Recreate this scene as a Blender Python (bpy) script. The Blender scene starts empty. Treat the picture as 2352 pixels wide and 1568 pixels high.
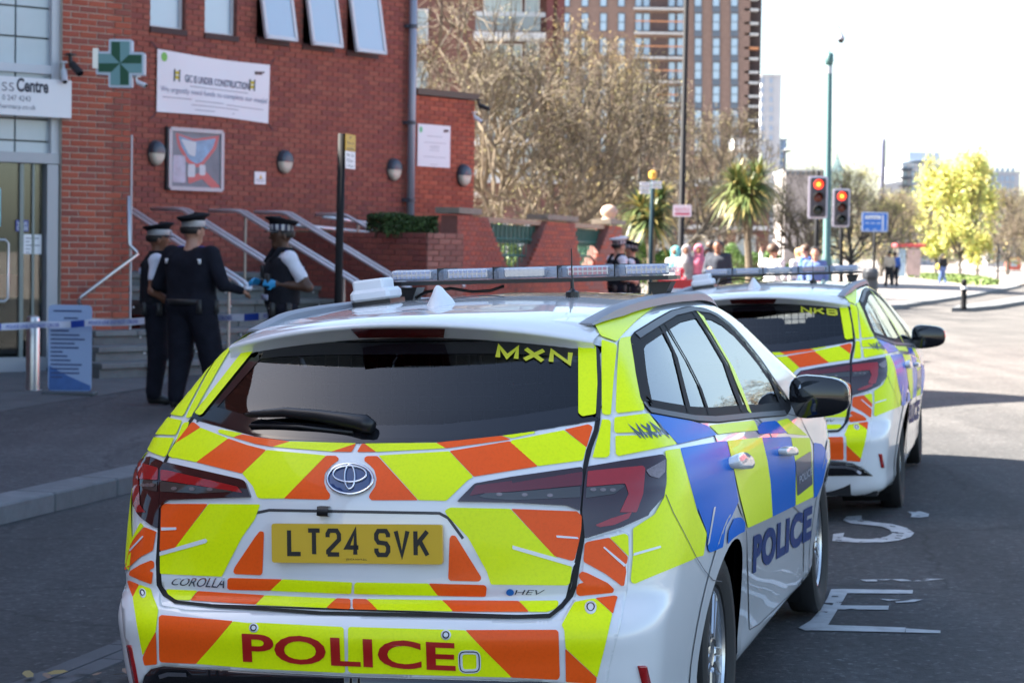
import bpy, bmesh, math, random
import numpy as np
from mathutils import Vector, Matrix
from mathutils.geometry import delaunay_2d_cdt
random.seed(7); rng = np.random.default_rng(7)
SC = bpy.context.scene
COL = SC.collection

# ---------------------------------------------------------------- camera, sky, sun, exposure
FPX, HCAM, HY, ROLL = 4850.0, 1.56, 580.0, 0.016      # photograph measured on a 2352 x 1568 grid
_p = math.atan((784 - HY) / FPX)
_fw = np.array([0, math.cos(_p), -math.sin(_p)]); _up = np.array([0, math.sin(_p), math.cos(_p)]); _rt = np.array([1., 0, 0])
CRT = math.cos(ROLL) * _rt + math.sin(ROLL) * _up
CUP = -math.sin(ROLL) * _rt + math.cos(ROLL) * _up
CFW = _fw; CPOS = np.array([0, 0, HCAM])
cam_d = bpy.data.cameras.new('camera'); cam = bpy.data.objects.new('camera', cam_d); COL.objects.link(cam)
cam_d.sensor_width = 36; cam_d.lens = FPX / 2352 * 36; cam_d.clip_start = .05; cam_d.clip_end = 3000
_m = Matrix.Identity(4)
for i in range(3):
    _m[i][0], _m[i][1], _m[i][2], _m[i][3] = CRT[i], CUP[i], -CFW[i], CPOS[i]
cam.matrix_world = _m
cam_d.dof.use_dof = True; cam_d.dof.focus_distance = 6.2; cam_d.dof.aperture_fstop = 7.5
SC.camera = cam

SUN_AZ, SUN_EL = math.radians(-82), math.radians(40)   # azimuth from +Y, clockwise positive: the sun stands at the left
w = bpy.data.worlds.new('World'); SC.world = w; w.use_nodes = True
nt = w.node_tree; bg = nt.nodes['Background']
sky = nt.nodes.new('ShaderNodeTexSky'); sky.sky_type = 'NISHITA'; sky.sun_disc = False
sky.sun_elevation = SUN_EL; sky.sun_rotation = SUN_AZ; sky.air_density = 1.0; sky.dust_density = 1.6; sky.ozone_density = .8
nt.links.new(sky.outputs[0], bg.inputs[0]); bg.inputs[1].default_value = 0.055
sd = bpy.data.lights.new('sun', 'SUN'); sd.energy = 5.0; sd.angle = math.radians(.5); sd.color = (1, .94, .84)
sun = bpy.data.objects.new('sun', sd); COL.objects.link(sun)
_sd = Vector((math.sin(SUN_AZ) * math.cos(SUN_EL), math.cos(SUN_AZ) * math.cos(SUN_EL), math.sin(SUN_EL)))
sun.rotation_euler = _sd.to_track_quat('Z', 'Y').to_euler(); sun.location = _sd * 60
vs = SC.view_settings; vs.view_transform = 'Standard'; vs.look = 'None'; vs.gamma = 1; vs.exposure = 2.9; vs.use_curve_mapping = False

# ---------------------------------------------------------------- helpers
def tag(o, label=None, cat=None, group=None, kind=None):
    if label: o['label'] = label
    if cat: o['category'] = cat
    if group: o['group'] = group
    if kind: o['kind'] = kind
    return o
def thing(name, label, cat, loc=(0, 0, 0), group=None, kind=None):
    o = bpy.data.objects.new(name, None); COL.objects.link(o); o.location = loc; o.empty_display_size = .2
    return tag(o, label, cat, group, kind)
def copy_tree(o, parent=None):
    c = o.copy(); COL.objects.link(c)
    if parent: c.parent = parent
    for ch in list(o.children): copy_tree(ch, c)
    return c
MATS = {}
def mat(name, col, rough=.5, metal=0., var=0., scale=6., bump=0., bscale=None, coat=0., spec=.5, emit=0., alpha=1., trans=0., obr=0., detail=6., var2=None, coords='Object'):
    if name in MATS: return MATS[name]
    m = bpy.data.materials.new(name); MATS[name] = m; m.use_nodes = True
    n = m.node_tree.nodes; l = m.node_tree.links; b = n['Principled BSDF']
    b.inputs['Base Color'].default_value = (*col, 1); b.inputs['Roughness'].default_value = rough; b.inputs['Metallic'].default_value = metal
    b.inputs['Coat Weight'].default_value = coat; b.inputs['Coat Roughness'].default_value = .03; b.inputs['Specular IOR Level'].default_value = spec
    if alpha < 1: b.inputs['Alpha'].default_value = alpha
    if trans: b.inputs['Transmission Weight'].default_value = trans
    if emit:
        b.inputs['Emission Color'].default_value = (*col, 1); b.inputs['Emission Strength'].default_value = emit
    if var or bump or obr:
        tc = n.new('ShaderNodeTexCoord')
    if var or obr:
        nz = n.new('ShaderNodeTexNoise'); nz.inputs['Scale'].default_value = scale; nz.inputs['Detail'].default_value = detail; nz.inputs['Roughness'].default_value = .65
        l.new(tc.outputs[coords], nz.inputs['Vector'])
        r = n.new('ShaderNodeMapRange'); r.inputs[1].default_value = .25; r.inputs[2].default_value = .75
        r.inputs[3].default_value = 1 - var; r.inputs[4].default_value = 1 + var
        l.new(nz.outputs['Fac'], r.inputs[0]); src = r.outputs[0]
        if obr:
            oi = n.new('ShaderNodeObjectInfo'); r2 = n.new('ShaderNodeMapRange'); r2.inputs[3].default_value = 1 - obr; r2.inputs[4].default_value = 1 + obr
            l.new(oi.outputs['Random'], r2.inputs[0]); mu = n.new('ShaderNodeMath'); mu.operation = 'MULTIPLY'
            l.new(src, mu.inputs[0]); l.new(r2.outputs[0], mu.inputs[1]); src = mu.outputs[0]
        mx = n.new('ShaderNodeMix'); mx.data_type = 'RGBA'; mx.blend_type = 'MULTIPLY'; mx.inputs[0].default_value = 1
        mx.inputs[6].default_value = (*col, 1); l.new(src, mx.inputs[7]); l.new(mx.outputs[2], b.inputs['Base Color'])
    if bump:
        n2 = n.new('ShaderNodeTexNoise'); n2.inputs['Scale'].default_value = bscale or scale * 8; n2.inputs['Detail'].default_value = 4
        l.new(tc.outputs[coords], n2.inputs['Vector'])
        bp = n.new('ShaderNodeBump'); bp.inputs['Strength'].default_value = bump; bp.inputs['Distance'].default_value = .01
        l.new(n2.outputs['Fac'], bp.inputs['Height']); l.new(bp.outputs[0], b.inputs['Normal'])
    return m
def glass_mat(name, tint, refl=1.0, rough=.0, ior=1.65):
    """clear or tinted pane: transparent by its tint, mirror-like by Fresnel"""
    if name in MATS: return MATS[name]
    m = bpy.data.materials.new(name); MATS[name] = m; m.use_nodes = True
    n = m.node_tree.nodes; l = m.node_tree.links; n.remove(n['Principled BSDF'])
    t = n.new('ShaderNodeBsdfTransparent'); t.inputs[0].default_value = (*tint, 1)
    g = n.new('ShaderNodeBsdfGlossy'); g.inputs['Roughness'].default_value = rough; g.inputs[0].default_value = (refl, refl, refl, 1)
    f = n.new('ShaderNodeFresnel'); f.inputs[0].default_value = ior
    x = n.new('ShaderNodeMixShader'); l.new(f.outputs[0], x.inputs[0]); l.new(t.outputs[0], x.inputs[1]); l.new(g.outputs[0], x.inputs[2])
    l.new(x.outputs[0], n['Material Output'].inputs[0]); return m

def mesh_obj(name, verts, faces, mats, parent=None, midx=None, smooth=False, local=False, kind=None):
    me = bpy.data.meshes.new(name)
    V = np.asarray(verts, float).reshape(-1, 3)
    q_ = parent
    while q_ is not None and not local: V = V - np.array(q_.location); q_ = q_.parent
    me.from_pydata(V.tolist(), [], [list(map(int, f)) for f in faces])
    if not isinstance(mats, (list, tuple)): mats = [mats]
    for m in mats: me.materials.append(m)
    if midx is not None and len(me.polygons): me.polygons.foreach_set('material_index', np.asarray(midx, np.int32)[:len(me.polygons)])
    if smooth: me.polygons.foreach_set('use_smooth', np.ones(len(me.polygons), bool))
    me.validate(clean_customdata=False); me.update()
    o = bpy.data.objects.new(name, me); COL.objects.link(o)
    if parent is not None: o.parent = parent
    if kind: o['kind'] = kind
    return o
class MB:
    """collects shapes, then links them as ONE mesh object"""
    def __init__(s): s.v = []; s.f = []; s.mi = []; s.cur = 0
    def add(s, V, F):
        b = len(s.v); s.v += [tuple(map(float, q)) for q in V]; s.f += [[b + i for i in f] for f in F]; s.mi += [s.cur] * len(F); return s
    def frame(s, c, ux, uy, uz, hx, hy, hz, bev=0):
        c, ux, uy, uz = (np.asarray(q, float) for q in (c, ux, uy, uz))
        if bev:
            V = []; b = bev
            prof = [(-hx + b, -hy), (hx - b, -hy), (hx, -hy + b), (hx, hy - b), (hx - b, hy), (-hx + b, hy), (-hx, hy - b), (-hx, -hy + b)]
            ins = [(x - math.copysign(b, x) * .7, y - math.copysign(b, y) * .7) for x, y in prof]
            for z, P in ((-hz, ins), (-hz + b, prof), (hz - b, prof), (hz, ins)):
                V += [c + ux * x + uy * y + uz * z for x, y in P]
            F = [[r * 8 + i, r * 8 + (i + 1) % 8, (r + 1) * 8 + (i + 1) % 8, (r + 1) * 8 + i] for r in range(3) for i in range(8)]
            F += [list(range(7, -1, -1)), list(range(24, 32))]
            return s.add(V, F)
        V = [c + ux * hx * a + uy * hy * b + uz * hz * d for d in (-1, 1) for b in (-1, 1) for a in (-1, 1)]
        return s.add(V, [[0, 2, 3, 1], [4, 5, 7, 6], [0, 1, 5, 4], [2, 6, 7, 3], [0, 4, 6, 2], [1, 3, 7, 5]])
    def box(s, c, size, rz=0., bev=0):
        u = (math.cos(rz), math.sin(rz), 0); v = (-math.sin(rz), math.cos(rz), 0)
        return s.frame(c, u, v, (0, 0, 1), size[0] / 2, size[1] / 2, size[2] / 2, bev)
    def bar(s, p, q, wd, ht, up=(0, 0, 1), bev=0):
        p, q = np.asarray(p, float), np.asarray(q, float); d = q - p; L = np.linalg.norm(d); d = d / L
        x = np.cross(d, up); x = x / (np.linalg.norm(x) + 1e-9); z = np.cross(x, d)
        return s.frame((p + q) / 2, x, d, z, wd / 2, L / 2, ht / 2, bev)
    def tube(s, pts, r, n=8, cap=True):
        P = [np.asarray(q, float) for q in pts]; k = len(P); rr = r if hasattr(r, '__len__') else [r] * k
        V = []; F = []; px = None
        for i in range(k):
            d = P[min(i + 1, k - 1)] - P[max(i - 1, 0)]; d = d / (np.linalg.norm(d) + 1e-9)
            if px is None:
                a = np.array([0, 0, 1.]) if abs(d[2]) < .9 else np.array([1., 0, 0])
                px = np.cross(d, a)
            px = px - d * (px @ d); px /= np.linalg.norm(px) + 1e-9; py = np.cross(d, px)
            for j in range(n):
                t = 2 * math.pi * j / n; V.append(P[i] + rr[i] * (math.cos(t) * px + math.sin(t) * py))
        for i in range(k - 1):
            for j in range(n): F.append([i * n + j, i * n + (j + 1) % n, (i + 1) * n + (j + 1) % n, (i + 1) * n + j])
        if cap: F += [list(range(n - 1, -1, -1)), list(range((k - 1) * n, k * n))]
        return s.add(V, F)
    def lathe(s, prof, c=(0, 0, 0), n=16, ax=(0, 0, 1), sq=(1, 1)):
        """prof: (radius, height) pairs round the axis ax through c"""
        ax = np.asarray(ax, float); ax /= np.linalg.norm(ax); a = np.array([1., 0, 0]) if abs(ax[0]) < .9 else np.array([0, 1., 0])
        x = a - ax * (a @ ax); x /= np.linalg.norm(x); y = np.cross(ax, x); c = np.asarray(c, float); V = []; F = []
        for r, h in prof:
            for j in range(n):
                t = 2 * math.pi * j / n; V.append(c + ax * h + max(r, 1e-4) * (math.cos(t) * x * sq[0] + math.sin(t) * y * sq[1]))
        for i in range(len(prof) - 1):
            for j in range(n): F.append([i * n + j, i * n + (j + 1) % n, (i + 1) * n + (j + 1) % n, (i + 1) * n + j])
        F += [list(range(n - 1, -1, -1)), list(range((len(prof) - 1) * n, len(prof) * n))]
        return s.add(V, F)
    def prism(s, poly, o, u, v, n, d0, d1):
        """polygon (a, b) in the plane o + a u + b v, from depth d0 to d1 along n"""
        o, u, v, n = (np.asarray(q, float) for q in (o, u, v, n)); k = len(poly)
        V = [o + a * u + b * v + n * d0 for a, b in poly] + [o + a * u + b * v + n * d1 for a, b in poly]
        F = [list(range(k - 1, -1, -1)), list(range(k, 2 * k))] + [[i, (i + 1) % k, k + (i + 1) % k, k + i] for i in range(k)]
        return s.add(V, F)
    def ball(s, c, r, n=12, m=8, e=(1, 1, 1)):
        prof = [(math.sin(math.pi * i / m), -math.cos(math.pi * i / m)) for i in range(m + 1)]
        c = np.asarray(c, float); e = np.asarray(e, float); V = []; F = []
        for a, h in prof:
            for j in range(n):
                t = 2 * math.pi * j / n; V.append(c + r * e * np.array([max(a, 1e-3) * math.cos(t), max(a, 1e-3) * math.sin(t), h]))
        for i in range(m):
            for j in range(n): F.append([i * n + j, i * n + (j + 1) % n, (i + 1) * n + (j + 1) % n, (i + 1) * n + j])
        return s.add(V, F)
    def build(s, name, mats, parent=None, smooth=False, local=False, kind=None):
        return mesh_obj(name, s.v, s.f, mats, parent, s.mi, smooth, local, kind)
def smooth_by_angle(o, deg=35):
    me = o.data; bm = bmesh.new(); bm.from_mesh(me)
    for f in bm.faces: f.smooth = True
    for e in bm.edges:
        if len(e.link_faces) == 2 and e.calc_face_angle(0) > math.radians(deg): e.smooth = False
    bm.to_mesh(me); bm.free(); return o
def rays(px, py):
    px = np.asarray(px, float); py = np.asarray(py, float)
    return CFW + ((px - 1176) / FPX)[..., None] * CRT - ((py - 784) / FPX)[..., None] * CUP
def at(px, py, Y):
    """world point seen at (px, py) in the depth plane y = Y"""
    d = rays(px, py); return CPOS + d * (Y / d[1])
def at_ground(px, py, z=0.):
    d = rays(px, py); return CPOS + d * ((z - HCAM) / d[2])
def on_plane(px, py, o, n):
    d = rays(px, py); t = ((np.asarray(o) - CPOS) @ n) / (d @ n); return CPOS + d * t
_txt = {}
def text_mesh(s, bold=0.0, shear=0., space=1.):
    """flat lettering: vertices scaled to the unit square, and faces"""
    key = (s, bold, shear, space)
    if key in _txt: return _txt[key]
    cu = bpy.data.curves.new('t', 'FONT'); cu.body = s; cu.offset = bold; cu.shear = shear; cu.space_character = space; cu.resolution_u = 4
    o = bpy.data.objects.new('t', cu); COL.objects.link(o); bpy.context.view_layer.update()
    me = bpy.data.meshes.new_from_object(o.evaluated_get(bpy.context.evaluated_depsgraph_get()))
    V = np.array([v.co[:] for v in me.vertices]); F = [list(p.vertices) for p in me.polygons]
    bpy.data.objects.remove(o); bpy.data.curves.remove(cu); bpy.data.meshes.remove(me)
    V = V[:, :2]; mn, mx = V.min(0), V.max(0); asp = (mx - mn)[0] / (mx - mn)[1]; V = (V - mn) / (mx - mn)
    _txt[key] = (V, F, asp); return _txt[key]
GLYPH = {'M': [[(0, 0), (0, 1), (.5, .12), (1, 1), (1, 0)]], 'X': [[(0, 0), (1, 1)], [(0, 1), (1, 0)]], 'N': [[(0, 0), (0, 1), (1, 0), (1, 1)]], 'K': [[(0, 0), (0, 1)], [(.95, 1), (.05, .42)], [(.36, .60), (1, 0)]],
         'B': [[(0, 0), (0, 1), (.72, 1), (.95, .88), (.95, .64), (.72, .53), (0, .53)], [(.72, .53), (1, .42), (1, .12), (.76, 0), (0, 0)]]}
def stroke_text(s, w_=.27, gap=.46):
    """block capitals drawn as broad strokes, scaled to the unit square"""
    V = []; F = []
    for k, ch in enumerate(s):
        for pts in GLYPH[ch]:
            P = [np.array([q[0] + k * (1 + gap), q[1] * .8]) for q in pts]; b = len(V); L = []; R = []
            for i, q in enumerate(P):
                a = P[i] - P[i - 1] if i else P[1] - P[0]; c = P[i + 1] - P[i] if i < len(P) - 1 else a
                a = a / np.linalg.norm(a); c = c / np.linalg.norm(c); m = np.array([-a[1] - c[1], a[0] + c[0]]); m /= np.linalg.norm(m) + 1e-9; kk = min(1.7, 1 / max(.3, math.sqrt(max(0, (1 + a @ c) / 2))))
                L.append(q + m * w_ / 2 * kk); R.append(q - m * w_ / 2 * kk)
            n = len(P); V += L + R; F += [[b + i + n, b + i + 1 + n, b + i + 1, b + i] for i in range(n - 1)]
    V = np.array(V); mn, mx = V.min(0), V.max(0); V = (V - mn) / (mx - mn); _txt[('stroke', s)] = (V, F, 1.); return V, F, 1.
def text_on(mb, s, o, u, v, n, w_, h_, off=.003, bold=0.0, shear=0.):
    """lettering in the plane o + a u + b v, (w_, h_) metres, flat on the surface; h_ or w_ may be None"""
    V, F, asp = text_mesh(s, bold, shear)
    if h_ is None: h_ = w_ / asp
    if w_ is None: w_ = h_ * asp
    o, u, v, n = (np.asarray(q, float) for q in (o, u, v, n))
    mb.add([o + u * a * w_ + v * b * h_ + n * off for a, b in V], F); return w_
def rounded(P, r, n=3):
    if r <= 0: return P
    out = []; k = len(P); A = [np.array(q, float) for q in P]
    for i in range(k):
        a, b, c = A[i - 1], A[i], A[(i + 1) % k]; u = a - b; v = c - b; lu, lv = np.linalg.norm(u), np.linalg.norm(v)
        if lu < 1e-6 or lv < 1e-6: continue
        q = min(r, lu * .4, lv * .4); s, e = b + u / lu * q, b + v / lv * q
        for j in range(n + 1):
            t = j / n; out.append(tuple((1 - t) ** 2 * s + 2 * t * (1 - t) * b + t * t * e))
    return out
def inside(P, Q):
    """which of the points Q lie in the polygon P"""
    P = np.asarray(P); x, y = Q[:, 0], Q[:, 1]; r = np.zeros(len(Q), bool); j = len(P) - 1
    for i in range(len(P)):
        xi, yi = P[i]; xj, yj = P[j]
        r ^= ((yi > y) != (yj > y)) & (x < (xj - xi) * (y - yi) / (yj - yi + 1e-12) + xi); j = i
    return r
def fill(P, step):
    """triangulate a flat outline with inner points -> verts2d, faces"""
    Q = []
    for i in range(len(P)):
        a, b = np.array(P[i], float), np.array(P[(i + 1) % len(P)], float); k = max(1, int(np.linalg.norm(b - a) / step))
        Q += [a + (b - a) * t / k for t in range(k)]
    Q = np.array(Q); mn, mx = Q.min(0), Q.max(0); n = len(Q)
    g = np.stack(np.meshgrid(np.arange(mn[0] + step / 2, mx[0], step), np.arange(mn[1] + step / 2, mx[1], step)), -1).reshape(-1, 2)
    if len(g):
        g = g[inside(Q, g)]
        if len(g): g = g[np.min(np.linalg.norm(g[:, None] - Q[None], axis=2), 1) > step * .4]
    V = [Vector(q) for q in Q] + [Vector(q) for q in g]
    r = delaunay_2d_cdt(V, [(i, (i + 1) % n) for i in range(n)], [list(range(n))], 1, 1e-6)
    return np.array([v[:] for v in r[0]]), [list(f) for f in r[2]]
# ================================================================ ground, buildings
PSI0 = math.radians(14.75)
SD = np.array([math.sin(PSI0), math.cos(PSI0), 0.]); SR = np.array([math.cos(PSI0), -math.sin(PSI0), 0.])
def uv(P): P = np.asarray(P, float); return P @ SR, P @ SD
def UV(u, v, z=0.): return SR * u + SD * v + np.array([0, 0, z])
KERB = [(-40, -6.25), (55, -6.25), (64, -5.2), (90, -3.9), (118, -3.0), (170, -1.5), (420, 0)]
kerb_u = lambda v: np.interp(v, *zip(*KERB))
def road_z(u, v):
    k = np.clip((np.asarray(v, float) - 20) / 25, 0, 1)
    return np.where(u > -1, 0, np.where(u > -3.6, .045 * (u + 1), -.117 + .01 * (u + 3.6))) * (1 - k)
def pave_z(u, v):
    return road_z(kerb_u(v), v) + .115 + .018 * np.clip(kerb_u(v) - u, 0, 8)
def asphalt(name, col, var, spk):
    m = mat(name, col, .88, var=var, scale=.55, bump=.35, bscale=130, detail=8, coords='Object')
    n = m.node_tree.nodes; l = m.node_tree.links; tc = [q for q in n if q.type == 'TEX_COORD'][0]; b = n['Principled BSDF']
    vz = n.new('ShaderNodeTexVoronoi'); vz.inputs['Scale'].default_value = 62; l.new(tc.outputs['Object'], vz.inputs['Vector'])
    r = n.new('ShaderNodeValToRGB'); r.color_ramp.elements[0].position = .0; r.color_ramp.elements[0].color = (.62, .62, .62, 1); r.color_ramp.elements[1].position = .80; r.color_ramp.elements[1].color = (1.02, 1.02, 1.02, 1); e_ = r.color_ramp.elements.new(.97); e_.color = (spk, spk, spk, 1)
    l.new(vz.outputs['Color'], r.inputs[0]); src = b.inputs['Base Color'].links[0].from_socket
    nz = n.new('ShaderNodeTexNoise'); nz.inputs['Scale'].default_value = 16; nz.inputs['Detail'].default_value = 5; l.new(tc.outputs['Object'], nz.inputs['Vector'])
    r2 = n.new('ShaderNodeMapRange'); r2.inputs[1].default_value = .3; r2.inputs[2].default_value = .7; r2.inputs[3].default_value = .72; r2.inputs[4].default_value = 1.3; l.new(nz.outputs['Fac'], r2.inputs[0])
    a = n.new('ShaderNodeMix'); a.data_type = 'RGBA'; a.blend_type = 'MULTIPLY'; a.inputs[0].default_value = 1; l.new(src, a.inputs[6]); l.new(r.outputs[0], a.inputs[7])
    c = n.new('ShaderNodeMix'); c.data_type = 'RGBA'; c.blend_type = 'MULTIPLY'; c.inputs[0].default_value = 1; l.new(a.outputs[2], c.inputs[6]); l.new(r2.outputs[0], c.inputs[7])
    # cracks, tyre streaks along the street and old patches
    mp = n.new('ShaderNodeMapping'); mp.inputs['Rotation'].default_value = (0, 0, PSI0); mp.inputs['Scale'].default_value = (1.6, .10, 1); l.new(tc.outputs['Object'], mp.inputs[0]); st = n.new('ShaderNodeTexNoise'); st.inputs['Scale'].default_value = 1.2; st.inputs['Detail'].default_value = 5; l.new(mp.outputs[0], st.inputs['Vector'])
    r3 = n.new('ShaderNodeMapRange'); r3.inputs[1].default_value = .3; r3.inputs[2].default_value = .7; r3.inputs[3].default_value = .74; r3.inputs[4].default_value = 1.24; l.new(st.outputs['Fac'], r3.inputs[0])
    vc = n.new('ShaderNodeTexVoronoi'); vc.feature = 'DISTANCE_TO_EDGE'; vc.inputs['Scale'].default_value = .45; nd = n.new('ShaderNodeTexNoise'); nd.inputs['Scale'].default_value = 3; l.new(tc.outputs['Object'], nd.inputs['Vector']); mv = n.new('ShaderNodeMix'); mv.data_type = 'RGBA'; mv.inputs[0].default_value = .18; l.new(tc.outputs['Object'], mv.inputs[6]); l.new(nd.outputs['Color'], mv.inputs[7]); l.new(mv.outputs[2], vc.inputs['Vector'])
    r4 = n.new('ShaderNodeMapRange'); r4.inputs[1].default_value = .0; r4.inputs[2].default_value = .008; r4.inputs[3].default_value = .55; r4.inputs[4].default_value = 1.; l.new(vc.outputs['Distance'], r4.inputs[0])
    m1 = n.new('ShaderNodeMath'); m1.operation = 'MULTIPLY'; l.new(r3.outputs[0], m1.inputs[0]); l.new(r4.outputs[0], m1.inputs[1]); e = n.new('ShaderNodeMix'); e.data_type = 'RGBA'; e.blend_type = 'MULTIPLY'; e.inputs[0].default_value = 1; l.new(c.outputs[2], e.inputs[6]); l.new(m1.outputs[0], e.inputs[7])
    l.new(e.outputs[2], b.inputs['Base Color']); return m
def sunlit_far(m, col, y0, y1):
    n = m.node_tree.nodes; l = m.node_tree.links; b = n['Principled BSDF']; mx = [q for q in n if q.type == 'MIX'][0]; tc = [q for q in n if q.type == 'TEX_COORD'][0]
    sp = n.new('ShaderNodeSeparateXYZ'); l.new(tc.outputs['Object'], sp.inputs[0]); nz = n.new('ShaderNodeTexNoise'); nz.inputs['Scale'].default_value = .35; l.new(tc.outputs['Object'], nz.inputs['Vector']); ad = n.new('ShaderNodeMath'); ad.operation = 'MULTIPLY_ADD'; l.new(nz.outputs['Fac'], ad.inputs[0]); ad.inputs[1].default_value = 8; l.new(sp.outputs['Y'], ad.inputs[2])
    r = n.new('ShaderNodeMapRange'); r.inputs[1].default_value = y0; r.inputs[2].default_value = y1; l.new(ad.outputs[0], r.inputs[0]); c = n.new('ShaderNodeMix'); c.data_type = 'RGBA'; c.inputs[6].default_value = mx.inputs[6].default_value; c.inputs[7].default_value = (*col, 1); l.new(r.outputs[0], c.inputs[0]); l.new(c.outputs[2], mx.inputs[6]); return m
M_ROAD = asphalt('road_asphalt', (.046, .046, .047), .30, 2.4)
sunlit_far(M_ROAD, (.088, .080, .074), 16, 30)  # far stretch coloured lighter to stand for sunlight on the road
M_PAVE = asphalt('pavement_asphalt', (.066, .062, .066), .30, 1.8)
M_FAR = mat('paving', (.24, .21, .19), .85, var=.12, scale=.4, bump=.1, bscale=20)
M_STONE = mat('kerb_granite', (.15, .155, .16), .8, var=.22, scale=7, obr=.12, bump=.2, bscale=90)
M_STEP = mat('step_stone', (.14, .15, .15), .75, var=.28, scale=4, obr=.10, bump=.15, bscale=60)
def sheet(name, us, vs_, zf, m, du=.0):
    V = [UV(u, v, float(zf(u, v))) for v in vs_ for u in us]; n = len(us)
    o = mesh_obj(name, V, [[j * n + i, j * n + i + 1, (j + 1) * n + i + 1, (j + 1) * n + i] for j in range(len(vs_) - 1) for i in range(n - 1)], m, None, None, True); o['kind'] = 'structure'; return o
vv = [-40, -15, -5] + list(np.arange(0, 60, 2.5)) + [60, 64, 70, 80, 90, 105, 118, 140, 170, 220, 300, 420]
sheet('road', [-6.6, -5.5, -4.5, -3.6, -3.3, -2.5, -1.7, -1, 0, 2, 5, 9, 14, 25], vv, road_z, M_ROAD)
n_ = 12
V = []; 
for v in vv:
    k = kerb_u(v); us = [k - .29, k - .8, k - 1.6, k - 2.6, k - 4, k - 6, k - 8, k - 20, k - 60]; V += [UV(u, v, float(pave_z(u, v))) for u in us]
F = [[j * 9 + i + 1, j * 9 + i, (j + 1) * 9 + i, (j + 1) * 9 + i + 1] for j in range(len(vv) - 1) for i in range(8)]
cut = [i for i, v in enumerate(vv) if v >= 32.5][0]
tag(mesh_obj('pavement', V, F[:8 * cut], M_PAVE, None, None, True), kind='structure'); tag(mesh_obj('pavement', V, F[8 * cut:], M_FAR, None, None, True), kind='structure')
mb = MB(); mb.add([(-1500, -200, -.35), (1500, -200, -.35), (1500, 2500, -.35), (-1500, 2500, -.35)], [[0, 1, 2, 3]]); tag(mb.build('ground', M_FAR), kind='structure')
fc = [at_ground(x, y, .04) for x, y in ((-60, 953), (120, 922), (235, 906), (365, 886), (420, 868), (330, 850), (-60, 868))]
tag(mesh_obj('forecourt', [(p[0], p[1], float(pave_z(*uv(p))) + .004) for p in fc], [list(range(7))[::-1]], mat('forecourt_concrete', (.098, .10, .102), .85, var=.25, scale=2.5, bump=.2, bscale=60)), kind='structure')
# kerb stones
kerb = bpy.data.objects.new('kerb', None); COL.objects.link(kerb); kerb['kind'] = 'structure'
v = -6.; first = {}
while v < 125:
    L = .915 if v < 40 else 3.0; k0, k1 = kerb_u(v), kerb_u(v + L); a = UV(k0 - .15, v, 0); b = UV(k1 - .15, v + L, 0); c = (a + b) / 2; d = b - a
    if L not in first:
        mb = MB(); mb.box((0, 0, -.03), (.30, L - .012, .30), 0, .012); o = mb.build('kerb_stone', M_STONE, kerb, local=True); first[L] = o
    else: o = first[L].copy(); COL.objects.link(o); o.parent = kerb
    o.location = (c[0], c[1], float(pave_z(kerb_u(v + L / 2) - .15, v + L / 2)) - .115); o.rotation_euler = (0, 0, -math.atan2(d[0], d[1])); v += L
# drainage channel of long blocks along the edge of the parking bay
ch = bpy.data.objects.new('gutter', None); COL.objects.link(ch); ch['kind'] = 'structure'; f0 = None
for row, u in enumerate((-3.82, -3.71)):
    v = 3. + .3 * row
    while v < 32:
        if f0 is None: mb = MB(); mb.box((0, 0, 0), (.104, .595, .05), 0, .006); f0 = o = mb.build('channel_block', mat('channel_concrete', (.085, .088, .095), .85, var=.2, scale=5, obr=.12), ch, local=True)
        else: o = f0.copy(); COL.objects.link(o); o.parent = ch
        p = UV(u, v, float(road_z(u, v)) - .018); o.location = p; o.rotation_euler = (0, 0, -PSI0); v += .602
# worn white letters of the bus lane
M_MARK = mat('road_paint', (.42, .43, .43), .7, var=.35, scale=9)
def worn(name, polys, step, wear, label):
    V = []; F = []
    for P in polys:
        V2, f2 = fill([tuple(p) for p in P], step); b = len(V)
        for x, y in V2: V.append(UV(x, y, float(road_z(x, y)) + .004))
        for f in f2:
            c = V2[f].mean(0)
            h = math.sin(c[0] * 23 + 3.1 * math.sin(c[1] * 17)) * math.sin(c[1] * 29 + 2.3 * math.sin(c[0] * 13)) + .5 * math.sin(c[0] * 61) * math.sin(c[1] * 53)
            if h < wear: F.append([b + i for i in (f if np.cross(np.append(V2[f[1]] - V2[f[0]], 0), np.append(V2[f[2]] - V2[f[0]], 0))[2] > 0 else f[::-1])])
    o = mesh_obj(name, V, F, M_MARK); o['kind'] = 'structure'; return o
G = lambda px, py: tuple(float(q) for q in uv(at_ground(px, py, 0.)))
E1 = [[G(*q) for q in ((1909, 1353), (2097, 1356), (2096, 1364), (1946, 1363), (1930, 1391), (2042, 1392), (2040, 1401), (1924, 1400), (1902, 1436), (2080, 1442), (2078, 1453), (1850, 1448), (1834, 1441), (1862, 1425), (1888, 1395), (1900, 1375))]]
worn('road_marking', E1, .03, 1.02, 'E')
worn('road_marking', [[G(2020, 1376), G(2070, 1378), G(2120, 1377), G(2100, 1383), G(2060, 1385)], [G(2080, 1444), G(2160, 1449), G(2160, 1455), G(2080, 1453)], [G(1975, 1332), G(2120, 1330), G(2170, 1330), G(2120, 1335), G(1990, 1336)]], .05, .25, 'faded')
c8 = lambda pts: [(1764 + .2502 * x, 1176 + .2502 * y) for x, y in pts]
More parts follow.
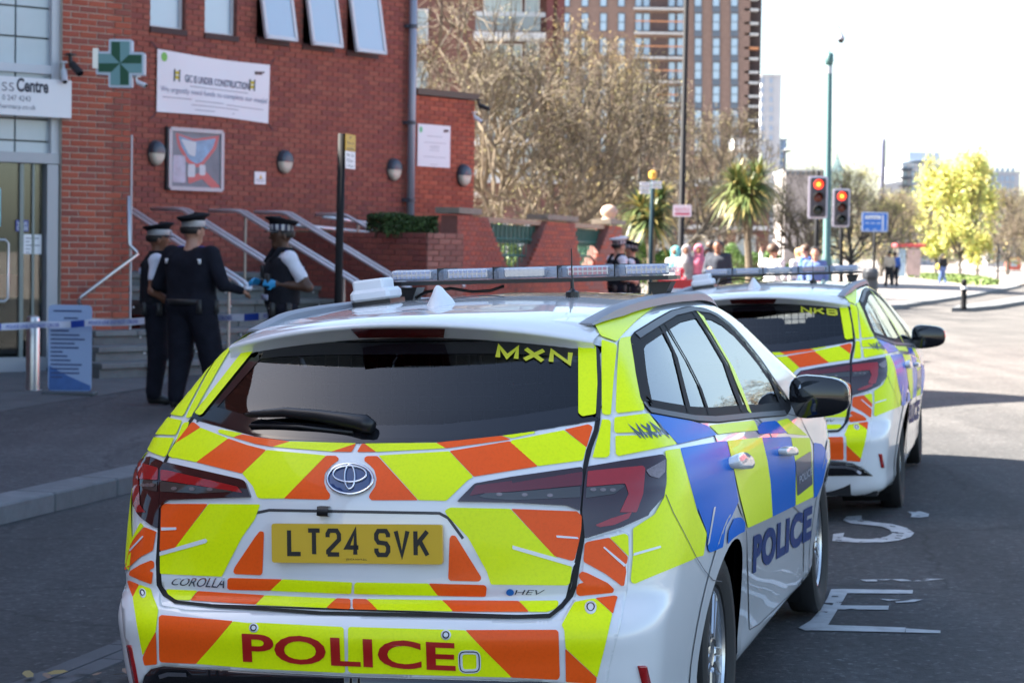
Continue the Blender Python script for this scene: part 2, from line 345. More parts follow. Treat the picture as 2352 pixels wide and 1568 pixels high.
S1 = [[G(*q) for q in c8([(600, 185), (700, 178), (690, 215), (800, 240), (960, 248), (1080, 230), (1140, 200), (1120, 165), (1050, 135), (900, 110), (760, 90), (690, 60), (720, 25), (860, 20), (860, 60), (980, 90), (1150, 115), (1280, 150), (1342, 195), (1310, 230), (1200, 262), (1050, 280), (850, 278), (700, 262), (590, 250)])], [G(*q) for q in c8([(1280, 0), (1400, -5), (1480, 20), (1470, 45), (1400, 52), (1310, 48), (1320, 20)])]]
worn('road_marking', S1, .035, .95, 'S')

# ---------------------------------------------------------------- bricks
def brick_mats(tag_, cols): return [mat(f'{tag_}_brick_{i}', c, .85, var=.18, scale=14, bump=.2, bscale=120, obr=.10) for i, c in enumerate(cols)]
RED = brick_mats('red', [(.26, .072, .052), (.285, .08, .055), (.225, .064, .052), (.30, .092, .062)])
RED2 = brick_mats('orange', [(.34, .078, .045), (.37, .088, .048), (.30, .072, .045), (.40, .10, .055)])
PALE = brick_mats('pale', [(.27, .115, .09), (.30, .125, .095), (.24, .10, .08), (.31, .14, .11)])
M_MORT = mat('mortar', (.52, .47, .40), .95, var=.15, scale=10)
M_MORTD = mat('mortar_dark', (.20, .085, .068), .95, var=.15, scale=10)
_bm = {}
def brick_mesh(w_, m, h=.065, d=.05):
    k = (round(w_, 3), m.name, h)
    if k not in _bm:
        me = bpy.data.meshes.new('brick'); b = .004; x, z = w_ / 2, h / 2
        V = [(-x, 0, -z), (x, 0, -z), (x, 0, z), (-x, 0, z), (-x, -d + b, -z), (x, -d + b, -z), (x, -d + b, z), (-x, -d + b, z), (-x + b, -d, -z + b), (x - b, -d, -z + b), (x - b, -d, z - b), (-x + b, -d, z - b)]
        F = [[0, 1, 5, 4], [1, 2, 6, 5], [2, 3, 7, 6], [3, 0, 4, 7], [4, 5, 9, 8], [5, 6, 10, 9], [6, 7, 11, 10], [7, 4, 8, 11], [8, 9, 10, 11]]
        me.from_pydata(V, [], F); me.materials.append(m); me.update(); _bm[k] = me
    return _bm[k]
def in_frame(P, mg=0):
    d = np.asarray(P) - CPOS; z = d @ CFW
    if z <= .5: return False
    x = 1176 + FPX * (d @ CRT) / z; y = 784 - FPX * (d @ CUP) / z; return -mg < x < 2352 + mg and -mg < y < 1568 + mg
def brick_wall(root, o, u, W, z0, z1, mats, mort, holes=(), nparts=300, proud=.010, nd=None, depth=.25, half=True, top=None, vis=None):
    """bricks in half bond over a mortar backing; o is the left lower corner seen from outside, u runs right"""
    o = np.asarray(o, float); u = np.asarray(u, float); nrm = np.array([u[1], -u[0], 0.]); ang = math.atan2(u[1], u[0]); L = []
    for i in range(int(round((z1 - z0) / .075))):
        zc = z0 + .0375 + .075 * i; a = -.1125 if i % 2 else 0.
        while a < W - .01:
            a0, a1 = max(0, a + .005), min(W, a + .22); a += .225
            segs = [(a0, a1)]
            for h in holes:
                if zc + .03 > h[2] and zc - .03 < h[3]:
                    ns = []
                    for s, e in segs:
                        if e <= h[0] or s >= h[1]: ns.append((s, e)); continue
                        if s < h[0]: ns.append((s, h[0]))
                        if e > h[1]: ns.append((h[1], e))
                    segs = ns
            if top is not None: segs = [(s, e) for s, e in segs if zc < top((s + e) / 2)]
            L += [((s + e) / 2, zc, e - s) for s, e in segs if e - s > .04]
    C = [(o + u * a + np.array([0, 0, zc - o[2]]), w_, rng.integers(len(mats))) for a, zc, w_ in L]
    fr = [c for c in C if in_frame(c[0]) and (vis is None or vis(c[0]))]; fr.sort(key=lambda c: np.linalg.norm(c[0] - CPOS)); ids = set(id(c) for c in fr[:nparts])
    rl = np.array(root.location)
    mb = MB()
    for c in C:
        if id(c) in ids:
            w_ = round(c[1] / .02) * .02 if abs(c[1] - .215) > .006 else .215
            b = bpy.data.objects.new('brick', brick_mesh(w_, mats[c[2]])); COL.objects.link(b); b.parent = root; b.location = c[0] - nrm * (.05 - proud) - rl + nrm * 0 ; b.location = (c[0] + nrm * (proud - .05) - rl); b.rotation_euler = (0, 0, ang)
            # local -y of the brick is the outer face
        else:
            mb.cur = int(c[2]); x, z, d, bb = c[1] / 2, .0325, proud, .004
            P = lambda a, b_, q: c[0] + u * a + nrm * q + np.array([0, 0, b_])
            mb.add([P(-x, -z, -.01), P(x, -z, -.01), P(x, z, -.01), P(-x, z, -.01), P(-x + bb, -z + bb, d), P(x - bb, -z + bb, d), P(x - bb, z - bb, d), P(-x + bb, z - bb, d)], [[0, 1, 5, 4], [1, 2, 6, 5], [2, 3, 7, 6], [3, 0, 4, 7], [4, 5, 6, 7]])
    if mb.f: mb.build('brick', mats, root, kind='stuff')
    xs = sorted({0., W, *[min(max(h[0], 0), W) for h in holes], *[min(max(h[1], 0), W) for h in holes]}); zs = sorted({z0, z1, *[min(max(h[2], z0), z1) for h in holes], *[min(max(h[3], z0), z1) for h in holes]})
    mb = MB()
    for a, b in zip(xs[:-1], xs[1:]):
        for c, d in zip(zs[:-1], zs[1:]):
            if any(h[0] < (a + b) / 2 < h[1] and h[2] < (c + d) / 2 < h[3] for h in holes): continue
            if top is not None:
                k = max(1, int((b - a) / .1)); q = [a + (b - a) * i / k for i in range(k + 1)]
                for s, e in zip(q[:-1], q[1:]): mb.prism([(s, c), (e, c), (e, max(c + .01, min(d, top(e)))), (s, max(c + .01, min(d, top(s))))], o - [0, 0, o[2]], u, (0, 0, 1), nrm, -depth, 0)
            else: mb.prism([(a, c), (b, c), (b, d), (a, d)], o - [0, 0, o[2]], u, (0, 0, 1), nrm, -depth, 0)
    mb.build('mortar', mort, root)

DP = np.array([math.cos(math.radians(39)), math.sin(math.radians(39)), 0]); NP_ = np.array([DP[1], -DP[0], 0])
DM = np.array([math.cos(math.radians(49.5)), math.sin(math.radians(49.5)), 0]); NM = np.array([DM[1], -DM[0], 0])
PP = at_ground(60, 860, .05) * [1, 1, 0]                       # on the shop front
PM = np.array([-5.35, 29.5, 0.])                              # on the long brick wall
def pharm(px, py):
    p = on_plane(px, py, PP, NP_); return (p - PP) @ DP, p[2]
def wallm(px, py):
    p = on_plane(px, py, PM, NM); return (p - PM) @ DM, p[2]
M_ALU = mat('grey_aluminium', (.30, .32, .36), .4, metal=.3); M_ALUW = mat('pale_aluminium', (.55, .57, .60), .45)
M_OPAL = mat('opal_pane', (.46, .53, .57), .22, var=.06, scale=1.2, spec=.6)
M_STEEL = mat('brushed_steel', (.50, .51, .53), .28, metal=.85)
M_WSIGN = mat('white_sign', (.74, .76, .79), .4); M_DKTXT = mat('navy_print', (.03, .035, .06), .6); M_GYTXT = mat('grey_print', (.18, .19, .24), .6)
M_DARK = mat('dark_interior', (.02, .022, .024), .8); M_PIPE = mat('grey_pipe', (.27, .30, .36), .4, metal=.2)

# ---- the shop on the left with its brick pier
a_l, _ = pharm(139, 600); a_r, _ = pharm(296, 600)
z_s0 = pharm(80, 270)[1]; z_s1 = pharm(80, 180)[1]; z_door = pharm(70, 362)[1]
shop = thing('pharmacy_building', 'red brick pier and glazed shop front of the pharmacy at the left edge', 'building', PP + DP * a_r)
O_ = PP + DP * a_l
brick_wall(shop, O_ + [0, 0, -.05], DP, a_r - a_l, -.05, 7.2, RED2[:3] + RED[:1], M_MORT, nparts=300)
# return of the pier
brick_wall(shop, PP + DP * a_r + [0, 0, -.05], -NP_, 3.2, -.05, 7.2, RED2[:3], M_MORT, nparts=0)
mb = MB(); mb.prism([(-14, -.1), (a_r - .26, -.1), (a_r - .26, 9.3), (-14, 9.3)], PP, DP, (0, 0, 1), NP_, -9, -3.0); mb.prism([(-14, 6.8), (a_r - .01, 6.8), (a_r - .01, 9.3), (-14, 9.3)], PP, DP, (0, 0, 1), NP_, -3.0, -.02); mb.build('upper_wall', mat('plain_brick', (.24, .075, .055), .9, var=.2, scale=20), shop)
mb = MB(); mb.prism([(-14, -.1), (-2.6, -.1), (-2.6, 6.8), (-14, 6.8)], PP, DP, (0, 0, 1), NP_, -3.0, -.02); mb.build('side_wall', MATS['plain_brick'], shop)
# glazing above the sign and below it: panes behind mullions
def P_(a, z, n=0.): return PP + DP * a + NP_ * n + np.array([0, 0, z])
mulx = [a_l - .06, pharm(47, 100)[0]]; 
while mulx[-1] > -2.6: mulx.append(mulx[-1] - (mulx[-2] - mulx[-1]) * 1.25 if len(mulx) == 2 else mulx[-1] - (mulx[1] - mulx[2]))
tz = [pharm(47, 322)[1], pharm(47, 275)[1] + .02, pharm(47, 155)[1], pharm(47, 82)[1], pharm(47, 12)[1]]; tz.append(tz[-1] + (tz[-1] - tz[-2])); tz.append(tz[-1] + (tz[-1] - tz[-2])); tz.insert(0, z_door)
for i in range(len(mulx) - 1):
    for j in range(len(tz) - 1):
        if tz[j] > 6.7: continue
        mb = MB(); mb.prism([(mulx[i + 1] + .012, tz[j] + .012), (mulx[i] - .012, tz[j] + .012), (mulx[i] - .012, min(6.8, tz[j + 1]) - .012), (mulx[i + 1] + .012, min(6.8, tz[j + 1]) - .012)], PP, DP, (0, 0, 1), NP_, -.16, -.13); mb.build('pane', M_OPAL, shop)
mb = MB(); mb.prism([(-2.6, z_door), (a_l - .05, z_door), (a_l - .05, 6.8), (-2.6, 6.8)], PP, DP, (0, 0, 1), NP_, -.20, -.17); mb.build('glazing_bar', mat('glazing_bar_grey', (.10, .13, .14), .5), shop)
mb = MB(); mb.bar(P_(a_l - .05, z_door, -.12), P_(a_l - .05, 6.8, -.12), .10, .12, up=NP_); mb.build('frame_post', M_ALUW, shop)
mb = MB(); mb.bar(P_(-2.6, tz[3], -.10), P_(a_l - .10, tz[3], -.10), .06, .10); mb.build('transom', M_ALUW, shop)
mb = MB(); mb.bar(P_(-2.6, z_door, -.10), P_(a_l - .002, z_door, -.10), .14, .12); mb.build('door_head', M_ALU, shop)
mb = MB(); mb.bar(P_(a_l - .10, .12, -.10), P_(a_l - .10, z_door - .07, -.10), .14, .18, up=NP_); mb.bar(P_(a_l - .10, .12, -.055), P_(a_l - .10, z_door - .07, -.055), .07, .03, up=NP_); mb.build('door_frame', M_ALU, shop)
mb = MB(); mb.bar(P_(-2.6, .16, -.08), P_(a_l - .17, .16, -.08), .16, .18); mb.build('threshold', M_ALU, shop)
G_SHOP = glass_mat('shop_glass', (.62, .68, .66), 1.)
mb = MB(); mb.prism([(-2.6, .25), (a_l - .19, .25), (a_l - .19, z_door - .07), (-2.6, z_door - .07)], PP, DP, (0, 0, 1), NP_, -.125, -.11); mb.build('shop_glass', G_SHOP, shop)
mb = MB(); mb.bar(P_(pharm(84, 600)[0], .25, -.1), P_(pharm(84, 600)[0], z_door - .07, -.1), .03, .02, up=NP_); mb.bar(P_(pharm(57, 600)[0], .25, -.1), P_(pharm(57, 600)[0], z_door - .07, -.1), .05, .03, up=NP_); mb.build('door_stile', mat('stile_grey', (.17, .2, .2), .4, metal=.4), shop)
ha = pharm(16, 600)[0]; hz0, hz1 = pharm(16, 692)[1], pharm(16, 551)[1]
mb = MB(); mb.tube([P_(ha - .22, hz0, .03), P_(ha - .04, hz0, .03), P_(ha, hz0 + .04, .03), P_(ha, hz1 - .04, .03), P_(ha - .04, hz1, .03), P_(ha - .22, hz1, .03)], .016, 8); mb.build('door_handle', M_STEEL, shop, smooth=True)
# what stands behind the glass
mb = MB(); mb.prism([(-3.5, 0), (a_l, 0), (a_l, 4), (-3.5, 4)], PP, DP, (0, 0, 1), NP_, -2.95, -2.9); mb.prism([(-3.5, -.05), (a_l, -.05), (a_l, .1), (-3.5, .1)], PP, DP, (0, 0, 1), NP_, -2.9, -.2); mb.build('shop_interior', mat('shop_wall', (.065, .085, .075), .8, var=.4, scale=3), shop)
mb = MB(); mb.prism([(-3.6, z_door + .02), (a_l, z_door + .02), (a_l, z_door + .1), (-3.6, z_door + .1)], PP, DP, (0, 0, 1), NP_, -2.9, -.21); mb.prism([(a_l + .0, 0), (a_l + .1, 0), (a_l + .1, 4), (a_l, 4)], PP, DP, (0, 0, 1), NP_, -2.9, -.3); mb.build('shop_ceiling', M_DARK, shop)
mb = MB()
for a in (-.9, -.25, .1):
    for z in (.35, .8, 1.25, 1.7, 2.1): mb.box(P_(a, z, -2.2), (.6, .3, .03), math.radians(39))
sh = mb.build('shelf', mat('shelf_white', (.22, .21, .19), .6), shop)
cols = [(.4, .07, .05), (.10, .25, .4), (.5, .42, .1), (.12, .3, .14), (.55, .5, .45), (.35, .15, .3)]
for j in range(6):
    mb = MB()
    for i in range(14): mb.box(P_(rng.uniform(-1.2, .35), rng.choice([.45, .9, 1.35, 1.8, 2.2]), -2.15), (.09, .1, rng.uniform(.1, .25)), math.radians(39))
    mb.build('stock', mat(f'stock_{j}', cols[j], .6), sh, kind='stuff')
def on_glass(name, x0, y0, x1, y1, m, label, cat, n=-.10, lines=()):
    a0, z1 = pharm(x0, y0); a1, z0 = pharm(x1, y1); t = thing(name, label, cat, P_((a0 + a1) / 2, z0, n))
    mb = MB(); mb.prism([(a0, z0), (a1, z0), (a1, z1), (a0, z1)], PP, DP, (0, 0, 1), NP_, n, n + .004); mb.build('sheet', m, t); return t, a0, a1, z0, z1
t, a0, a1, z0, z1 = on_glass('notice', 60, 538, 104, 584, M_WSIGN, 'white paper notice taped low on the pharmacy door glass', 'notice')
mb = MB()
for i in range(5): mb.prism([(a0 + .04, z1 - .05 - .042 * i), (a0 + .04 + (.17, .05, .18, .06, .05)[i], z1 - .05 - .042 * i), (a0 + .04 + (.17, .05, .18, .06, .05)[i], z1 - .038 - .042 * i), (a0 + .04, z1 - .038 - .042 * i)], PP, DP, (0, 0, 1), NP_, -.096, -.0945)
mb.build('print_line', M_GYTXT, t, kind='stuff')
t, a0, a1, z0, z1 = on_glass('opening_sign', 45, 505, 74, 532, mat('violet_blue_card', (.07, .09, .30), .5), 'small violet "we are open" card above the paper notice', 'sign')
mb = MB(); text_on(mb, 'WE ARE', P_(a0 + .015, z0 + .075, -.096), DP, (0, 0, 1), NP_, a1 - a0 - .03, .035, .002, .01); text_on(mb, 'OPEN', P_(a0 + .015, z0 + .015, -.096), DP, (0, 0, 1), NP_, a1 - a0 - .03, .05, .002, .02); mb.build('lettering', M_WSIGN, t)
on_glass('poster', -10, 432, 10, 520, mat('pale_blue_poster', (.22, .48, .60), .5, var=.3, scale=8), 'pale blue poster on the glass door at the frame edge', 'poster')
on_glass('green_sign', -10, 500, 5, 545, mat('exit_green', (.0, .28, .16), .5), 'small green sign on the glass beside the door handle', 'sign')
on_glass('red_display_box', 28, 632, 84, 684, mat('display_red', (.55, .08, .06), .6), 'red box on show behind the glass of the door', 'box', -.35)
# sign board
a1 = pharm(167, 180)[0] - .06; z1 = pharm(160, 187)[1]; z0 = pharm(160, 277)[1] + .02
t = thing('shop_sign', 'long white shop sign reading Centre with phone number and web address', 'sign', P_(a1, z0, .05))
mb = MB(); mb.prism([(-3.5, z0), (a1, z0), (a1, z1), (-3.5, z1)], PP, DP, (0, 0, 1), NP_, .03, .09); mb.build('board', M_WSIGN, t)
mb = MB(); q0 = pharm(30, 200)[0]; q1 = pharm(103, 200)[0]; zc = z0 + (z1 - z0)
text_on(mb, 'Centre', P_(q0, z0 + .27, .092), DP, (0, 0, 1), NP_, q1 - q0, .16, .002, .03); mb.build('lettering', M_DKTXT, t)
mb = MB(); qa = pharm(-4, 200)[0]; text_on(mb, 'ss', P_(qa, z0 + .27, .092), DP, (0, 0, 1), NP_, pharm(24, 200)[0] - qa, .10, .002, -.01); mb.build('outline_lettering', M_GYTXT, t)
mb = MB(); qa = pharm(-3, 230)[0]; text_on(mb, '0 247 4243', P_(qa, z0 + .165, .092), DP, (0, 0, 1), NP_, pharm(62, 230)[0] - qa, .062, .002, 0); qa = pharm(-8, 255)[0]; text_on(mb, 'harmacy.co.uk', P_(qa, z0 + .055, .092), DP, (0, 0, 1), NP_, pharm(74, 255)[0] - qa, .072, .002, 0); mb.build('small_lettering', M_GYTXT, t)
# cross sign on a bracket, cameras, ramp handrail
c = on_plane(276, 146, P_(0, 0, .45), NP_); c = at(276, 146, 23.4); sc = .0102 / 2
fx = np.array([1., .05, 0]); fx /= np.linalg.norm(fx); fn = np.array([fx[1], -fx[0], 0]); 
t = thing('pharmacy_cross', 'green and white pharmacy cross sign standing out from the brick pier', 'sign', c)
A, B = .205, .072
cross = lambda a, b: [(-b, -a), (b, -a), (b, -b), (a, -b), (a, b), (b, b), (b, a), (-b, a), (-b, b), (-a, b), (-a, -b), (-b, -b)]
mb = MB(); mb.prism(rounded(cross(A + .06, B + .055), .02), c, fx, (0, 0, 1), fn, -.16, 0); mb.build('case', mat('cross_case', (.50, .57, .66), .35), t)
mb = MB(); mb.prism(cross(A + .035, B + .03), c, fx, (0, 0, 1), fn, 0, .006); mb.build('pale_green_face', mat('cross_pale', (.15, .31, .32), .5), t)
mb = MB(); q = B + .022; r = A + .028
for k in range(4):
    cs, sn = math.cos(k * math.pi / 2), math.sin(k * math.pi / 2); mb.prism([(x * cs - y * sn, x * sn + y * cs) for x, y in [(-q, r), (-q, q), (0, 0), (-.004, r)][::-1]][::-1], c, fx, (0, 0, 1), fn, .006, .009)
mb.build('dark_green_facet', mat('cross_green', (.0, .07, .03), .5), t)
mb = MB(); mb.bar(c + [-.30, .0, .05], c + [-.24, .0, .05], .05, .22); mb.bar(c + [-.28, .12, .1], c + [-.1, .12, .1], .02, .02); mb.bar(c + [-.32, .5, .02], c + [-.28, .05, .02], .03, .03); mb.build('bracket', M_STEEL, t)
def cctv(P, d, m, label, cat='camera', s=1.):
    t = thing('security_camera', label, cat, P); P = np.asarray(P, float); d = np.asarray(d, float); d /= np.linalg.norm(d)
    mb = MB(); mb.tube([P, P + d * .02 * s, P + d * .16 * s, P + d * .17 * s], [.02 * s, .035 * s, .035 * s, .03 * s], 12); mb.build('housing', m, t)
    mb = MB(); mb.bar(P + [0, 0, .0], P + np.array([0, 0, .07 * s]) - d * .02, .025 * s, .025 * s, up=d); mb.bar(P + [0, 0, .07 * s], P + [0, 0, .085 * s], .07 * s, .07 * s, up=d); mb.build('arm', m, t)
    mb = MB(); mb.tube([P + d * .165 * s, P + d * .176 * s], .026 * s, 10); mb.build('lens', M_GLOSSB, t)
M_GLOSSB = mat('lens_black', (.01, .01, .012), .1)
M_BLKP = mat('matt_black', (.015, .015, .016), .5)
cctv(on_plane(163, 145, P_(0, 0, .08), NP_), NP_ + [.3, 0, -.9], M_BLKP, 'black camera on the brick pier left of the green cross', s=1.3)
cctv(on_plane(146, 160, P_(0, 0, .06), NP_), NP_ * .6 + [-.2, 0, -.7], M_ALUW, 'white camera at the top corner of the white shop sign', s=1.1)
cctv(c + [.18, .05, -.20], NP_ + [.6, 0, -.5], M_WSIGN, 'white camera tucked under the right arm of the green cross', s=.8)
t = thing('ramp_handrail', 'bent steel handrail fixed to the brick pier', 'handrail', P_(pharm(180, 690)[0], .1, .1))
pt = lambda px, py, n: on_plane(px, py, P_(0, 0, n), NP_)
mb = MB(); mb.tube([pt(186, 702, .12), pt(180, 692, .14), pt(186, 682, .16), pt(316, 583, .16), pt(312, 577, .15), pt(296, 562, .12), pt(295, 450, .1)], .022, 10); mb.build('rail', M_STEEL, t, smooth=True)
mb = MB(); mb.tube([pt(283, 606, .16), pt(280, 614, .02)], .012, 6); mb.tube([pt(215, 660, .16), pt(213, 668, .02)], .012, 6); mb.build('rail_bracket', M_STEEL, t)
t = thing('conduit', 'thin white conduit running up the edge of the brick pier', 'pipe', P_(a_r, .3, .0)); mb = MB(); mb.tube([P_(a_r + .02, .3, .01), P_(a_r + .02, pharm(297, 310)[1], .01)], .011, 8); mb.build('pipe', M_ALUW, t)

# ---- the long brick building with the banner
W_end = wallm(953, 400)[0]; A_end = wallm(1090, 400)[0]
hall = thing('brick_hall', 'long red brick hall with a banner and outer stairs', 'building', PM + DM * W_end)
def HM(a, z, n=0.): return PM + DM * a + NM * n + np.array([0, 0, z])
WIN = [(345, 425, 64, 0), (470, 543, 79, 0), (588, 663, 97, 1), (695, 767, 112, 1), (796, 867, 127, 1)]
holes = []
for x0, x1, yb, op in WIN:
    a0, zb = wallm(x0, yb - 4); a1 = wallm(x1, yb)[0]; a1 -= .03 if op else 0; holes.append((a0, a1, zb + (.05 if op else .0), zb + 1.35))
HT = 6.75
brick_wall(hall, HM(-1.5, 0), DM, W_end + 1.5, 0., HT, RED, M_MORTD, [(h[0] + 1.5, h[1] + 1.5, h[2], h[3]) for h in holes], nparts=300, vis=lambda p: True)
mb = MB(); mb.prism([(-1.5, 0), (W_end, 0), (W_end, HT - .05), (-1.5, HT - .05)], PM, DM, (0, 0, 1), NM, -7, -1.6); mb.prism([(-1.5, HT), (W_end + .02, HT), (W_end + .02, HT + .12), (-1.5, HT + .12)], PM, DM, (0, 0, 1), NM, -7, .04); mb.build('core_wall', MATS['plain_brick'], hall)
mb = MB(); mb.prism([(W_end - .24, 0), (W_end, 0), (W_end, HT), (W_end - .24, HT)], PM, DM, (0, 0, 1), NM, -1.7, -.25); mb.build('end_wall', MATS['plain_brick'], hall)
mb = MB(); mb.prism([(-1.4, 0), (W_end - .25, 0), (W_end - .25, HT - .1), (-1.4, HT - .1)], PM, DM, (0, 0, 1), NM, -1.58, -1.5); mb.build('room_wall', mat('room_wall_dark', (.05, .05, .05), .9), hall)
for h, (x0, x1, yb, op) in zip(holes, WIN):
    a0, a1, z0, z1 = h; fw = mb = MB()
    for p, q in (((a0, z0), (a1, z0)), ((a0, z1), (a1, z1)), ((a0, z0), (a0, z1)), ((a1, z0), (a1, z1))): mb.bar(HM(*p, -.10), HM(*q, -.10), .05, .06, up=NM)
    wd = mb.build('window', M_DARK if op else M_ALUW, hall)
    mb = MB(); mb.prism([(a0 - .02, z0 - .09), (a1 + .02, z0 - .09), (a1 + .02, z0 - .01), (a0 - .02, z0 - .01)], PM, DM, (0, 0, 1), NM, -.2, .035); mb.build('sill', mat('dark_sill', (.05, .025, .025), .7), wd)
    th = .19 if op else 0; H = z1 - z0; dn = NM * math.sin(th) + np.array([0, 0, -math.cos(th)]); ov = np.cross(DM, dn); ov = ov if ov @ NM > 0 else -ov
    base = HM(a0, z1, -.04 if op else -.10); hh = H + (.03 if op else 0)
    mb = MB()
    E_ = lambda a, d: base + DM * a + dn * d
    wd_ = a1 - a0
    for p, q in (((0, .02), (wd_, .02)), ((0, hh), (wd_, hh)), ((.02, 0), (.02, hh)), ((wd_ - .02, 0), (wd_ - .02, hh))): mb.bar(E_(*p), E_(*q), .055, .05, up=ov)
    sa = mb.build('sash', M_ALUW, wd)
    mb = MB(); mb.prism([(.04, .04), (wd_ - .04, .04), (wd_ - .04, hh - .03), (.04, hh - .03)], base, DM, dn, ov, -.005, .008); mb.build('pane', mat('frosted_pane', (.40, .52, .62), .18, spec=.7, coat=.6), sa)
# annex
annex = thing('brick_annex', 'lower orange red brick annex with a notice, right of the downpipe', 'building', PM + DM * A_end)
AN = lambda a, z, n=0.: HM(a, z, n - .02)
ztop = on_plane(1020, 209, HM(0, 0, -.02), NM)[2]
brick_wall(annex, AN(W_end, 0), DM, A_end - W_end, 0., round((ztop - .1) / .075) * .075, RED2, M_MORTD, nparts=300)
mb = MB(); mb.prism([(W_end, 0), (A_end, 0), (A_end, ztop - .1), (W_end, ztop - .1)], PM, DM, (0, 0, 1), NM, -4, -.27); mb.build('annex_side', MATS['plain_brick'], annex)
mb = MB(); mb.prism([(W_end, ztop - .1), (A_end + .05, ztop - .1), (A_end + .05, ztop), (W_end, ztop)], PM, DM, (0, 0, 1), NM, -4, .04); mb.build('coping', mat('coping_brown', (.12, .09, .07), .8), annex)
# downpipe
t = thing('downpipe', 'tall grey downpipe at the right end of the hall wall', 'pipe', HM(wallm(936, 480)[0], 1.5, .1)); a = wallm(931, 490)[0]; a2 = wallm(938, 5)[0]
mb = MB(); mb.tube([HM(a, 1.2, .11), HM((a + a2) / 2, HT, .11)], .062, 14); mb.build('pipe', M_PIPE, t, smooth=True)
mb = MB()
for y in (62, 283, 460): z = wallm(935, y)[1]; mb.tube([HM(a, z - .03, .11), HM(a, z + .03, .11)], .072, 12); mb.box(HM(a, z, .04), (.2, .1, .05), math.radians(49.5))
mb.build('pipe_bracket', mat('pipe_dark', (.06, .07, .09), .5), t)
# bulkhead lamps
lb = [(355, 352, 'bulkhead wall lamp with dark hood, left of the framed poster'), (650, 372, 'bulkhead wall lamp with dark hood between poster and black pole'), (901, 390, 'bulkhead wall lamp with dark hood beside the grey downpipe'), (1062, 403, 'bulkhead wall lamp with dark hood on the annex')]
for x, y, lab in lb:
    a, z = wallm(x, y); t = thing('wall_lamp', lab, 'lamp', HM(a, z, 0), 'bulkhead lamps on the brick walls')
    def half(s0, s1, dpt):
        mb = MB(); n = 20; V = []; F = []
        pr = [(1., 0), (1., .6), (.86, .9), (.5, 1.), (.02, 1.02)]
        for r, h in pr:
            for i in range(n + 1):
                th = s0 + (s1 - s0) * i / n; V.append(HM(a + .125 * r * math.cos(th), z + .17 * r * math.sin(th), .01 + dpt * h))
        for i in range(4):
            for j in range(n): F.append([i * (n + 1) + j, i * (n + 1) + j + 1, (i + 1) * (n + 1) + j + 1, (i + 1) * (n + 1) + j])
        return mb.add(V, F)
    half(0, math.pi, .12).build('hood', mat('lamp_hood', (.06, .075, .10), .35), t, smooth=True)
    half(-math.pi, 0, .10).build('lens', mat('lamp_cream', (.52, .50, .42), .35), t, smooth=True)
    mb = MB(); mb.prism([(.14 * math.cos(q), .185 * math.sin(q)) for q in [2 * math.pi * i / 20 for i in range(20)]], HM(a, z, 0), DM, (0, 0, 1), NM, 0, .03); mb.build('back_plate', mat('lamp_base', (.03, .035, .045), .5), t)
# ---------------------------------------------------------------- banner, posters, notices on the walls
def sheet_on(name, pts, n, label, cat, m, fn, sag=0., th=.01, nx=1):
    q = [fn(*p) for p in pts]; t = thing(name, label, cat, HM(*np.mean(q, 0), n)); return t, q
t, q = sheet_on('banner', [(358, 113), (616, 150), (613, 284), (356, 257)], .03, 'white banner reading GIC IS UNDER CONSTRUCTION tied to the brick hall', 'banner', None, wallm)
tl, tr, br, bl = (np.array(x) for x in q)
def bp_(x, y, n=0.):
    p = (tl * (1 - x) + tr * x) * (1 - y) + (bl * (1 - x) + br * x) * y
    return HM(p[0], p[1] - .035 * math.sin(math.pi * x) * (1 - 2 * y) * .6, .035 + n + .012 * math.sin(x * 9) * math.sin(y * 4 + 1))
nx, ny = 24, 10; V = [bp_(i / nx, j / ny) for j in range(ny + 1) for i in range(nx + 1)]
mesh_obj('cloth', V, [[j * 25 + i, (j + 1) * 25 + i, (j + 1) * 25 + i + 1, j * 25 + i + 1] for j in range(ny) for i in range(nx)], mat('banner_vinyl', (.74, .75, .80), .5), t, None, True)
def btext(s, x, y, w_, h_, m, name='lettering', bold=0.):
    Vt, F, _ = text_mesh(s, bold); mesh_obj(name, [bp_(x + a * w_, y + (1 - b) * h_, .006) for a, b in Vt], F, m, t)
btext('GIC IS UNDER CONSTRUCTION', .235, .345, .575, .125, mat('banner_navy', (.05, .06, .14), .6), bold=.012)
btext('We urgently need funds to complete our masjid', .03, .575, .95, .12, mat('banner_blue_grey', (.24, .25, .36), .6))
mb = MB()
def bline(mb, x0, x1, y, h): mb.add([bp_(x0 + (x1 - x0) * i / 6, y + d, .006) for d in (h, 0) for i in range(7)], [[i, i + 1, 8 + i, 7 + i] for i in range(6)])
for x0, x1, y in ((.28, .80, .525), (.05, .30, .745), (.33, .58, .76), (.60, .95, .775), (.3, .72, .835), (.33, .5, .915), (.66, .68, .91)): bline(mb, x0, x1, y, .013)
mb.build('print_line', mat('banner_grey', (.30, .31, .38), .6), t, kind='stuff')
mb = MB(); mb.add([bp_(.055 + .025 * math.cos(k), .11 + .075 * math.sin(k), .006) for k in [-2 * math.pi * i / 16 for i in range(16)]], [list(range(16))]); mb.build('round_logo', mat('logo_green', (.20, .50, .10), .6), t)
for x in (.165, .835):
    mb = MB()
    for a, b, c_, d in ((0, .0, .05, .05), (0, .075, .05, .05)): mb.add([bp_(x - .025 + u_, .31 + b + v_, .006) for u_, v_ in ((0, 0), (0, .055), (.05, .055), (.05, 0))], [[0, 1, 2, 3]])
    mb.build('barrier_icon', mat('icon_yellow', (.55, .45, .03), .6), t)
    mb = MB()
    for u0 in (-.026, .016): mb.add([bp_(x + u0 + u_, .28 + v_, .007) for u_, v_ in ((0, 0), (0, .2), (.011, .2), (.011, 0))], [[0, 1, 2, 3]])
    mb.build('icon_leg', M_DKTXT, t)
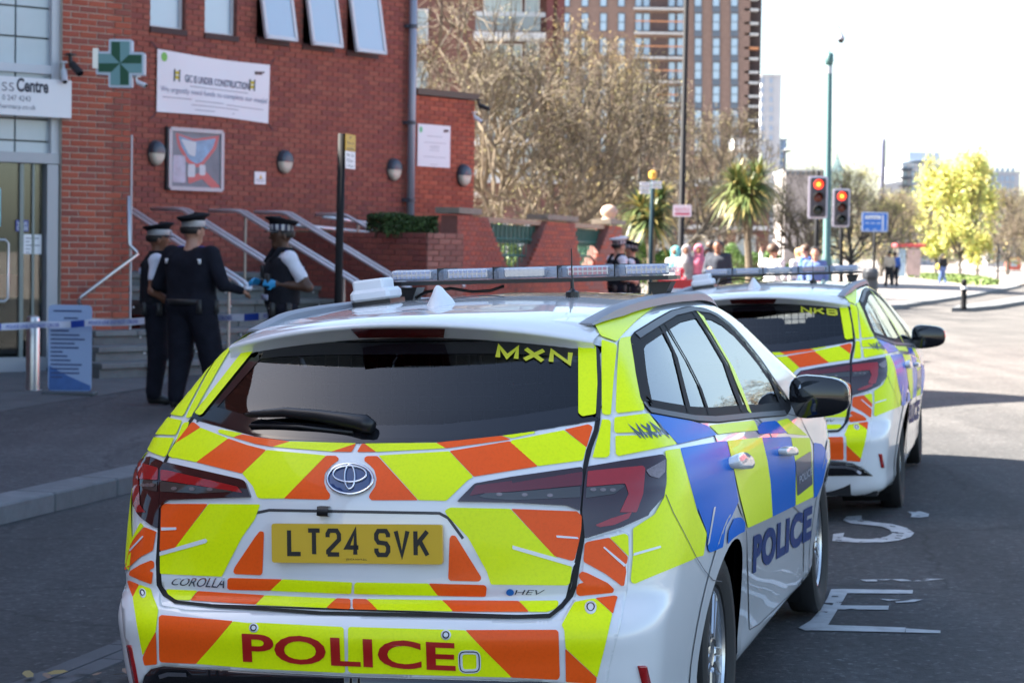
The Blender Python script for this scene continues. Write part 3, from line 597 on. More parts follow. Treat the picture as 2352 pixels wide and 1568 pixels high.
mb = MB(); [mb.add([bp_(.855 + u_, .115 + k * .03 + v_ , .006) for u_, v_ in ((0, .022), (.0, .05), (.09 - .02 * k, .04), (.09 - .02 * k, .012))], [[0, 1, 2, 3]]) for k in range(2)]; mb.build('script_logo', mat('logo_dark', (.08, .05, .05), .6), t)
mb = MB()
for x, y, dx, dz in ((0, 0, -.12, .1), (1, 0, .1, .12), (0, 1, -.1, -.1), (1, 1, .1, -.1)): p = bp_(x, y); mb.tube([p, p + DM * dx + np.array([0, 0, dz])], .006, 5)
mb.build('cord', M_DKTXT, t)
def flat_thing(name, x0, y0, x1, y1, fn, base, n, label, cat, m):
    a0, z1 = fn(x0, y0); a1, z0 = fn(x1, y1); t = thing(name, label, cat, base((a0 + a1) / 2, z0, n)); mb = MB(); mb.prism([(a0, z0), (a1, z0), (a1, z1), (a0, z1)], base(0, 0), DM, (0, 0, 1), NM, n, n + .012); mb.build('board', m, t); return t, a0, a1, z0, z1
# framed poster
t, a0, a1, z0, z1 = flat_thing('poster_case', 384, 296, 502, 437, wallm, HM, .05, 'silver framed poster case with a blue and red print on the hall', 'poster', mat('poster_grey', (.22, .23, .26), .5, spec=.2, var=.2, scale=3))
mb = MB()
for p, q in (((a0, z0), (a1, z0)), ((a0, z1), (a1, z1)), ((a0, z0), (a0, z1)), ((a1, z0), (a1, z1))): mb.bar(HM(*p, .05), HM(*q, .05), .055, .07, up=NM)
mb.build('frame', mat('poster_frame', (.42, .43, .46), .45, metal=.1), t); mb = MB(); mb.prism([(a0 - .05, z0 - .03), (a1, z0 - .03), (a1, z1 + .03), (a0 - .05, z1 + .03)], PM, DM, (0, 0, 1), NM, 0, .045); mb.build('back_box', M_DARK, t)
Wd, Hd = a1 - a0, z1 - z0
def art(pts, m, n): mb = MB(); mb.prism(rounded([(a0 + x * Wd, z1 - y * Hd) for x, y in pts][::-1], .03), PM, DM, (0, 0, 1), NM, n - .002, n); mb.build('print', m, t)
art([(.10, .06), (.45, .15), (.95, .06), (.88, .30), (.62, .60), (.50, .63), (.32, .55), (.16, .30)], mat('print_red', (.50, .10, .10), .4), .064)
art([(.15, .10), (.45, .19), (.88, .11), (.82, .28), (.60, .54), (.50, .57), (.36, .50), (.21, .28)], mat('print_blue', (.16, .32, .48), .4, var=.4, scale=6), .066)
art([(.20, .16), (.5, .2), (.48, .45), (.36, .42)], mat('print_pale', (.50, .56, .60), .4), .068)
art([(.06, .44), (.30, .44), (.30, .9), (.06, .9)], mat('print_lilac', (.40, .41, .50), .4, var=.2, scale=9), .064)
art([(.34, .58), (.48, .58), (.48, .80), (.34, .80)], MATS['print_pale'], .067); art([(.56, .58), (.68, .58), (.68, .76), (.56, .76)], MATS['print_pale'], .067)
art([(.34, .78), (.70, .70), (.98, .95), (.80, .97), (.62, .82), (.36, .92)], MATS['print_red'], .0655)
t, a0, a1, z0, z1 = flat_thing('notice', 583, 394, 608, 424, wallm, HM, .01, 'small square white notice on the hall under a wall lamp', 'notice', M_WSIGN)
mb = MB(); mb.prism([(a0 + .09, z1 - .1), (a0 + .15, z1 - .1), (a0 + .12, z1 - .04)], PM, DM, (0, 0, 1), NM, .022, .024); mb.build('warning_mark', mat('warning_amber', (.6, .35, .02), .5), t)
mb = MB(); [mb.prism([(a0 + .03, z0 + .04 + .03 * i), (a1 - .03, z0 + .04 + .03 * i), (a1 - .03, z0 + .05 + .03 * i), (a0 + .03, z0 + .05 + .03 * i)], PM, DM, (0, 0, 1), NM, .022, .0235) for i in range(2)]; mb.build('print_line', M_GYTXT, t, kind='stuff')
t, a0, a1, z0, z1 = flat_thing('notice', 959, 284, 1032, 386, wallm, HM, .0, 'large white portrait notice on the orange brick annex', 'notice', mat('notice_white', (.72, .72, .76), .5))
mb = MB(); mb.prism([(a0 + .07 + .035 * math.cos(k), z1 - .09 + .05 * math.sin(k)) for k in [2 * math.pi * i / 14 for i in range(14)]], PM, DM, (0, 0, 1), NM, .0125, .014); mb.build('round_logo', mat('logo_green2', (.15, .5, .25), .6), t)
mb = MB(); mb.prism([(a1 - .17, z1 - .11), (a1 - .04, z1 - .10), (a1 - .05, z1 - .06), (a1 - .16, z1 - .065)], PM, DM, (0, 0, 1), NM, .0125, .014); mb.build('script_logo', MATS['logo_dark'], t)
mb = MB()
for x0, x1, y in ((.28, .76, .27), (.2, .86, .42), (.38, .66, .50), (.38, .66, .54), (.36, .66, .6), (.18, .86, .76), (.4, .62, .94)): mb.prism([(a0 + x0 * (a1 - a0), z1 - y * (z1 - z0) - .009), (a0 + x1 * (a1 - a0), z1 - y * (z1 - z0) - .009), (a0 + x1 * (a1 - a0), z1 - y * (z1 - z0)), (a0 + x0 * (a1 - a0), z1 - y * (z1 - z0))], PM, DM, (0, 0, 1), NM, .0125, .0135)
mb.build('print_line', mat('notice_grey', (.35, .35, .40), .6), t, kind='stuff')
a, z = wallm(1086, 243); cctv(HM(A_end - .0, z, .08), NM + [.3, 0, -.4], M_BLKP, 'black camera at the top right corner of the annex', s=1.2)
cctv(HM(A_end - .08, wallm(1083, 262)[1] - .05, .05), NM + [.2, 0, -.7], M_WSIGN, 'white dome camera just under the black one on the annex', s=1.0)

# ---------------------------------------------------------------- stairs, handrails, planter
LZ = 1.22; D0, GO, NS = 1.95, .387, 6; RISE = (LZ - .07) / 7
st = thing('stairs', 'wide grey stone stairs climbing to the brick hall', 'stairs', HM(0, 0, D0 + 1))
def step_left(k):            # the two lowest run on in front of the pier
    return {0: -3.6, 1: -3.5, 2: -3.25}.get(k, -2.2)
def SP(a, n, z): return PM + DM * a + NM * n + np.array([0, 0, z])
SR_END = wallm(981, 500)[0]
r0 = D0 + GO * NS
for k in range(7):            # k = 0 lowest
    z1_ = .07 + RISE * (k + 1); n1 = r0 - GO * k; n0 = n1 - GO if k < 6 else -.1
    a = -3.9 if k < 3 else -1.9; a += .26 * k if k < 3 else 0
    lens = 1.15; i = 0
    while a < 2.1:
        b = min(2.1, a + lens * (1 if (i or k % 2) else .55)); mb = MB(); c = SP((a + b) / 2, (n1 + n0) / 2 - .0, z1_ - .03); mb.box(c, (b - a - .008, n1 - n0 + .05, .06), math.radians(49.5), .006); mb.build('tread', M_STEP, st)
        mb = MB(); mb.prism([(a + .004, z1_ - RISE - .02), (b - .004, z1_ - RISE - .02), (b - .004, z1_ - .06), (a + .004, z1_ - .06)], PM, DM, (0, 0, 1), NM, n0 - .2 if k < 6 else n0, n1 - .02 - .01 * ((i + k) % 2)); mb.build('riser', mat('riser_stone', (.12, .132, .135), .8, var=.3, scale=3, obr=.3), st); a = b; i += 1
mb = MB()
for k in range(0, 7):
    for j in range(7): mb.ball(SP(-3.2 + .26 * k + j * .8, r0 - GO * k - .008, .07 + RISE * (k + .5)), .014, 6, 4)
mb.build('nosing_stud', M_WSIGN, st, kind='stuff')
M_RAIL = mat('rail_steel', (.62, .64, .68), .35, metal=.5)
def rail_at(px, single, label):
    p = on_plane(px, 485, SP(0, D0, 0), NM); a = (p - PM) @ DM; zt = 2.06; t = thing('stair_handrail', label, 'handrail', SP(a, D0 + 1, LZ - .5), 'handrails of the hall stairs')
    for off in ((0,) if single else (-.055, .055)):
        mb = MB(); mb.tube([SP(a + off, D0 - .55, zt), SP(a + off, D0 - .05, zt), SP(a + off, D0 + .08, zt - .02), SP(a + off, D0 + 2.2, zt - .90), SP(a + off, D0 + 2.32, zt - .97)], .026, 8); mb.build('rail', M_RAIL, t, smooth=True)
    if not single:
        mb = MB(); mb.tube([SP(a - .055, D0 + 2.32, zt - .97), SP(a, D0 + 2.38, zt - .99), SP(a + .055, D0 + 2.32, zt - .97)], .026, 8); mb.build('rail_end', M_RAIL, t, smooth=True)
    for n in ((D0 + .12, D0 + 2.0) if not single else (D0 + .3, D0 + 1.9)):
        zr = zt - .02 - .425 * (n - D0 - .08); k = int((r0 - n) / GO); mb = MB(); mb.tube([SP(a, n, .07 + RISE * max(0, k + 1) - .02), SP(a, n, zr)], .019, 8); mb.build('post', mat('post_steel', (.42, .38, .34), .4, metal=.6), t)
for px, sg, lab in ((285, 0, 'double steel handrail nearest the brick pier, behind the two officers'), (418, 0, 'double steel handrail right behind the tall dark officer'), (550, 0, 'double steel handrail behind the officer in blue gloves'), (655, 0, 'double steel handrail ending by the black pole'), (788, 1, 'single steel handrail on the planter wall, furthest right')): rail_at(px, sg, lab)
t = thing('landing_guardrail', 'two level steel tubes guarding the landing next to the hedge', 'railing', SP(2.0, 1.6, LZ))
for y0, y1, x0 in ((497, 515, 740), (513, 535, 640)):
    p = on_plane(860, y1, SP(0, 1.35, 0), NM); q = on_plane(x0, y0, SP(0, 1.35, 0), NM); mb = MB(); mb.tube([q, p], .026, 8); mb.build('rail', M_RAIL, t, smooth=True)
# tall planter with hedge, lower planter in front of the hall
pc = on_plane(981, 538, SP(0, r0 + .05, 0), NM); ac = (pc - PM) @ DM; zt = pc[2]
pl = thing('planter', 'tall brick planter with a clipped hedge on top', 'planter', SP(ac, r0, .1))
r0p = r0 + .05
brick_wall(pl, SP(ac, r0p - 3.3 + 0, 0) * [1, 1, 0], NM, 3.3, 0., round(zt / .075) * .075, [RED[2], RED[0]], M_MORTD, nparts=0) if False else None
# face toward the stairs: its outward normal is -DM, seen left to right along +NM
brick_wall(pl, SP(ac, r0p - 2.6, 0), NM, 2.6, 0., round(zt / .075) * .075, [RED[2], RED[0]], M_MORTD, nparts=200)
a_e = on_plane(1064, 560, SP(0, r0p, 0), NM); a_e = (a_e - PM) @ DM
brick_wall(pl, SP(ac, r0p, 0), DM, a_e - ac, 0., round(zt / .075) * .075, PALE, M_MORTD, nparts=200)
mb = MB(); mb.prism([(ac + .1, 0), (a_e, 0), (a_e, zt - .05), (ac + .1, zt - .05)], PM, DM, (0, 0, 1), NM, r0p - 2.6, r0p - .1); mb.build('soil', mat('soil', (.035, .025, .018), .95, var=.4, scale=20), pl)
pl2 = thing('planter', 'low brick planter with a dark hedge behind the stair handrails', 'planter', SP(1.4, 1.0, LZ))
a0 = wallm(575, 600)[0] + .35
brick_wall(pl2, SP(a0, 1.25, LZ - .05), DM, 2.3, LZ - .05, LZ + .325, [RED[2]], M_MORTD, nparts=60)
mb = MB(); mb.prism([(a0, LZ), (a0 + 2.3, LZ), (a0 + 2.3, LZ + .28), (a0, LZ + .28)], PM, DM, (0, 0, 1), NM, .1, 1.1); mb.build('soil', MATS['soil'], pl2)

def leaf_cloud(name, parent, pts, size, mats, kind=None, flat=.6):
    """many small leaf-sized faces at the given points"""
    P = np.asarray(pts); n = len(P); a = rng.normal(size=(n, 3)); a /= np.linalg.norm(a, axis=1, keepdims=True); b = rng.normal(size=(n, 3)); b -= a * (a * b).sum(1, keepdims=True); b /= np.linalg.norm(b, axis=1, keepdims=True)
    s = (size * rng.uniform(.6, 1.4, n))[:, None]; V = np.concatenate([P - a * s, P + b * s * flat, P + a * s, P - b * s * flat]); i = np.arange(n); F = np.stack([i, i + n, i + 2 * n, i + 3 * n], 1)
    me = bpy.data.meshes.new(name); V = V - np.array(parent.location)
    me.from_pydata(V.tolist(), [], F.tolist())
    for m in mats: me.materials.append(m)
    me.polygons.foreach_set('material_index', rng.integers(0, len(mats), n).astype(np.int32)); me.update()
    o = bpy.data.objects.new(name, me); COL.objects.link(o); o.parent = parent
    if kind: o['kind'] = kind
    return o
LEAF_D = [mat('hedge_leaf_0', (.040, .080, .020), .6), mat('hedge_leaf_1', (.060, .115, .026), .55), mat('hedge_leaf_2', (.028, .055, .018), .6)]
LEAF_B = [mat('bright_leaf_0', (.10, .19, .025), .55), mat('bright_leaf_1', (.14, .25, .03), .5), mat('bright_leaf_2', (.06, .13, .02), .6)]
M_STEM = mat('shrub_stem', (.06, .045, .03), .9)
def hedge(o, u, v, L, Wd, H, n, size, mats, label, name='hedge', wob=.1):
    t = thing(name, label, 'hedge', o); u = np.asarray(u); v = np.asarray(v); x = rng.uniform(0, L, n); y = rng.uniform(-Wd / 2, Wd / 2, n)
    hh = H * (1 - wob + wob * np.sin(x * 3.1 + 1) * np.cos(x * 1.7) + .06 * np.sin(x * 9)); z = hh * np.sqrt(rng.uniform(0, 1, n)); 
    k = rng.uniform(0, 1, n) < .5; z = np.where(k, hh * rng.uniform(.86, 1.03, n), z); y = np.where(~k & (rng.uniform(0, 1, n) < .6), np.sign(y) * Wd / 2 * rng.uniform(.88, 1.06, n), y)
    leaf_cloud('foliage', t, np.asarray(o) + u * x[:, None] + v * y[:, None] + np.array([0, 0, 1.]) * z[:, None], size, mats)
    mb = MB()
    for i in range(int(L / .3) + 1): p = np.asarray(o) + u * min(L, .3 * i); mb.tube([p, p + [0.03, .02, H * .7]], .012, 5)
    mb.build('stem', M_STEM, t); return t
hp0 = on_plane(862, 530, SP(0, r0p - .9, 0), NM); hp0[2] = zt - .05; hu = SP(a_e - .1, r0p - .55, zt - .05) - hp0; hL = np.linalg.norm(hu[:2]); hu = hu / np.linalg.norm(hu)
hedge(hp0, hu, np.array([-hu[1], hu[0], 0]), hL, .75, .30, 15000, .022, LEAF_D, 'clipped dark green hedge on top of the tall brick planter', wob=.06)
hedge(SP(a0 + .1, .7, LZ + .28), DM, NM, 2.1, .7, .30, 9000, .022, LEAF_D, 'dark low hedge half hidden behind the stair handrails')
# ---------------------------------------------------------------- park wall, far buildings
M_BRK = mat('far_brown_brick', (.215, .145, .12), .9, var=.15, scale=2.2, bump=.1, bscale=12); M_BRK2 = mat('far_dark_brick', (.13, .06, .05), .9, var=.15, scale=2.5)
M_CONC = mat('pale_concrete', (.46, .47, .48), .8, var=.08, scale=1.5); M_WGL = mat('window_blue_glass', (.30, .42, .55), .08, spec=1., coat=.8); M_FRM = mat('window_frame_dark', (.045, .06, .08), .5)
M_GRYB = mat('hazed_grey_cladding', (.40, .41, .44), .6, var=.06, scale=.3); M_BLUB = mat('hazed_blue_cladding', (.30, .38, .50), .5, var=.06, scale=.3); M_ORAIL = mat('orange_rail', (.50, .22, .10), .5)  # cladding of the far blocks has haze put into its pale colour
pw = thing('park_wall', 'low brick park wall with swept openings and a stone ball', 'wall', at(1240, 640, 36) * [1, 1, 0])
WA = at(1050, 500, 31.5) * [1, 1, 0]; WB = at(1425, 500, 41.) * [1, 1, 0]; du = (WB - WA) / np.linalg.norm(WB - WA); wn = np.array([du[1], -du[0], 0])
def pk(px, py):
    p = on_plane(px, py, WA, wn); return (p - WA) @ du, p[2]
s1 = pk(1094, 560)[0]; e1 = pk(1190, 560)[0]; s2 = pk(1190, 560)[0]; e2 = pk(1345, 560)[0]; s3 = pk(1345, 560)[0]; e3 = pk(1428, 560)[0]
zt1 = pk(1080, 492)[1]
def sweep_r(a0, a1, zh, zl): return lambda a: zl + (zh - zl) * max(0., 1 - (a - a0) / (a1 - a0)) ** 1.6 if a > a0 else zh
def sweep_l(a0, a1, zh, zl): return lambda a: zl + (zh - zl) * max(0., (a - a0) / (a1 - a0)) ** 1.6 if a < a1 else zh
q1 = pk(1120, 505)[0]; z_lo = pk(1185, 640)[1]
brick_wall(pw, WA, du, e1, 0., round(zt1 / .075) * .075, RED2[:1] + RED[:2], M_MORTD, nparts=120, top=sweep_r(q1, e1, zt1, z_lo))
qa, qb = pk(1255, 560)[0], pk(1318, 560)[0]; q2 = pk(1300, 505)[0]
brick_wall(pw, WA + du * e1, du, e2 - e1, 0., round(zt1 / .075) * .075, RED2[:2] + RED[:1], M_MORTD, nparts=120, top=lambda a: min(sweep_l(0, qa - e1, zt1, z_lo)(a), sweep_r(qb - e1, e2 - e1, zt1, z_lo)(a)))
qc = pk(1400, 560)[0]
brick_wall(pw, WA + du * s3, du, e3 - s3, 0., round(zt1 / .075) * .075, PALE[2:3] + RED2[:1], M_MORTD, nparts=80, top=sweep_l(0, qc - s3, zt1, z_lo))
for a, b, c in ((0, pk(1098, 500)[0], 'a'), (qa - .05, qb + .05, 'b'), (qc - .1, e3 + .05, 'c')):
    mb = MB(); mb.prism([(a - .05, zt1), (b + .05, zt1), (b + .05, zt1 + .09), (a - .05, zt1 + .09)], WA, du, (0, 0, 1), wn, -.33, .05); mb.build('coping', mat('coping_stone', (.22, .19, .15), .8, var=.2, scale=6), pw)
for a, b in ((q1, qa), (qb, qc)):
    mb = MB(); mb.prism([(a, zt1 - .10), (b, zt1 - .10), (b, zt1 - .02), (a, zt1 - .02)], WA, du, (0, 0, 1), wn, -.22, -.08); mb.build('beam', mat('beam_stone', (.34, .25, .17), .8, var=.2, scale=8), pw)
    mb = MB(); n = 14; L = b - a
    for i in range(n + 1): mb.tube([WA + du * (a + L * i / n) + wn * -.15 + np.array([0, 0, z]) for z in (z_lo * .6, zt1 - .1)], .012, 5)
    for z in (zt1 - .35, zt1 - .62, .9): mb.tube([WA + du * q + wn * -.15 + np.array([0, 0, z]) for q in (a, b)], .018, 5)
    mb.build('railing', mat('railing_green', (.02, .12, .09), .5), pw)
    mb = MB(); mb.prism([(a, zt1 - .42), (b, zt1 - .42), (b, zt1 - .12), (a, zt1 - .12)], WA, du, (0, 0, 1), wn, -.19, -.17); mb.build('screen_panel', mat('screen_green', (.02, .09, .07), .6), pw)
mb = MB(); c = WA + du * ((qc + e3) / 2) + wn * -.14 + np.array([0, 0, zt1]); mb.lathe([(.15, .08), (.15, .11), (.10, .13), (.13, .16), (.165, .22), (.165, .27), (.12, .34), (.05, .37), (.01, .375)], c, 20); mb.build('stone_ball', mat('ball_stone', (.42, .30, .23), .8, var=.12, scale=5), pw, smooth=True)

def block(name, label, x0, x1, Y, ztop, dep, m, z0=-.3, cat='building', group=None, roof=True):
    a = at(x0, 580, Y); b = at(x1, 580, Y); t = thing(name, label, cat, ((a[0] + b[0]) / 2, Y, 0), group); mb = MB(); mb.box(((a[0] + b[0]) / 2, Y + dep / 2, (z0 + ztop) / 2), (b[0] - a[0], dep, ztop - z0)); mb.build('wall', m, t)
    if roof: mb = MB(); mb.box(((a[0] + b[0]) / 2, Y + dep / 2, ztop + .15), (b[0] - a[0] + .4, dep + .4, .3)); mb.build('parapet', M_CONC, t)
    return t
_wm = {}
def window(t, x0, y0, x1, y1, Y, frame=M_FRM, pane=M_WGL, proud=.0, split=True, fr=.06, trans=True):
    """a framed window in the facade plane y = Y"""
    a = at(x0, y1, Y); b = at(x1, y0, Y); w_, h = b[0] - a[0], b[2] - a[2]; k = (round(w_, 2), round(h, 2), frame.name, pane.name, split, fr)
    if k not in _wm:
        mb = MB(); 
        for c, s in (((0, 0, -h / 2 + fr / 2), (w_, .16, fr)), ((0, 0, h / 2 - fr / 2), (w_, .16, fr)), ((-w_ / 2 + fr / 2, 0, 0), (fr, .16, h - 2 * fr)), ((w_ / 2 - fr / 2, 0, 0), (fr, .16, h - 2 * fr))): mb.box(c, s)
        if split: mb.box((0, 0, 0), (w_ - 2 * fr, .15, fr))
        f = mb.build('window', frame, None); mb = MB(); mb.box((0, .03, 0), (w_ - fr, .03, h - fr)); p = mb.build('pane', pane, f, local=True); _wm[k] = (f.data, p.data); bpy.data.objects.remove(p); bpy.data.objects.remove(f)
    f = bpy.data.objects.new('window', _wm[k][0]); p = bpy.data.objects.new('pane', _wm[k][1]); COL.objects.link(f); COL.objects.link(p); f.parent = t; p.parent = f
    f.location = Vector(((a[0] + b[0]) / 2, Y - .05, (a[2] + b[2]) / 2)) - t.location; return f
Z = lambda y, Y, x=1176: float(at(x, y, Y)[2])
# brick tower
YT_ = 262.
tw = block('brick_tower', 'tall brown brick tower block with columns of blue windows', 1284, 1712, YT_, 40, 22, M_BRK, 12)
rows = [(-25, 16), (31, 72), (88, 128), (143, 183), (198, 237), (253, 294), (309, 349)]
zc = lambda x: 1176 + .2502 * x
for y0, y1 in rows:
    for x in (465, 635, 805, 970): window(tw, zc(x), y0, zc(x + 68), y1, YT_)
    for x in (1672, 1838, 2005): window(tw, zc(x), y0, zc(x + 72), y1, YT_)
    for x in (1128, 1200, 1432, 1510): window(tw, zc(x), y0, zc(x + 68), y1 , YT_, split=False)
for y0, y1 in rows:
    a = at(zc(1115), y1 + 9, YT_); b = at(zc(1585), y1 + 4, YT_)
    mb = MB(); mb.box(((a[0] + b[0]) / 2, YT_ - .6, (a[2] + b[2]) / 2), (b[0] - a[0], 1.3, .22)); mb.build('balcony_slab', M_CONC, tw)
    a = at(zc(1125), y0 + 20, YT_); mb = MB(); mb.box(((a[0] + b[0]) / 2, YT_ - 1.2, a[2]), (b[0] - a[0], .08, .16)); mb.build('balcony_rail', M_ORAIL, tw)
    a = at(zc(1280), y1, YT_); b = at(zc(1425), y0, YT_); mb = MB(); mb.box(((a[0] + b[0]) / 2, YT_ - .03, (a[2] + b[2]) / 2), (b[0] - a[0], .1, b[2] - a[2])); mb.build('recess_panel', mat('recess_brown', (.10, .065, .06), .8), tw)
    for x in (1672, 1838, 2005):
        a = at(zc(x), y1 + 13, YT_); b = at(zc(x + 72), y1 + 1, YT_); mb = MB(); mb.box(((a[0] + b[0]) / 2, YT_ - .03, (a[2] + b[2]) / 2), (b[0] - a[0], .12, b[2] - a[2])); mb.build('spandrel', mat('spandrel_slate', (.10, .13, .17), .5), tw)
# corner of the tower: loggias, their shade put into the dark wall colour
a = at(1712, 580, YT_ + 1.5); b = at(1739, 580, YT_ + 1.5); mb = MB(); mb.box(((a[0] + b[0]) / 2, YT_ + 12, 26), (b[0] - a[0], 20, 28)); mb.build('corner_wall', mat('loggia_shade', (.07, .05, .05), .8), tw)
for y0, y1 in rows:
    for yy, m in ((y1 + 8, M_CONC), (y0 + 24, M_ORAIL if y0 == 88 else M_CONC)):
        p = at(1725, yy, YT_ + .6); mb = MB(); mb.box((p[0], YT_ + .8, p[2]), (b[0] - a[0] + .3, 1.6, .28)); mb.build('balcony_slab', m, tw)
p = at(1716, 332, 255); mb = MB(); mb.box((p[0], 262, p[2]), (at(1748, 0, 255)[0] - at(1684, 0, 255)[0], 16, 1.35)); mb.build('canopy', M_CONC, tw)
mb = MB(); mb.box((at(1715, 0, 258)[0], 266, 6), (at(1742, 0, 258)[0] - at(1640, 0, 258)[0], 14, 13.5)); mb.build('base', M_BRK2, tw)
window(tw, 1683, 352, 1723, 378, 258.6, M_CONC, M_WGL)
# slab tower and the smaller blocks round it
t = block('grey_slab_tower', 'slim pale grey tower block right of the brown brick tower', 1741, 1786, 420, Z(165, 420), 30, M_GRYB)
for i in range(9):
    for j in range(2): window(t, 1746 + 20 * j, 178 + 22 * i, 1756 + 20 * j, 192 + 22 * i, 420, M_GRYB, M_BLUB, split=False, fr=.1)
t = block('blue_block', 'small blue grey block at the foot of the pale slab tower', 1784, 1801, 450, Z(312, 450), 20, M_BLUB)
for i in range(3): window(t, 1788, 322 + 20 * i, 1797, 334 + 20 * i, 450, M_FRM, M_WGL, split=False, fr=.1)
t = block('low_terrace', 'long low grey terrace far down the street', 1800, 1905, 330, Z(383, 330), 14, mat('far_terrace', (.30, .27, .26), .8))
for i in range(8): window(t, 1806 + 12 * i, 390, 1812 + 12 * i, 402, 330, M_FRM, M_WGL, split=False, fr=.1)
t = block('balcony_block', 'pale blue apartment block with balconies behind the yellow trees', 2068, 2170, 420, Z(366, 420), 26, M_GRYB)
mb = MB(); q = at(2130, 358, 420); mb.box((q[0], 432, q[2]), (6.2, 18, 1.6)); mb.build('roof_storey', M_BLUB, t)
for i in range(4):
    y = 374 + 19 * i
    for x in (2074, 2092, 2108, 2126, 2144, 2156): window(t, x, y, x + 10, y + 12, 420, M_FRM, M_WGL, split=False, fr=.08)
    a = at(2064, y + 16, 420); b = at(2090, y + 16, 420); mb = MB(); mb.box(((a[0] + b[0]) / 2, 418.8, a[2]), (b[0] - a[0], 2.4, .45)); mb.build('balcony', M_FRM, t)
t = block('pale_block', 'pale grey office block at the right, behind the yellow trees', 2268, 2337, 460, Z(379, 460), 26, M_GRYB)
for i in range(4):
    for x in (2274, 2286, 2298, 2310, 2322): window(t, x, 386 + 18 * i, x + 8, 398 + 18 * i, 460, M_BLUB, M_WGL, split=False, fr=.1)
t = thing('chimney', 'tall slim dark chimney standing alone on the skyline', 'chimney', at(2029, 430, 380) * [1, 1, 0]); q = at(2029, 318, 380)
mb = MB(); mb.tube([(q[0], 380, 0), (q[0], 380, q[2] - 1), (q[0], 380, q[2] - .3), (q[0], 380, q[2])], [.55, .42, .40, .2], 14); mb.build('stack', mat('chimney_slate', (.13, .14, .20), .8), t, smooth=True)
t = thing('spire', 'faint pale green church spire right of the teal column', 'spire', at(1925, 420, 420) * [1, 1, 0]); q = at(1924, 343, 420); mb = MB(); mb.lathe([(1.1, 0), (1.1, q[2] - 5), (1.5, q[2] - 4.6), (.7, q[2] - 3), (.25, q[2] - 1.5), (.05, q[2])], (q[0], 420, 0), 8); mb.build('steeple', mat('copper_green', (.45, .62, .55), .7), t)
# brown apartment block with balconies behind the bare trees
YA = 100.
ab = block('apartment_block', 'brown brick apartment block with white balconies behind bare trees', 930, 1288, YA, 19, 16, M_BRK2)
for x0, x1 in ((1246, 1262), (1270, 1286)):
    a = at(x0, 580, YA); b = at(x1, 580, YA); mb = MB(); mb.box(((a[0] + b[0]) / 2, YA - .15, 9.5), (b[0] - a[0], .3, 19)); mb.build('pier', mat('pier_maroon', (.16, .055, .055), .9), ab)
for y in (-88, 32, 152, 272, 392):
    for yy, hh in ((0, 13), (50, 15)):
        a = at(1089, y + yy, YA); b = at(1252, y + yy + hh, YA); mb = MB(); mb.box(((a[0] + b[0]) / 2, YA - .9, (a[2] + b[2]) / 2), (b[0] - a[0], 1.8 if yy else .12, a[2] - b[2])); mb.build('balcony_slab' if yy else 'balcony_rail', M_CONC, ab)
    a = at(1094, y + 14, YA); b = at(1240, y + 49, YA); mb = MB(); mb.box(((a[0] + b[0]) / 2, YA - 1.7, (a[2] + b[2]) / 2), (b[0] - a[0], .04, a[2] - b[2])); mb.build('balcony_glass', mat('balcony_glass_grey', (.16, .19, .20), .15, coat=.5), ab)
    window(ab, 1110, y - 50, 1200, y + 30, YA, M_CONC, mat('window_pale', (.30, .36, .38), .1, coat=.6), split=False); window(ab, 1205, y - 55, 1240, y + 20, YA, M_CONC, MATS['window_pale'], split=False)
    window(ab, 955, y - 10, 984, y + 70, YA, M_CONC, MATS['window_pale'])
lb_ = block('low_brick_house', 'low maroon brick building with white window bands behind the park', 1110, 1765, 96, 4.7, 10, M_BRK2)
for x in (1120, 1180, 1345, 1450, 1500, 1560, 1600, 1690): window(lb_, x, 540, x + 46, 588, 96, M_CONC, MATS['window_pale'], split=(x % 3 == 0)); 
a = at(1120, 500, 96); b = at(1760, 500, 96); mb = MB(); mb.box(((a[0] + b[0]) / 2, 95.8, Z(515, 96)), (b[0] - a[0], .5, .18)); mb.build('white_band', M_CONC, lb_)
# unseen terrace added left of the frame to shade the near road
TC = UV(-12.4, 3, 0); sh_t = thing('shade_terrace', 'unseen brick terrace added along the left kerb to shade the road', 'building', TC)
ux, uy = SD, -SR
mb = MB(); mb.frame(UV(-17.5, -2, 6.2), SR, SD, (0, 0, 1), 5, 17, 6.4); mb.build('wall', MATS['plain_brick'], sh_t)
for i in range(9):
    for j in range(3):
        mb = MB(); mb.frame(UV(-12.46, -16 + 3.6 * i, 2.2 + 3.9 * j), SR, SD, (0, 0, 1), .08, .8, 1.1); wd = mb.build('window', M_ALUW, sh_t); mb = MB(); mb.frame(UV(-12.40, -16 + 3.6 * i, 2.2 + 3.9 * j), SR, SD, (0, 0, 1), .04, .72, 1.02); mb.build('pane', M_WGL, wd)

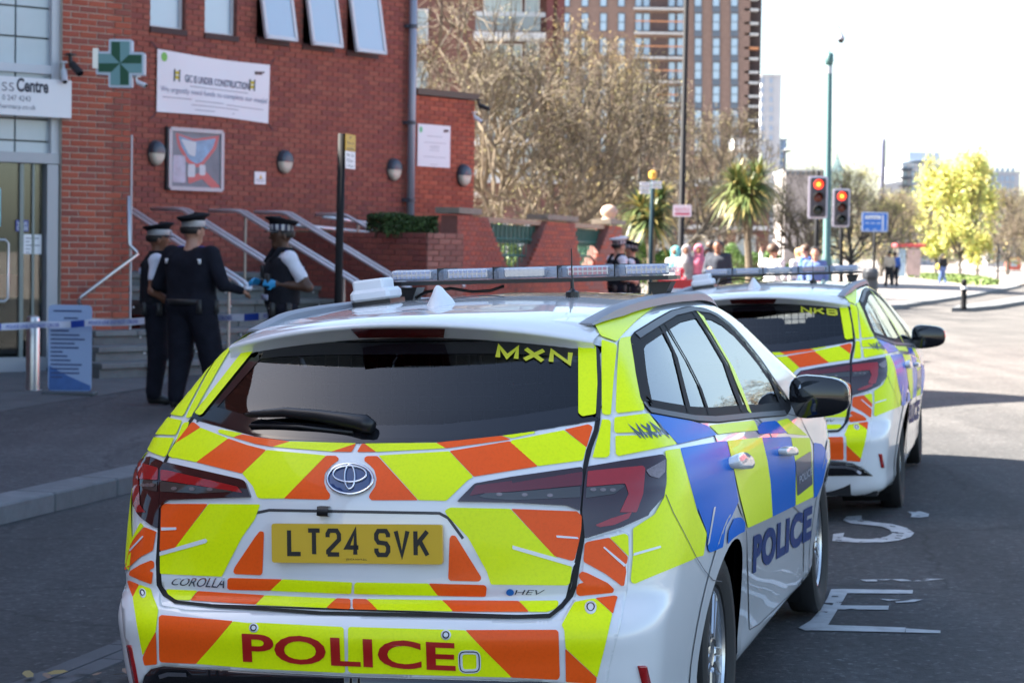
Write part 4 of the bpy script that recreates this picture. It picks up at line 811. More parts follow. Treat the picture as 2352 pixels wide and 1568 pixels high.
# ---------------------------------------------------------------- trees
def ribbons(name, segs, mats, parent, nside=3, kind=None, mi=None):
    """segments (p, q, r0, r1) as thin 3-sided sticks"""
    S = np.array([np.r_[p, q, a, b] for p, q, a, b in segs]); p, q, r0, r1 = S[:, :3], S[:, 3:6], S[:, 6:7], S[:, 7:8]; d = q - p; d /= np.linalg.norm(d, axis=1, keepdims=True) + 1e-9
    a = np.cross(d, np.where(np.abs(d[:, 2:3]) < .9, [[0, 0, 1.]], [[1., 0, 0]])); a /= np.linalg.norm(a, axis=1, keepdims=True); b = np.cross(d, a); n = len(S); V = []
    for base, r in ((p, r0), (q, r1)):
        for k in range(nside): t = 2 * math.pi * k / nside; V.append(base + r * (a * math.cos(t) + b * math.sin(t)))
    V = np.concatenate(V); i = np.arange(n); F = np.concatenate([np.stack([i + k * n, i + ((k + 1) % nside) * n, i + (nside + (k + 1) % nside) * n, i + (nside + k) * n], 1) for k in range(nside)])
    return mesh_obj(name, V, F.tolist(), mats, parent, mi, False, False, kind)
def bare_tree(base, H, R, label, bark, twigs, buds, nb=5, seed=1, trunk=.28, nbud=6500, bsize=.03, lean=(0, 0), dens=1., name='bare_tree', upr=.35, trad=None, crown=0):
    r_ = np.random.default_rng(seed); base = np.asarray(base, float); t = thing(name, label, 'tree', base); big = []; small = []; tips = []
    trad = trad or H * .022
    def grow(p, d, L, r, dep):
        n = 3 if dep < 2 else 2; q = p
        for i in range(n):
            d = d + r_.normal(0, .16, 3) + np.array([0, 0, .05]); d /= np.linalg.norm(d); e = q + d * L / n; s = r * (1 - .28 * (i + 1) / n)
            (big if dep < 3 else small).append((q, e, r * (1 - .28 * i / n), s)); q = e
            if dep >= 4: tips.append(e)
        if dep >= 5 or L < .18: return
        k = int(r_.integers(2, 4)) + (1 if dep == 0 else 0) + (1 if dep >= 2 and r_.uniform() < .6 * dens else 0)
        for j in range(k):
            a = r_.normal(0, 1, 3); a -= d * (a @ d); a /= np.linalg.norm(a) + 1e-9; sp = r_.uniform(.45, .95) if dep else r_.uniform(.5, .9); nd = d * math.cos(sp) + a * math.sin(sp); nd[2] += upr * .3; nd /= np.linalg.norm(nd)
            out = (q + nd * L - base); 
            if np.hypot(out[0], out[1]) > R * 1.05: nd[:2] *= .3; nd /= np.linalg.norm(nd)
            grow(q, nd, L * r_.uniform(.62, .84), r * .62, dep + 1)
    h0 = H * trunk; tp = base + np.array([lean[0], lean[1], h0]); mid = base + np.array([lean[0] * .3, 0, h0 * .5]); big += [(base + [0, 0, -.3], mid, trad * 1.25, trad), (mid, tp, trad, trad * .9)]
    for j in range(nb):
        a = 2 * math.pi * j / nb + r_.uniform(-.4, .4); sp = r_.uniform(.35, .95); d = np.array([math.cos(a) * math.sin(sp), math.sin(a) * math.sin(sp), math.cos(sp)]); grow(tp - [0, 0, r_.uniform(0, h0 * .3)], d, H * .30 * r_.uniform(.8, 1.15) * (1 if sp < .7 else R / H * 1.6), trad * .55, 0)
    A_ = np.array([np.r_[p, q] for p, q, _, _ in big + small]).reshape(-1, 3) - base; kz = H / np.percentile(A_[:, 2], 99.6); kr = R / np.percentile(np.hypot(A_[:, 0], A_[:, 1]), 95); K_ = np.array([kr, kr, kz])
    big = [(base + (p - base) * K_, base + (q - base) * K_, a, b) for p, q, a, b in big]; small = [(base + (p - base) * K_, base + (q - base) * K_, a, b) for p, q, a, b in small]; tips = [base + (p - base) * K_ for p in tips]
    ribbons('trunk', big, bark, t, 6)
    if small: ribbons('crown', small, twigs, t, 3, None, r_.integers(0, len(twigs), len(small) * 3))
    if nbud and tips:
        T = np.array(tips); i = r_.integers(0, len(T), nbud); P = T[i] + r_.normal(0, .16, (nbud, 3)); leaf_cloud('buds', t, P, bsize, buds, 'stuff')
    if crown:
        q = r_.normal(0, 1, (crown, 3)); q /= np.linalg.norm(q, axis=1, keepdims=True); rad = r_.uniform(.25, 1, (crown, 1)) ** .45; wob = 1 + .28 * np.sin(q[:, :1] * 7 + seed) * np.cos(q[:, 2:3] * 6 + q[:, 1:2] * 5)
        leaf_cloud('foliage', t, base + [0, 0, H * .63] + q * rad * wob * np.array([R * 1.05, R * 1.05, H * .36]), bsize, buds, 'stuff')
    return t
BARK = mat('pale_bark', (0.168, 0.130, 0.088), .9, var=.3, scale=6); BARKD = mat('dark_bark', (.07, .06, .05), .9, var=.3, scale=6)
TWIG = [mat('twig_tan', (0.130, 0.099, 0.071), .9), mat('twig_grey', (0.094, 0.074, 0.056), .9), mat('twig_pale', (0.187, 0.151, 0.112), .9), mat('twig_olive', (0.108, 0.089, 0.052), .9)]
BUD = [mat('bud_tan', (0.163, 0.122, 0.083), .8), mat('bud_pink', (0.156, 0.116, 0.086), .8), mat('bud_olive', (0.147, 0.122, 0.066), .8), mat('bud_yellow', (0.296, 0.260, 0.100), .8)]
BUDY = [mat('bud_gold', (.42, .30, .10), .8), mat('bud_pale_gold', (.48, .38, .16), .8), MATS['bud_tan']]
YLW = [mat('yellow_leaf', (.50, .50, .12), .6), mat('lime_leaf', (.40, .47, .12), .6), mat('gold_leaf', (.58, .49, .15), .6)]
def tree_at(px, Y, ytop, R, label, **k):
    b = at(px, 580, Y); b[2] = float(pave_z(-8, 40)) if Y < 60 else 0.05; return bare_tree(b, Z(ytop, Y, px) - b[2], R, label, **k)
tree_at(1005, 62, -60, 2.6, 'bare tree behind the annex roof, beside the hall', bark=BARK, twigs=TWIG, buds=BUD, seed=11, nb=6, nbud=8775, bsize=0.025, trunk=.3)
tree_at(1150, 58, 100, 2.6, 'bare crooked tree just right of the annex', bark=BARK, twigs=TWIG, buds=BUD, seed=12, nb=7, nbud=8775, bsize=0.023, trunk=.28)
tree_at(1275, 60, 85, 3.0, 'broad bare tree in the middle, above the park wall opening', bark=BARK, twigs=TWIG, buds=BUD, seed=13, nb=8, nbud=11700, bsize=0.023, trunk=.25)
tree_at(1365, 76, 70, 2.8, 'tall bare tree with golden buds in front of the brick tower', bark=BARK, twigs=TWIG, buds=BUDY, seed=14, nb=7, nbud=10725, bsize=0.028, trunk=.3)
tree_at(1450, 64, 160, 2.6, 'bare tree left of the thin lamp post', bark=BARK, twigs=TWIG, buds=BUD, seed=15, nb=8, nbud=10725, bsize=0.023, trunk=.26)
tree_at(1560, 74, 225, 2.8, 'bare tree behind the tall black column', bark=BARKD, twigs=TWIG, buds=BUD, seed=16, nb=8, nbud=10725, bsize=0.025, trunk=.26)
tree_at(1655, 84, 310, 2.6, 'bare brown tree between black column and spiky palm', bark=BARKD, twigs=TWIG, buds=BUD, seed=17, nb=7, nbud=8775, bsize=0.028, trunk=.28)
tree_at(1845, 100, 385, 2.6, 'pollarded bare tree left of the teal column', bark=BARK, twigs=TWIG, buds=BUD, seed=18, nb=8, nbud=5850, bsize=0.030, trunk=.3)
tree_at(1955, 112, 372, 2.8, 'bare tree with yellow buds behind the traffic lights', bark=BARKD, twigs=TWIG, buds=[BUD[3], YLW[0], BUD[0]], seed=19, nb=8, nbud=8775, bsize=0.038, trunk=.3)
tree_at(2025, 150, 430, 3.2, 'brownish bare tree just behind the blue road sign', bark=BARKD, twigs=TWIG, buds=[BUD[0], BUD[2]], seed=20, nb=7, nbud=7800, bsize=0.046, trunk=.28)
tree_at(2085, 190, 445, 3.8, 'tawny tree left of the yellow trees', bark=BARKD, twigs=TWIG, buds=[BUD[3], BUDY[1], YLW[1]], seed=21, nb=7, nbud=8775, bsize=0.053, trunk=.26)
tree_at(2315, 200, 430, 4.4, 'grey brown tree right of the yellow trees', bark=BARKD, twigs=TWIG, buds=[BUD[1], BUD[3], BUD[2]], seed=22, nb=8, nbud=8775, bsize=0.053, trunk=.22)
tree_at(2372, 190, 470, 4.0, 'dark bare tree cut by the right edge of the picture', bark=BARKD, twigs=TWIG, buds=[BUD[1], BUD[2]], seed=23, nb=8, nbud=6825, bsize=0.053, trunk=.22)
for px, Y, yt, sd, lab in ((2150, 165, 372, 31, 'slim yellow leaved tree, left of the row on the grass'), (2206, 158, 358, 32, 'slim yellow leaved tree, tallest in the middle of the row'), (2246, 172, 376, 33, 'slim yellow leaved tree, right of the row on the grass')):
    tree_at(px, Y, yt, 1.9, lab, bark=BARKD, twigs=[TWIG[0], TWIG[3]], buds=YLW, seed=sd, nb=8, nbud=11700, bsize=.10, trunk=.27, trad=.11, name='yellow_tree', upr=.9, crown=2200)
tf = thing('tree_line', 'hazy line of bare trees at the far end of the street', 'trees', (60, 300, 0)); tf['kind'] = 'stuff'
P = []
for i in range(90):
    x = rng.uniform(1880, 2420) if i < 46 else rng.uniform(2420, 3700); c = at(x, 580, rng.uniform(240, 300)); h = rng.uniform(6, 9.5); n = 420; q = rng.normal(0, 1, (n, 3)); q /= np.linalg.norm(q, axis=1, keepdims=True); P.append(c * [1, 1, 0] + np.array([0, 0, h * .55]) + q * np.array([2.8, 2.8, h * .45]) * rng.uniform(.3, 1, (n, 1)) ** .5)
leaf_cloud('foliage', tf, np.concatenate(P), .16, [BUD[0], BUD[2], TWIG[1], BUDY[1], LEAF_D[1]], 'stuff')
# cordyline palms
def palm(heads, base, label, n, L, seed, mats):
    r_ = np.random.default_rng(seed); t = thing('palm_tree', label, 'palm', base); base = np.asarray(base, float); mb = MB(); fork = base + (np.mean(heads, 0) - base) * .55; mb.tube([base - [0, 0, .3], (base + fork) / 2 + [.04, 0, 0], fork], [.15, .12, .11], 8)
    for h in heads: mb.tube([fork, (fork + h) / 2 + [.03, 0, .05], h], [.10, .08, .07], 7)
    mb.build('trunk', mat('palm_bark', (.13, .10, .07), .95, var=.3, scale=12), t)
    V = []; F = []; mi = []
    for h in heads:
        for i in range(n):
            a = r_.uniform(0, 2 * math.pi); e = r_.uniform(-.75, 1.35); d = np.array([math.cos(a) * math.cos(e), math.sin(a) * math.cos(e), math.sin(e)]); s = np.cross(d, [0, 0, 1.]); s /= np.linalg.norm(s) + 1e-9; l = L * r_.uniform(.75, 1.15); b = len(V); dr = r_.uniform(.15, .6)
            for j, (w_, f) in enumerate(((.018, 0), (.032, .35), (.026, .7), (.003, 1.))): c = np.asarray(h) + d * l * f + np.array([0, 0, -dr * l * f * f]); V += [c - s * w_, c + s * w_]
            F += [[b + 2 * j, b + 2 * j + 1, b + 2 * j + 3, b + 2 * j + 2] for j in range(3)]; mi += [int(r_.integers(0, len(mats)))] * 3
    mesh_obj('crown', V, F, mats, t, mi); return t
PL = [mat('palm_leaf', (.06, .10, .03), .45), mat('palm_leaf_light', (.13, .16, .05), .4), mat('palm_leaf_dry', (.36, .28, .09), .5), mat('palm_leaf_dark', (.03, .055, .022), .5)]
palm([at(1474, 478, 54), at(1514, 462, 54.5), at(1496, 505, 53.5)], at(1497, 590, 54) * [1, 1, 0], 'dark spiky palm behind the white finger post', 230, .80, 5, PL)
palm([at(1692, 424, 66), at(1738, 415, 66.5), at(1718, 446, 65.5)], at(1722, 600, 66) * [1, 1, 0], 'sunlit spiky palm with two heads left of the traffic lights', 240, 1.12, 6, [PL[0], PL[1], PL[2], PL[1]])
def bush(px0, px1, ytop, Y, label, n, mats=LEAF_B, size=.035):
    a = at(px0, 590, Y) * [1, 1, 0]; b = at(px1, 590, Y) * [1, 1, 0]; L = np.linalg.norm(b - a); u = (b - a) / L; return hedge(a, u, np.array([-u[1], u[0], 0]), L, 1.2, Z(ytop, Y), n, size, mats, label, wob=.16)
bush(1455, 1545, 556, 60, 'bright green hedge between the two far officers and the palm', 5000); bush(1668, 1815, 560, 70, 'long green hedge below the sunlit palm', 7000, LEAF_B[:1] + LEAF_B[2:] + LEAF_D[1:2])
bush(1130, 1260, 532, 44, 'green shrubs seen through the first park wall opening', 4500, LEAF_B[:1] + LEAF_B[2:] + LEAF_D[1:2]); bush(1318, 1400, 560, 48, 'darker shrubs seen through the second park wall opening', 3000, LEAF_D)
# grass bed under the yellow trees and the traffic island
gp = [at_ground(x, y, .12) for x, y in ((2085, 641), (2120, 634), (2200, 636), (2270, 647), (2295, 655), (2240, 657), (2170, 650))]
gb = MB(); gb.prism([(p[0], p[1]) for p in gp][::-1], (0, 0, 0), (1, 0, 0), (0, 1, 0), (0, 0, 1), 0., .16); o = gb.build('grass_bed', mat('turf', (.14, .17, .05), .95, var=.3, scale=.8)); o['kind'] = 'structure'
c2 = np.array([(p[0], p[1]) for p in gp]); pts = rng.uniform(c2.min(0), c2.max(0), (30000, 2)); pts = pts[inside(c2, pts)][:9000]
gs = thing('grass', 'short grass under the yellow trees', 'grass', (c2.mean(0)[0], c2.mean(0)[1], .1)); gs['kind'] = 'stuff'; leaf_cloud('blades', gs, np.c_[pts, .18 + rng.uniform(0, .22, len(pts))], .14, [mat('grass_lime', (.16, .22, .05), .7), mat('grass_green', (.10, .15, .035), .7)], 'stuff')
ip = [at_ground(x, y, .0) for x, y in ((2186, 716), (2200, 711), (2260, 703), (2330, 690), (2420, 676), (2440, 683), (2370, 696), (2290, 710), (2230, 716))]
mb = MB(); mb.prism([(p[0], p[1]) for p in ip][::-1], (0, 0, 0), (1, 0, 0), (0, 1, 0), (0, 0, 1), 0, .13); o = mb.build('traffic_island', M_STONE); o['kind'] = 'structure'

# across the road, out of the frame, seen only in the glass and paint of the cars
RT = ((22, 58, 41), (26, 70, 42), (31, 84, 43))
for x, y, sd in RT: bare_tree((x, y, 0), 8.5, 3.2, ('bare tree across the road, nearest of three', 'bare tree across the road, middle of three', 'bare tree across the road, furthest of three')[sd - 41], BARKD, TWIG, BUD, seed=sd, nb=7, nbud=2500, bsize=.05)
bc = np.array([13.2, 32., 0]); bus = thing('red_bus', 'red double decker bus standing across the road', 'bus', bc); RB = mat('bus_red', (.50, .02, .02), .3, coat=.6); mb = MB(); mb.frame(bc + [0, 0, 2.35], SR, SD, (0, 0, 1), 1.25, 5.3, 2.0, .12); mb.build('body', RB, bus)
for zz_ in (1.75, 3.45):
    for i in range(6):
        for sg in (-1, 1): mb = MB(); mb.frame(bc + SR * sg * 1.25 + SD * (-4.3 + 1.72 * i) + [0, 0, zz_], SR, SD, (0, 0, 1), .015, .78, .42); mb.build('window', M_WGL, bus)
for a in (-3.4, 3.2):
    for sg in (-1, 1): mb = MB(); mb.lathe([(.2, -.12), (.48, -.12), (.5, 0), (.48, .1), (.2, .1)], bc + SR * sg * 1.16 + SD * a + [0, 0, .5], 18, SR); mb.build('wheel', M_BLKP, bus)
# ================================================================ the patrol cars
PSI, RC = math.radians(14.75), .042
SD = np.array([math.sin(PSI), math.cos(PSI), 0.])           # along the street
SR = np.array([math.cos(PSI), -math.sin(PSI), 0.])          # across it, to the right
def car_axes(psi, rc, pit=0.):
    a = np.array([math.sin(psi) * math.cos(pit), math.cos(psi) * math.cos(pit), math.sin(pit)])
    r = np.array([math.cos(psi) * math.cos(rc), -math.sin(psi) * math.cos(rc), math.sin(rc)]); r = r - a * (a @ r); r /= np.linalg.norm(r)
    return np.stack([r, a, np.cross(r, a)])
CM = car_axes(PSI, RC, .002); CO = np.array([-.40, 5.82, -.87 * math.sin(RC)])
def hermite(xs, ys):
    xs = np.array(xs, float); ys = np.array(ys, float); d = np.gradient(ys, xs)
    s = np.diff(ys) / np.diff(xs)
    for i in range(len(s)):                                     # keep it monotone
        if s[i] == 0: d[i] = d[i + 1] = 0
    def f(x):
        x = np.clip(x, xs[0], xs[-1]); i = np.clip(np.searchsorted(xs, x) - 1, 0, len(xs) - 2); h = xs[i + 1] - xs[i]; t = (x - xs[i]) / h
        return (2*t**3 - 3*t**2 + 1) * ys[i] + (t**3 - 2*t**2 + t) * h * d[i] + (-2*t**3 + 3*t**2) * ys[i+1] + (t**3 - t**2) * h * d[i+1]
    return f
side_z = hermite([.15, .22, .32, .45, .60, .72, .84, .93, .97, 1.01, 1.06, 1.15, 1.25, 1.36, 1.46, 1.6],
                 [.80, .845, .855, .872, .886, .892, .892, .884, .868, .842, .815, .755, .692, .622, .55, .45])
rear_z = hermite([.10, .20, .30, .45, .555, .585, .605, .66, .80, .92, .99, 1.05, 1.10, 1.20, 1.30, 1.34, 1.38, 1.45, 1.55],
                 [.16, .07, .025, .0, .005, .03, .062, .068, .072, .09, .125, .165, .21, .325, .445, .492, .53, .60, .70])
roof_y = hermite([-.2, .3, .5, .8, 1.2, 1.7, 2.2, 2.6, 2.9, 3.2, 3.5, 3.8, 3.95, 4.1, 4.3, 4.5, 4.62, 4.8],
                 [1.352, 1.374, 1.386, 1.407, 1.430, 1.445, 1.446, 1.432, 1.395, 1.275, 1.145, 1.02, .975, .955, .91, .845, .78, .6])
def smax(a, b, k):
    h = np.maximum(k - np.abs(a - b), 0) / k; return np.maximum(a, b) + h * h * k * .25
def carF(p):
    x = np.abs(p[..., 0]); y = p[..., 1]; z = p[..., 2]
    t = np.clip((1.25 - y) / 1.25, 0, 1.1); tf = np.clip((y - 3.5) / 1.1, 0, 1.2); up = np.clip((z - .95) / .4, 0, 1)
    s = side_z(z) - (.085 + .05 * up) * t ** 2 - .15 * tf ** 2 * (1 - up) - .0 * up
    g = np.exp(-((z - .66) / .16) ** 2)
    s = s + .016 * g * (np.exp(-((y - 1.0) / .42) ** 2) + np.exp(-((y - 3.75) / .42) ** 2))
    s = s - .014 * np.exp(-((z - .52) / .14) ** 2) * np.exp(-((y - 2.3) / .75) ** 2)      # hollow in the doors
    dside = x - s
    cz = .17 + .22 * np.clip((z - .55) / .5, 0, 1)
    drear = rear_z(z) + cz * x ** 2 - y
    dtop = z - roof_y(y) + .10 * x ** 2 + .10 * np.clip(x - .45, 0, 1) ** 2
    dfront = y - (4.62 - .30 * x ** 2 - .25 * np.clip(z - .62, 0, 1) - .3 * np.clip(.35 - z, 0, 1))
    f = smax(dside, dtop, .11)
    f = smax(f, drear, .03 + .13 * np.clip((1.06 - z) / .15, .0, 1))
    f = smax(f, dfront, .25)
    return smax(f, .175 - z, .06)
def carN(p):
    e = 2e-3; g = np.stack([carF(p + np.eye(3)[i] * e) - carF(p - np.eye(3)[i] * e) for i in range(3)], -1)
    return g / (np.linalg.norm(g, axis=-1, keepdims=True) + 1e-9)
def car_cast(o, d, t0=4.2, t1=11.0, n=360):
    """first hit of the rays o + t d with the shell; a ray that misses goes to the nearest shell point"""
    d = np.asarray(d, float); o = np.broadcast_to(np.asarray(o, float), d.shape); ts = np.linspace(t0, t1, n)
    f = np.stack([carF(o + d * t) for t in ts]); neg = f < 0; hit = neg.any(0); i = np.where(hit, neg.argmax(0), np.abs(f).argmin(0))
    hi = ts[i]; lo = ts[np.maximum(i - 1, 0)]
    for _ in range(18):
        m = (lo + hi) / 2; ng = carF(o + d * m[:, None]) < 0; hi = np.where(ng, m, hi); lo = np.where(ng, lo, m)
    P = o + d * np.where(hit, hi, ts[i])[:, None]
    for _ in range(6):
        N = carN(P); P = np.where(hit[:, None], P, P - N * carF(P)[:, None] * .7)
    return P, carN(P)
CAR_O = CM @ (CPOS - CO)
def lift(px, off=0.):
    px = np.asarray(px, float).reshape(-1, 2); P, N = car_cast(CAR_O, rays(px[:, 0], px[:, 1]) @ CM.T)
    return P + N * off
def lift_side(yz, off=0., x0=1.4):
    """from the right, along -x: (y, z) to the flank"""
    yz = np.asarray(yz, float).reshape(-1, 2); o = np.stack([np.full(len(yz), x0), yz[:, 0], yz[:, 1]], 1)
    P, N = car_cast(o, np.tile([-1., 0, 0], (len(yz), 1)), 0, 1.3, 160); return P + N * off
def lift_top(xy, off=0.):
    xy = np.asarray(xy, float).reshape(-1, 2); o = np.stack([xy[:, 0], xy[:, 1], np.full(len(xy), 1.8)], 1)
    P, N = car_cast(o, np.tile([0, 0, -1.], (len(xy), 1)), 0, 1.2, 160); return P + N * off
# frames of the close-up crops in which the markings were measured
KO = {1: (0, 784.6, .2502), 2: (588, 784.6, .2502), 3: (1176, 784.6, .2502), 4: (1764, 784.6, .2502), 5: (0, 1176, .2502), 6: (588, 1176, .2502), 7: (1176, 1176, .2502),
      'r': (1286.25, 624.75, .27368), 'w': (1598.6, 1056.6, .32637), 'q': (1506.75, 588, .375), 's': (551.25, 588, .19531), 'd': (0, 0, 1)}
def K(*a):
    """K(frame, pts, frame, pts ...) -> one outline on the 2352 grid"""
    out = []
    for k, pts in zip(a[::2], a[1::2]):
        ox, oy, s = KO[k]; out += [(ox + s * x, oy + s * y) for x, y in pts]
    return out
class Skin:
    """patches that lie on the car's shell, collected into one mesh; mirrored copies on request"""
    def __init__(s): s.v = []; s.f = []; s.mi = []; s.cur = 0
    def raw(s, V, F, mirror=False, orient=None):
        V = np.asarray(V)
        if len(F) and orient is not None:
            a, b, c = (V[F[0][i]] for i in range(3))
            nr = np.cross(b - a, c - a)
            if nr @ orient < 0: F = [f[::-1] for f in F]
        for sg in ((1, -1) if mirror else (1,)):
            b = len(s.v); s.v += (V * [sg, 1, 1]).tolist(); s.f += [[b + i for i in (f if sg == 1 else f[::-1])] for f in F]; s.mi += [s.cur] * len(F)
    def patch(s, P, off=.004, rnd=4., step=16., mirror=False, how=lift, skirt=0.):
        P = rounded(P, rnd); V2, F = fill(P, step); V = how(V2, off)
        N = carN(V)
        F2 = []
        for f in F:
            nr = np.cross(V[f[1]] - V[f[0]], V[f[2]] - V[f[0]]); F2.append(f if nr @ N[f[0]] >= 0 else f[::-1])
        if skirt:
            ed = {}
            for f in F2:
                for i in range(len(f)): ed[(f[i], f[(i + 1) % len(f)])] = 1
            W = V - N * skirt; n = len(V); V = np.concatenate([V, W])
            F2 = F2 + [[b, a, a + n, b + n] for (a, b) in ed if (b, a) not in ed]
        s.raw(V, F2, mirror); return s
    def line(s, P, wd, off=.005, step=10., closed=False, mirror=False, how=lift, hgt=0.):
        """a ribbon of width wd metres along the polyline"""
        Q = []; P = [np.array(q, float) for q in P]; P = P + [P[0]] if closed else P
        for a, b in zip(P[:-1], P[1:]):
            k = max(1, int(np.linalg.norm(b - a) / step)); Q += [a + (b - a) * t / k for t in range(k)]
        if not closed: Q.append(P[-1])
        A = how(np.array(Q), off); N = carN(A); n = len(A)
        if closed: T = np.roll(A, -1, 0) - np.roll(A, 1, 0)
        else: T = np.gradient(A, axis=0)
        T /= np.linalg.norm(T, axis=1, keepdims=True) + 1e-9; B = np.cross(N, T)
        if hgt:
            V = np.concatenate([A - B * wd / 2 - N * off, A - B * wd * .42 + N * hgt, A + B * wd * .42 + N * hgt, A + B * wd / 2 - N * off]); R = 4
        else: V = np.concatenate([A - B * wd / 2, A + B * wd / 2]); R = 2
        F = [[r * n + i, r * n + (i + 1) % n, (r + 1) * n + (i + 1) % n, (r + 1) * n + i][::1] for r in range(R - 1) for i in range(n if closed else n - 1)]
        F2 = []
        for f in F:
            nr = np.cross(V[f[1]] - V[f[0]], V[f[2]] - V[f[0]]); F2.append(f if nr @ N[f[0] % n] >= -1e-12 else f[::-1])
        s.raw(V, F2, mirror); return s
    def text(s, t, quad, off=.006, bold=.0, shear=0., how=lift, mirror=False, sub=.12, space=1., stroke_=False):
        """lettering on the shell: quad = TL, TR, BR, BL"""
        V, F, _ = stroke_text(t) if stroke_ else text_mesh(t, bold, shear, space)
        bm = bmesh.new(); vs_ = [bm.verts.new((x, y, 0)) for x, y in V]
        for f in F:
            try: bm.faces.new([vs_[i] for i in f])
            except ValueError: pass
        bmesh.ops.triangulate(bm, faces=bm.faces[:])
        for _ in range(4):
            le = [e for e in bm.edges if e.calc_length() > sub]
            if le: bmesh.ops.subdivide_edges(bm, edges=le, cuts=1); bmesh.ops.triangulate(bm, faces=[f for f in bm.faces if len(f.verts) > 3])
        bm.verts.index_update(); V = np.array([v.co[:2] for v in bm.verts]); F = [[v.index for v in f.verts] for f in bm.faces]; bm.free()
        tl, tr, br, bl = (np.array(q, float) for q in quad); a = V[:, :1]; b = V[:, 1:]
        Q = (tl * (1 - a) + tr * a) * b + (bl * (1 - a) + br * a) * (1 - b)
        W = how(Q, off); N = carN(W)
        F2 = [f if np.cross(W[f[1]] - W[f[0]], W[f[2]] - W[f[0]]) @ N[f[0]] >= 0 else f[::-1] for f in F]
        s.raw(W, F2, mirror); return s
    def build(s, name, mats, parent, smooth=True, kind=None):
        return mesh_obj(name, s.v, s.f, mats, parent, s.mi, smooth, True, kind)

M_WHITE = mat('white_car_paint', (.80, .81, .82), .28, coat=1.0, var=.025, scale=3)
M_YEL = mat('fluorescent_yellow_film', (.86, 1.0, .0), .42, coat=.16, spec=.25, var=.07, scale=120, detail=3)
M_ORG = mat('fluorescent_orange_film', (1.0, .11, .006), .42, coat=.16, spec=.25, var=.07, scale=120, detail=3)
M_BLUE = mat('blue_film', (.004, .15, .62), .22, spec=.05)
M_NAVY = mat('dark_blue_lettering', (.012, .04, .15), .5, spec=.1)
M_RED = mat('red_lettering', (.46, .008, .006), .4, coat=.3)
M_GLET = mat('yellow_lettering', (.62, .60, .03), .5)
M_BLK = mat('black_plastic', (.012, .012, .013), .38)
M_GLOSSBLK = mat('gloss_black', (.008, .008, .01), .08, coat=.5)
M_SEAM = mat('panel_gap', (.006, .006, .007), .7)
M_TRIM = mat('dark_satin_trim', (.05, .05, .055), .45)
M_RUBBLK = mat('window_rubber', (.010, .010, .011), .6, spec=.1)
M_RUB = mat('tyre_rubber', (.016, .016, .017), .75, bump=.2, scale=40)
M_ALLOY = mat('alloy_silver', (.52, .53, .55), .25, metal=.9)
M_CHROME = mat('chrome', (.75, .76, .78), .08, metal=1.)
M_LRED = mat('red_lens', (.36, .008, .010), .05, coat=1.)
M_LDRED = mat('dark_red_lens', (.13, .006, .012), .06, coat=1.)
M_LCLR = mat('smoked_clear_lens', (.07, .065, .06), .06, coat=1., metal=.3)
M_LSIL = mat('lamp_reflector', (.30, .24, .23), .2, metal=.6, var=.2, scale=150, detail=1)
M_INT = mat('cabin_lining', (.012, .012, .014), .85, spec=.2)
M_SEAT = mat('seat_cloth', (.010, .011, .013), .9, spec=.2)
G_REAR = glass_mat('tinted_rear_glass', (.52, .60, .64), 1., 0, 1.55)
G_SIDE = glass_mat('side_glass', (.45, .49, .49), 1., 0, 3.2)
M_MIRROR = mat('mirror_glass', (.62, .66, .70), .02, metal=1.)
M_LENS = mat('clear_lens', (.66, .78, .98), .12, coat=1., alpha=.2)
M_PLATE = mat('yellow_plate', (.72, .45, .02), .35, coat=.4)
M_ANT = mat('white_antenna_plastic', (.82, .83, .85), .4)

car = thing('police_car', 'white patrol estate in yellow, blue and orange squares, nearest, plate LT24 SVK', 'police car', CO, 'police cars parked nose to tail')
car.rotation_mode = 'XYZ'
def car_matrix(CMx, COx):
    m = Matrix.Identity(4)
    for i in range(3):
        for j in range(3): m[i][j] = CMx[j][i]
        m[i][3] = COx[i]
    return m
car.matrix_world = car_matrix(CM, CO)

# outlines on the shell
REARGL = K('d', [(585, 796)], 's', [(500, 1022), (1000, 1003), (1700, 996), (2350, 990)], 'd', [(1180, 781), (1290, 787), (1362, 795), (1372, 806)], 'r', [(330, 900), (326, 1120), (318, 1238)], 3, [(780, 715)],
           3, [(0, 842)], 2, [(1700, 912), (900, 922), (200, 886)], 1, [(2350, 858), (1850, 722), (1780, 690), (1800, 650)])
SIDEGL = K('r', [(610, 590), (640, 540), (820, 425), (950, 350), (1100, 315), (1230, 330), (1340, 380), (1450, 470), (1560, 590), (1680, 740), (1810, 930), (1900, 1060), (1915, 1120), (1880, 1180), (1600, 1205), (1300, 1235), (1130, 1228),
                 (900, 1190), (740, 1160), (690, 1080), (650, 880)])
WIND = [(-.60, 3.02), (0, 2.98), (.60, 3.02), (.70, 3.35), (.76, 3.72), (.0, 3.84), (-.76, 3.72), (-.70, 3.35)]
ARCH = [(1.0, .335, .360), (3.745, .335, .360)]
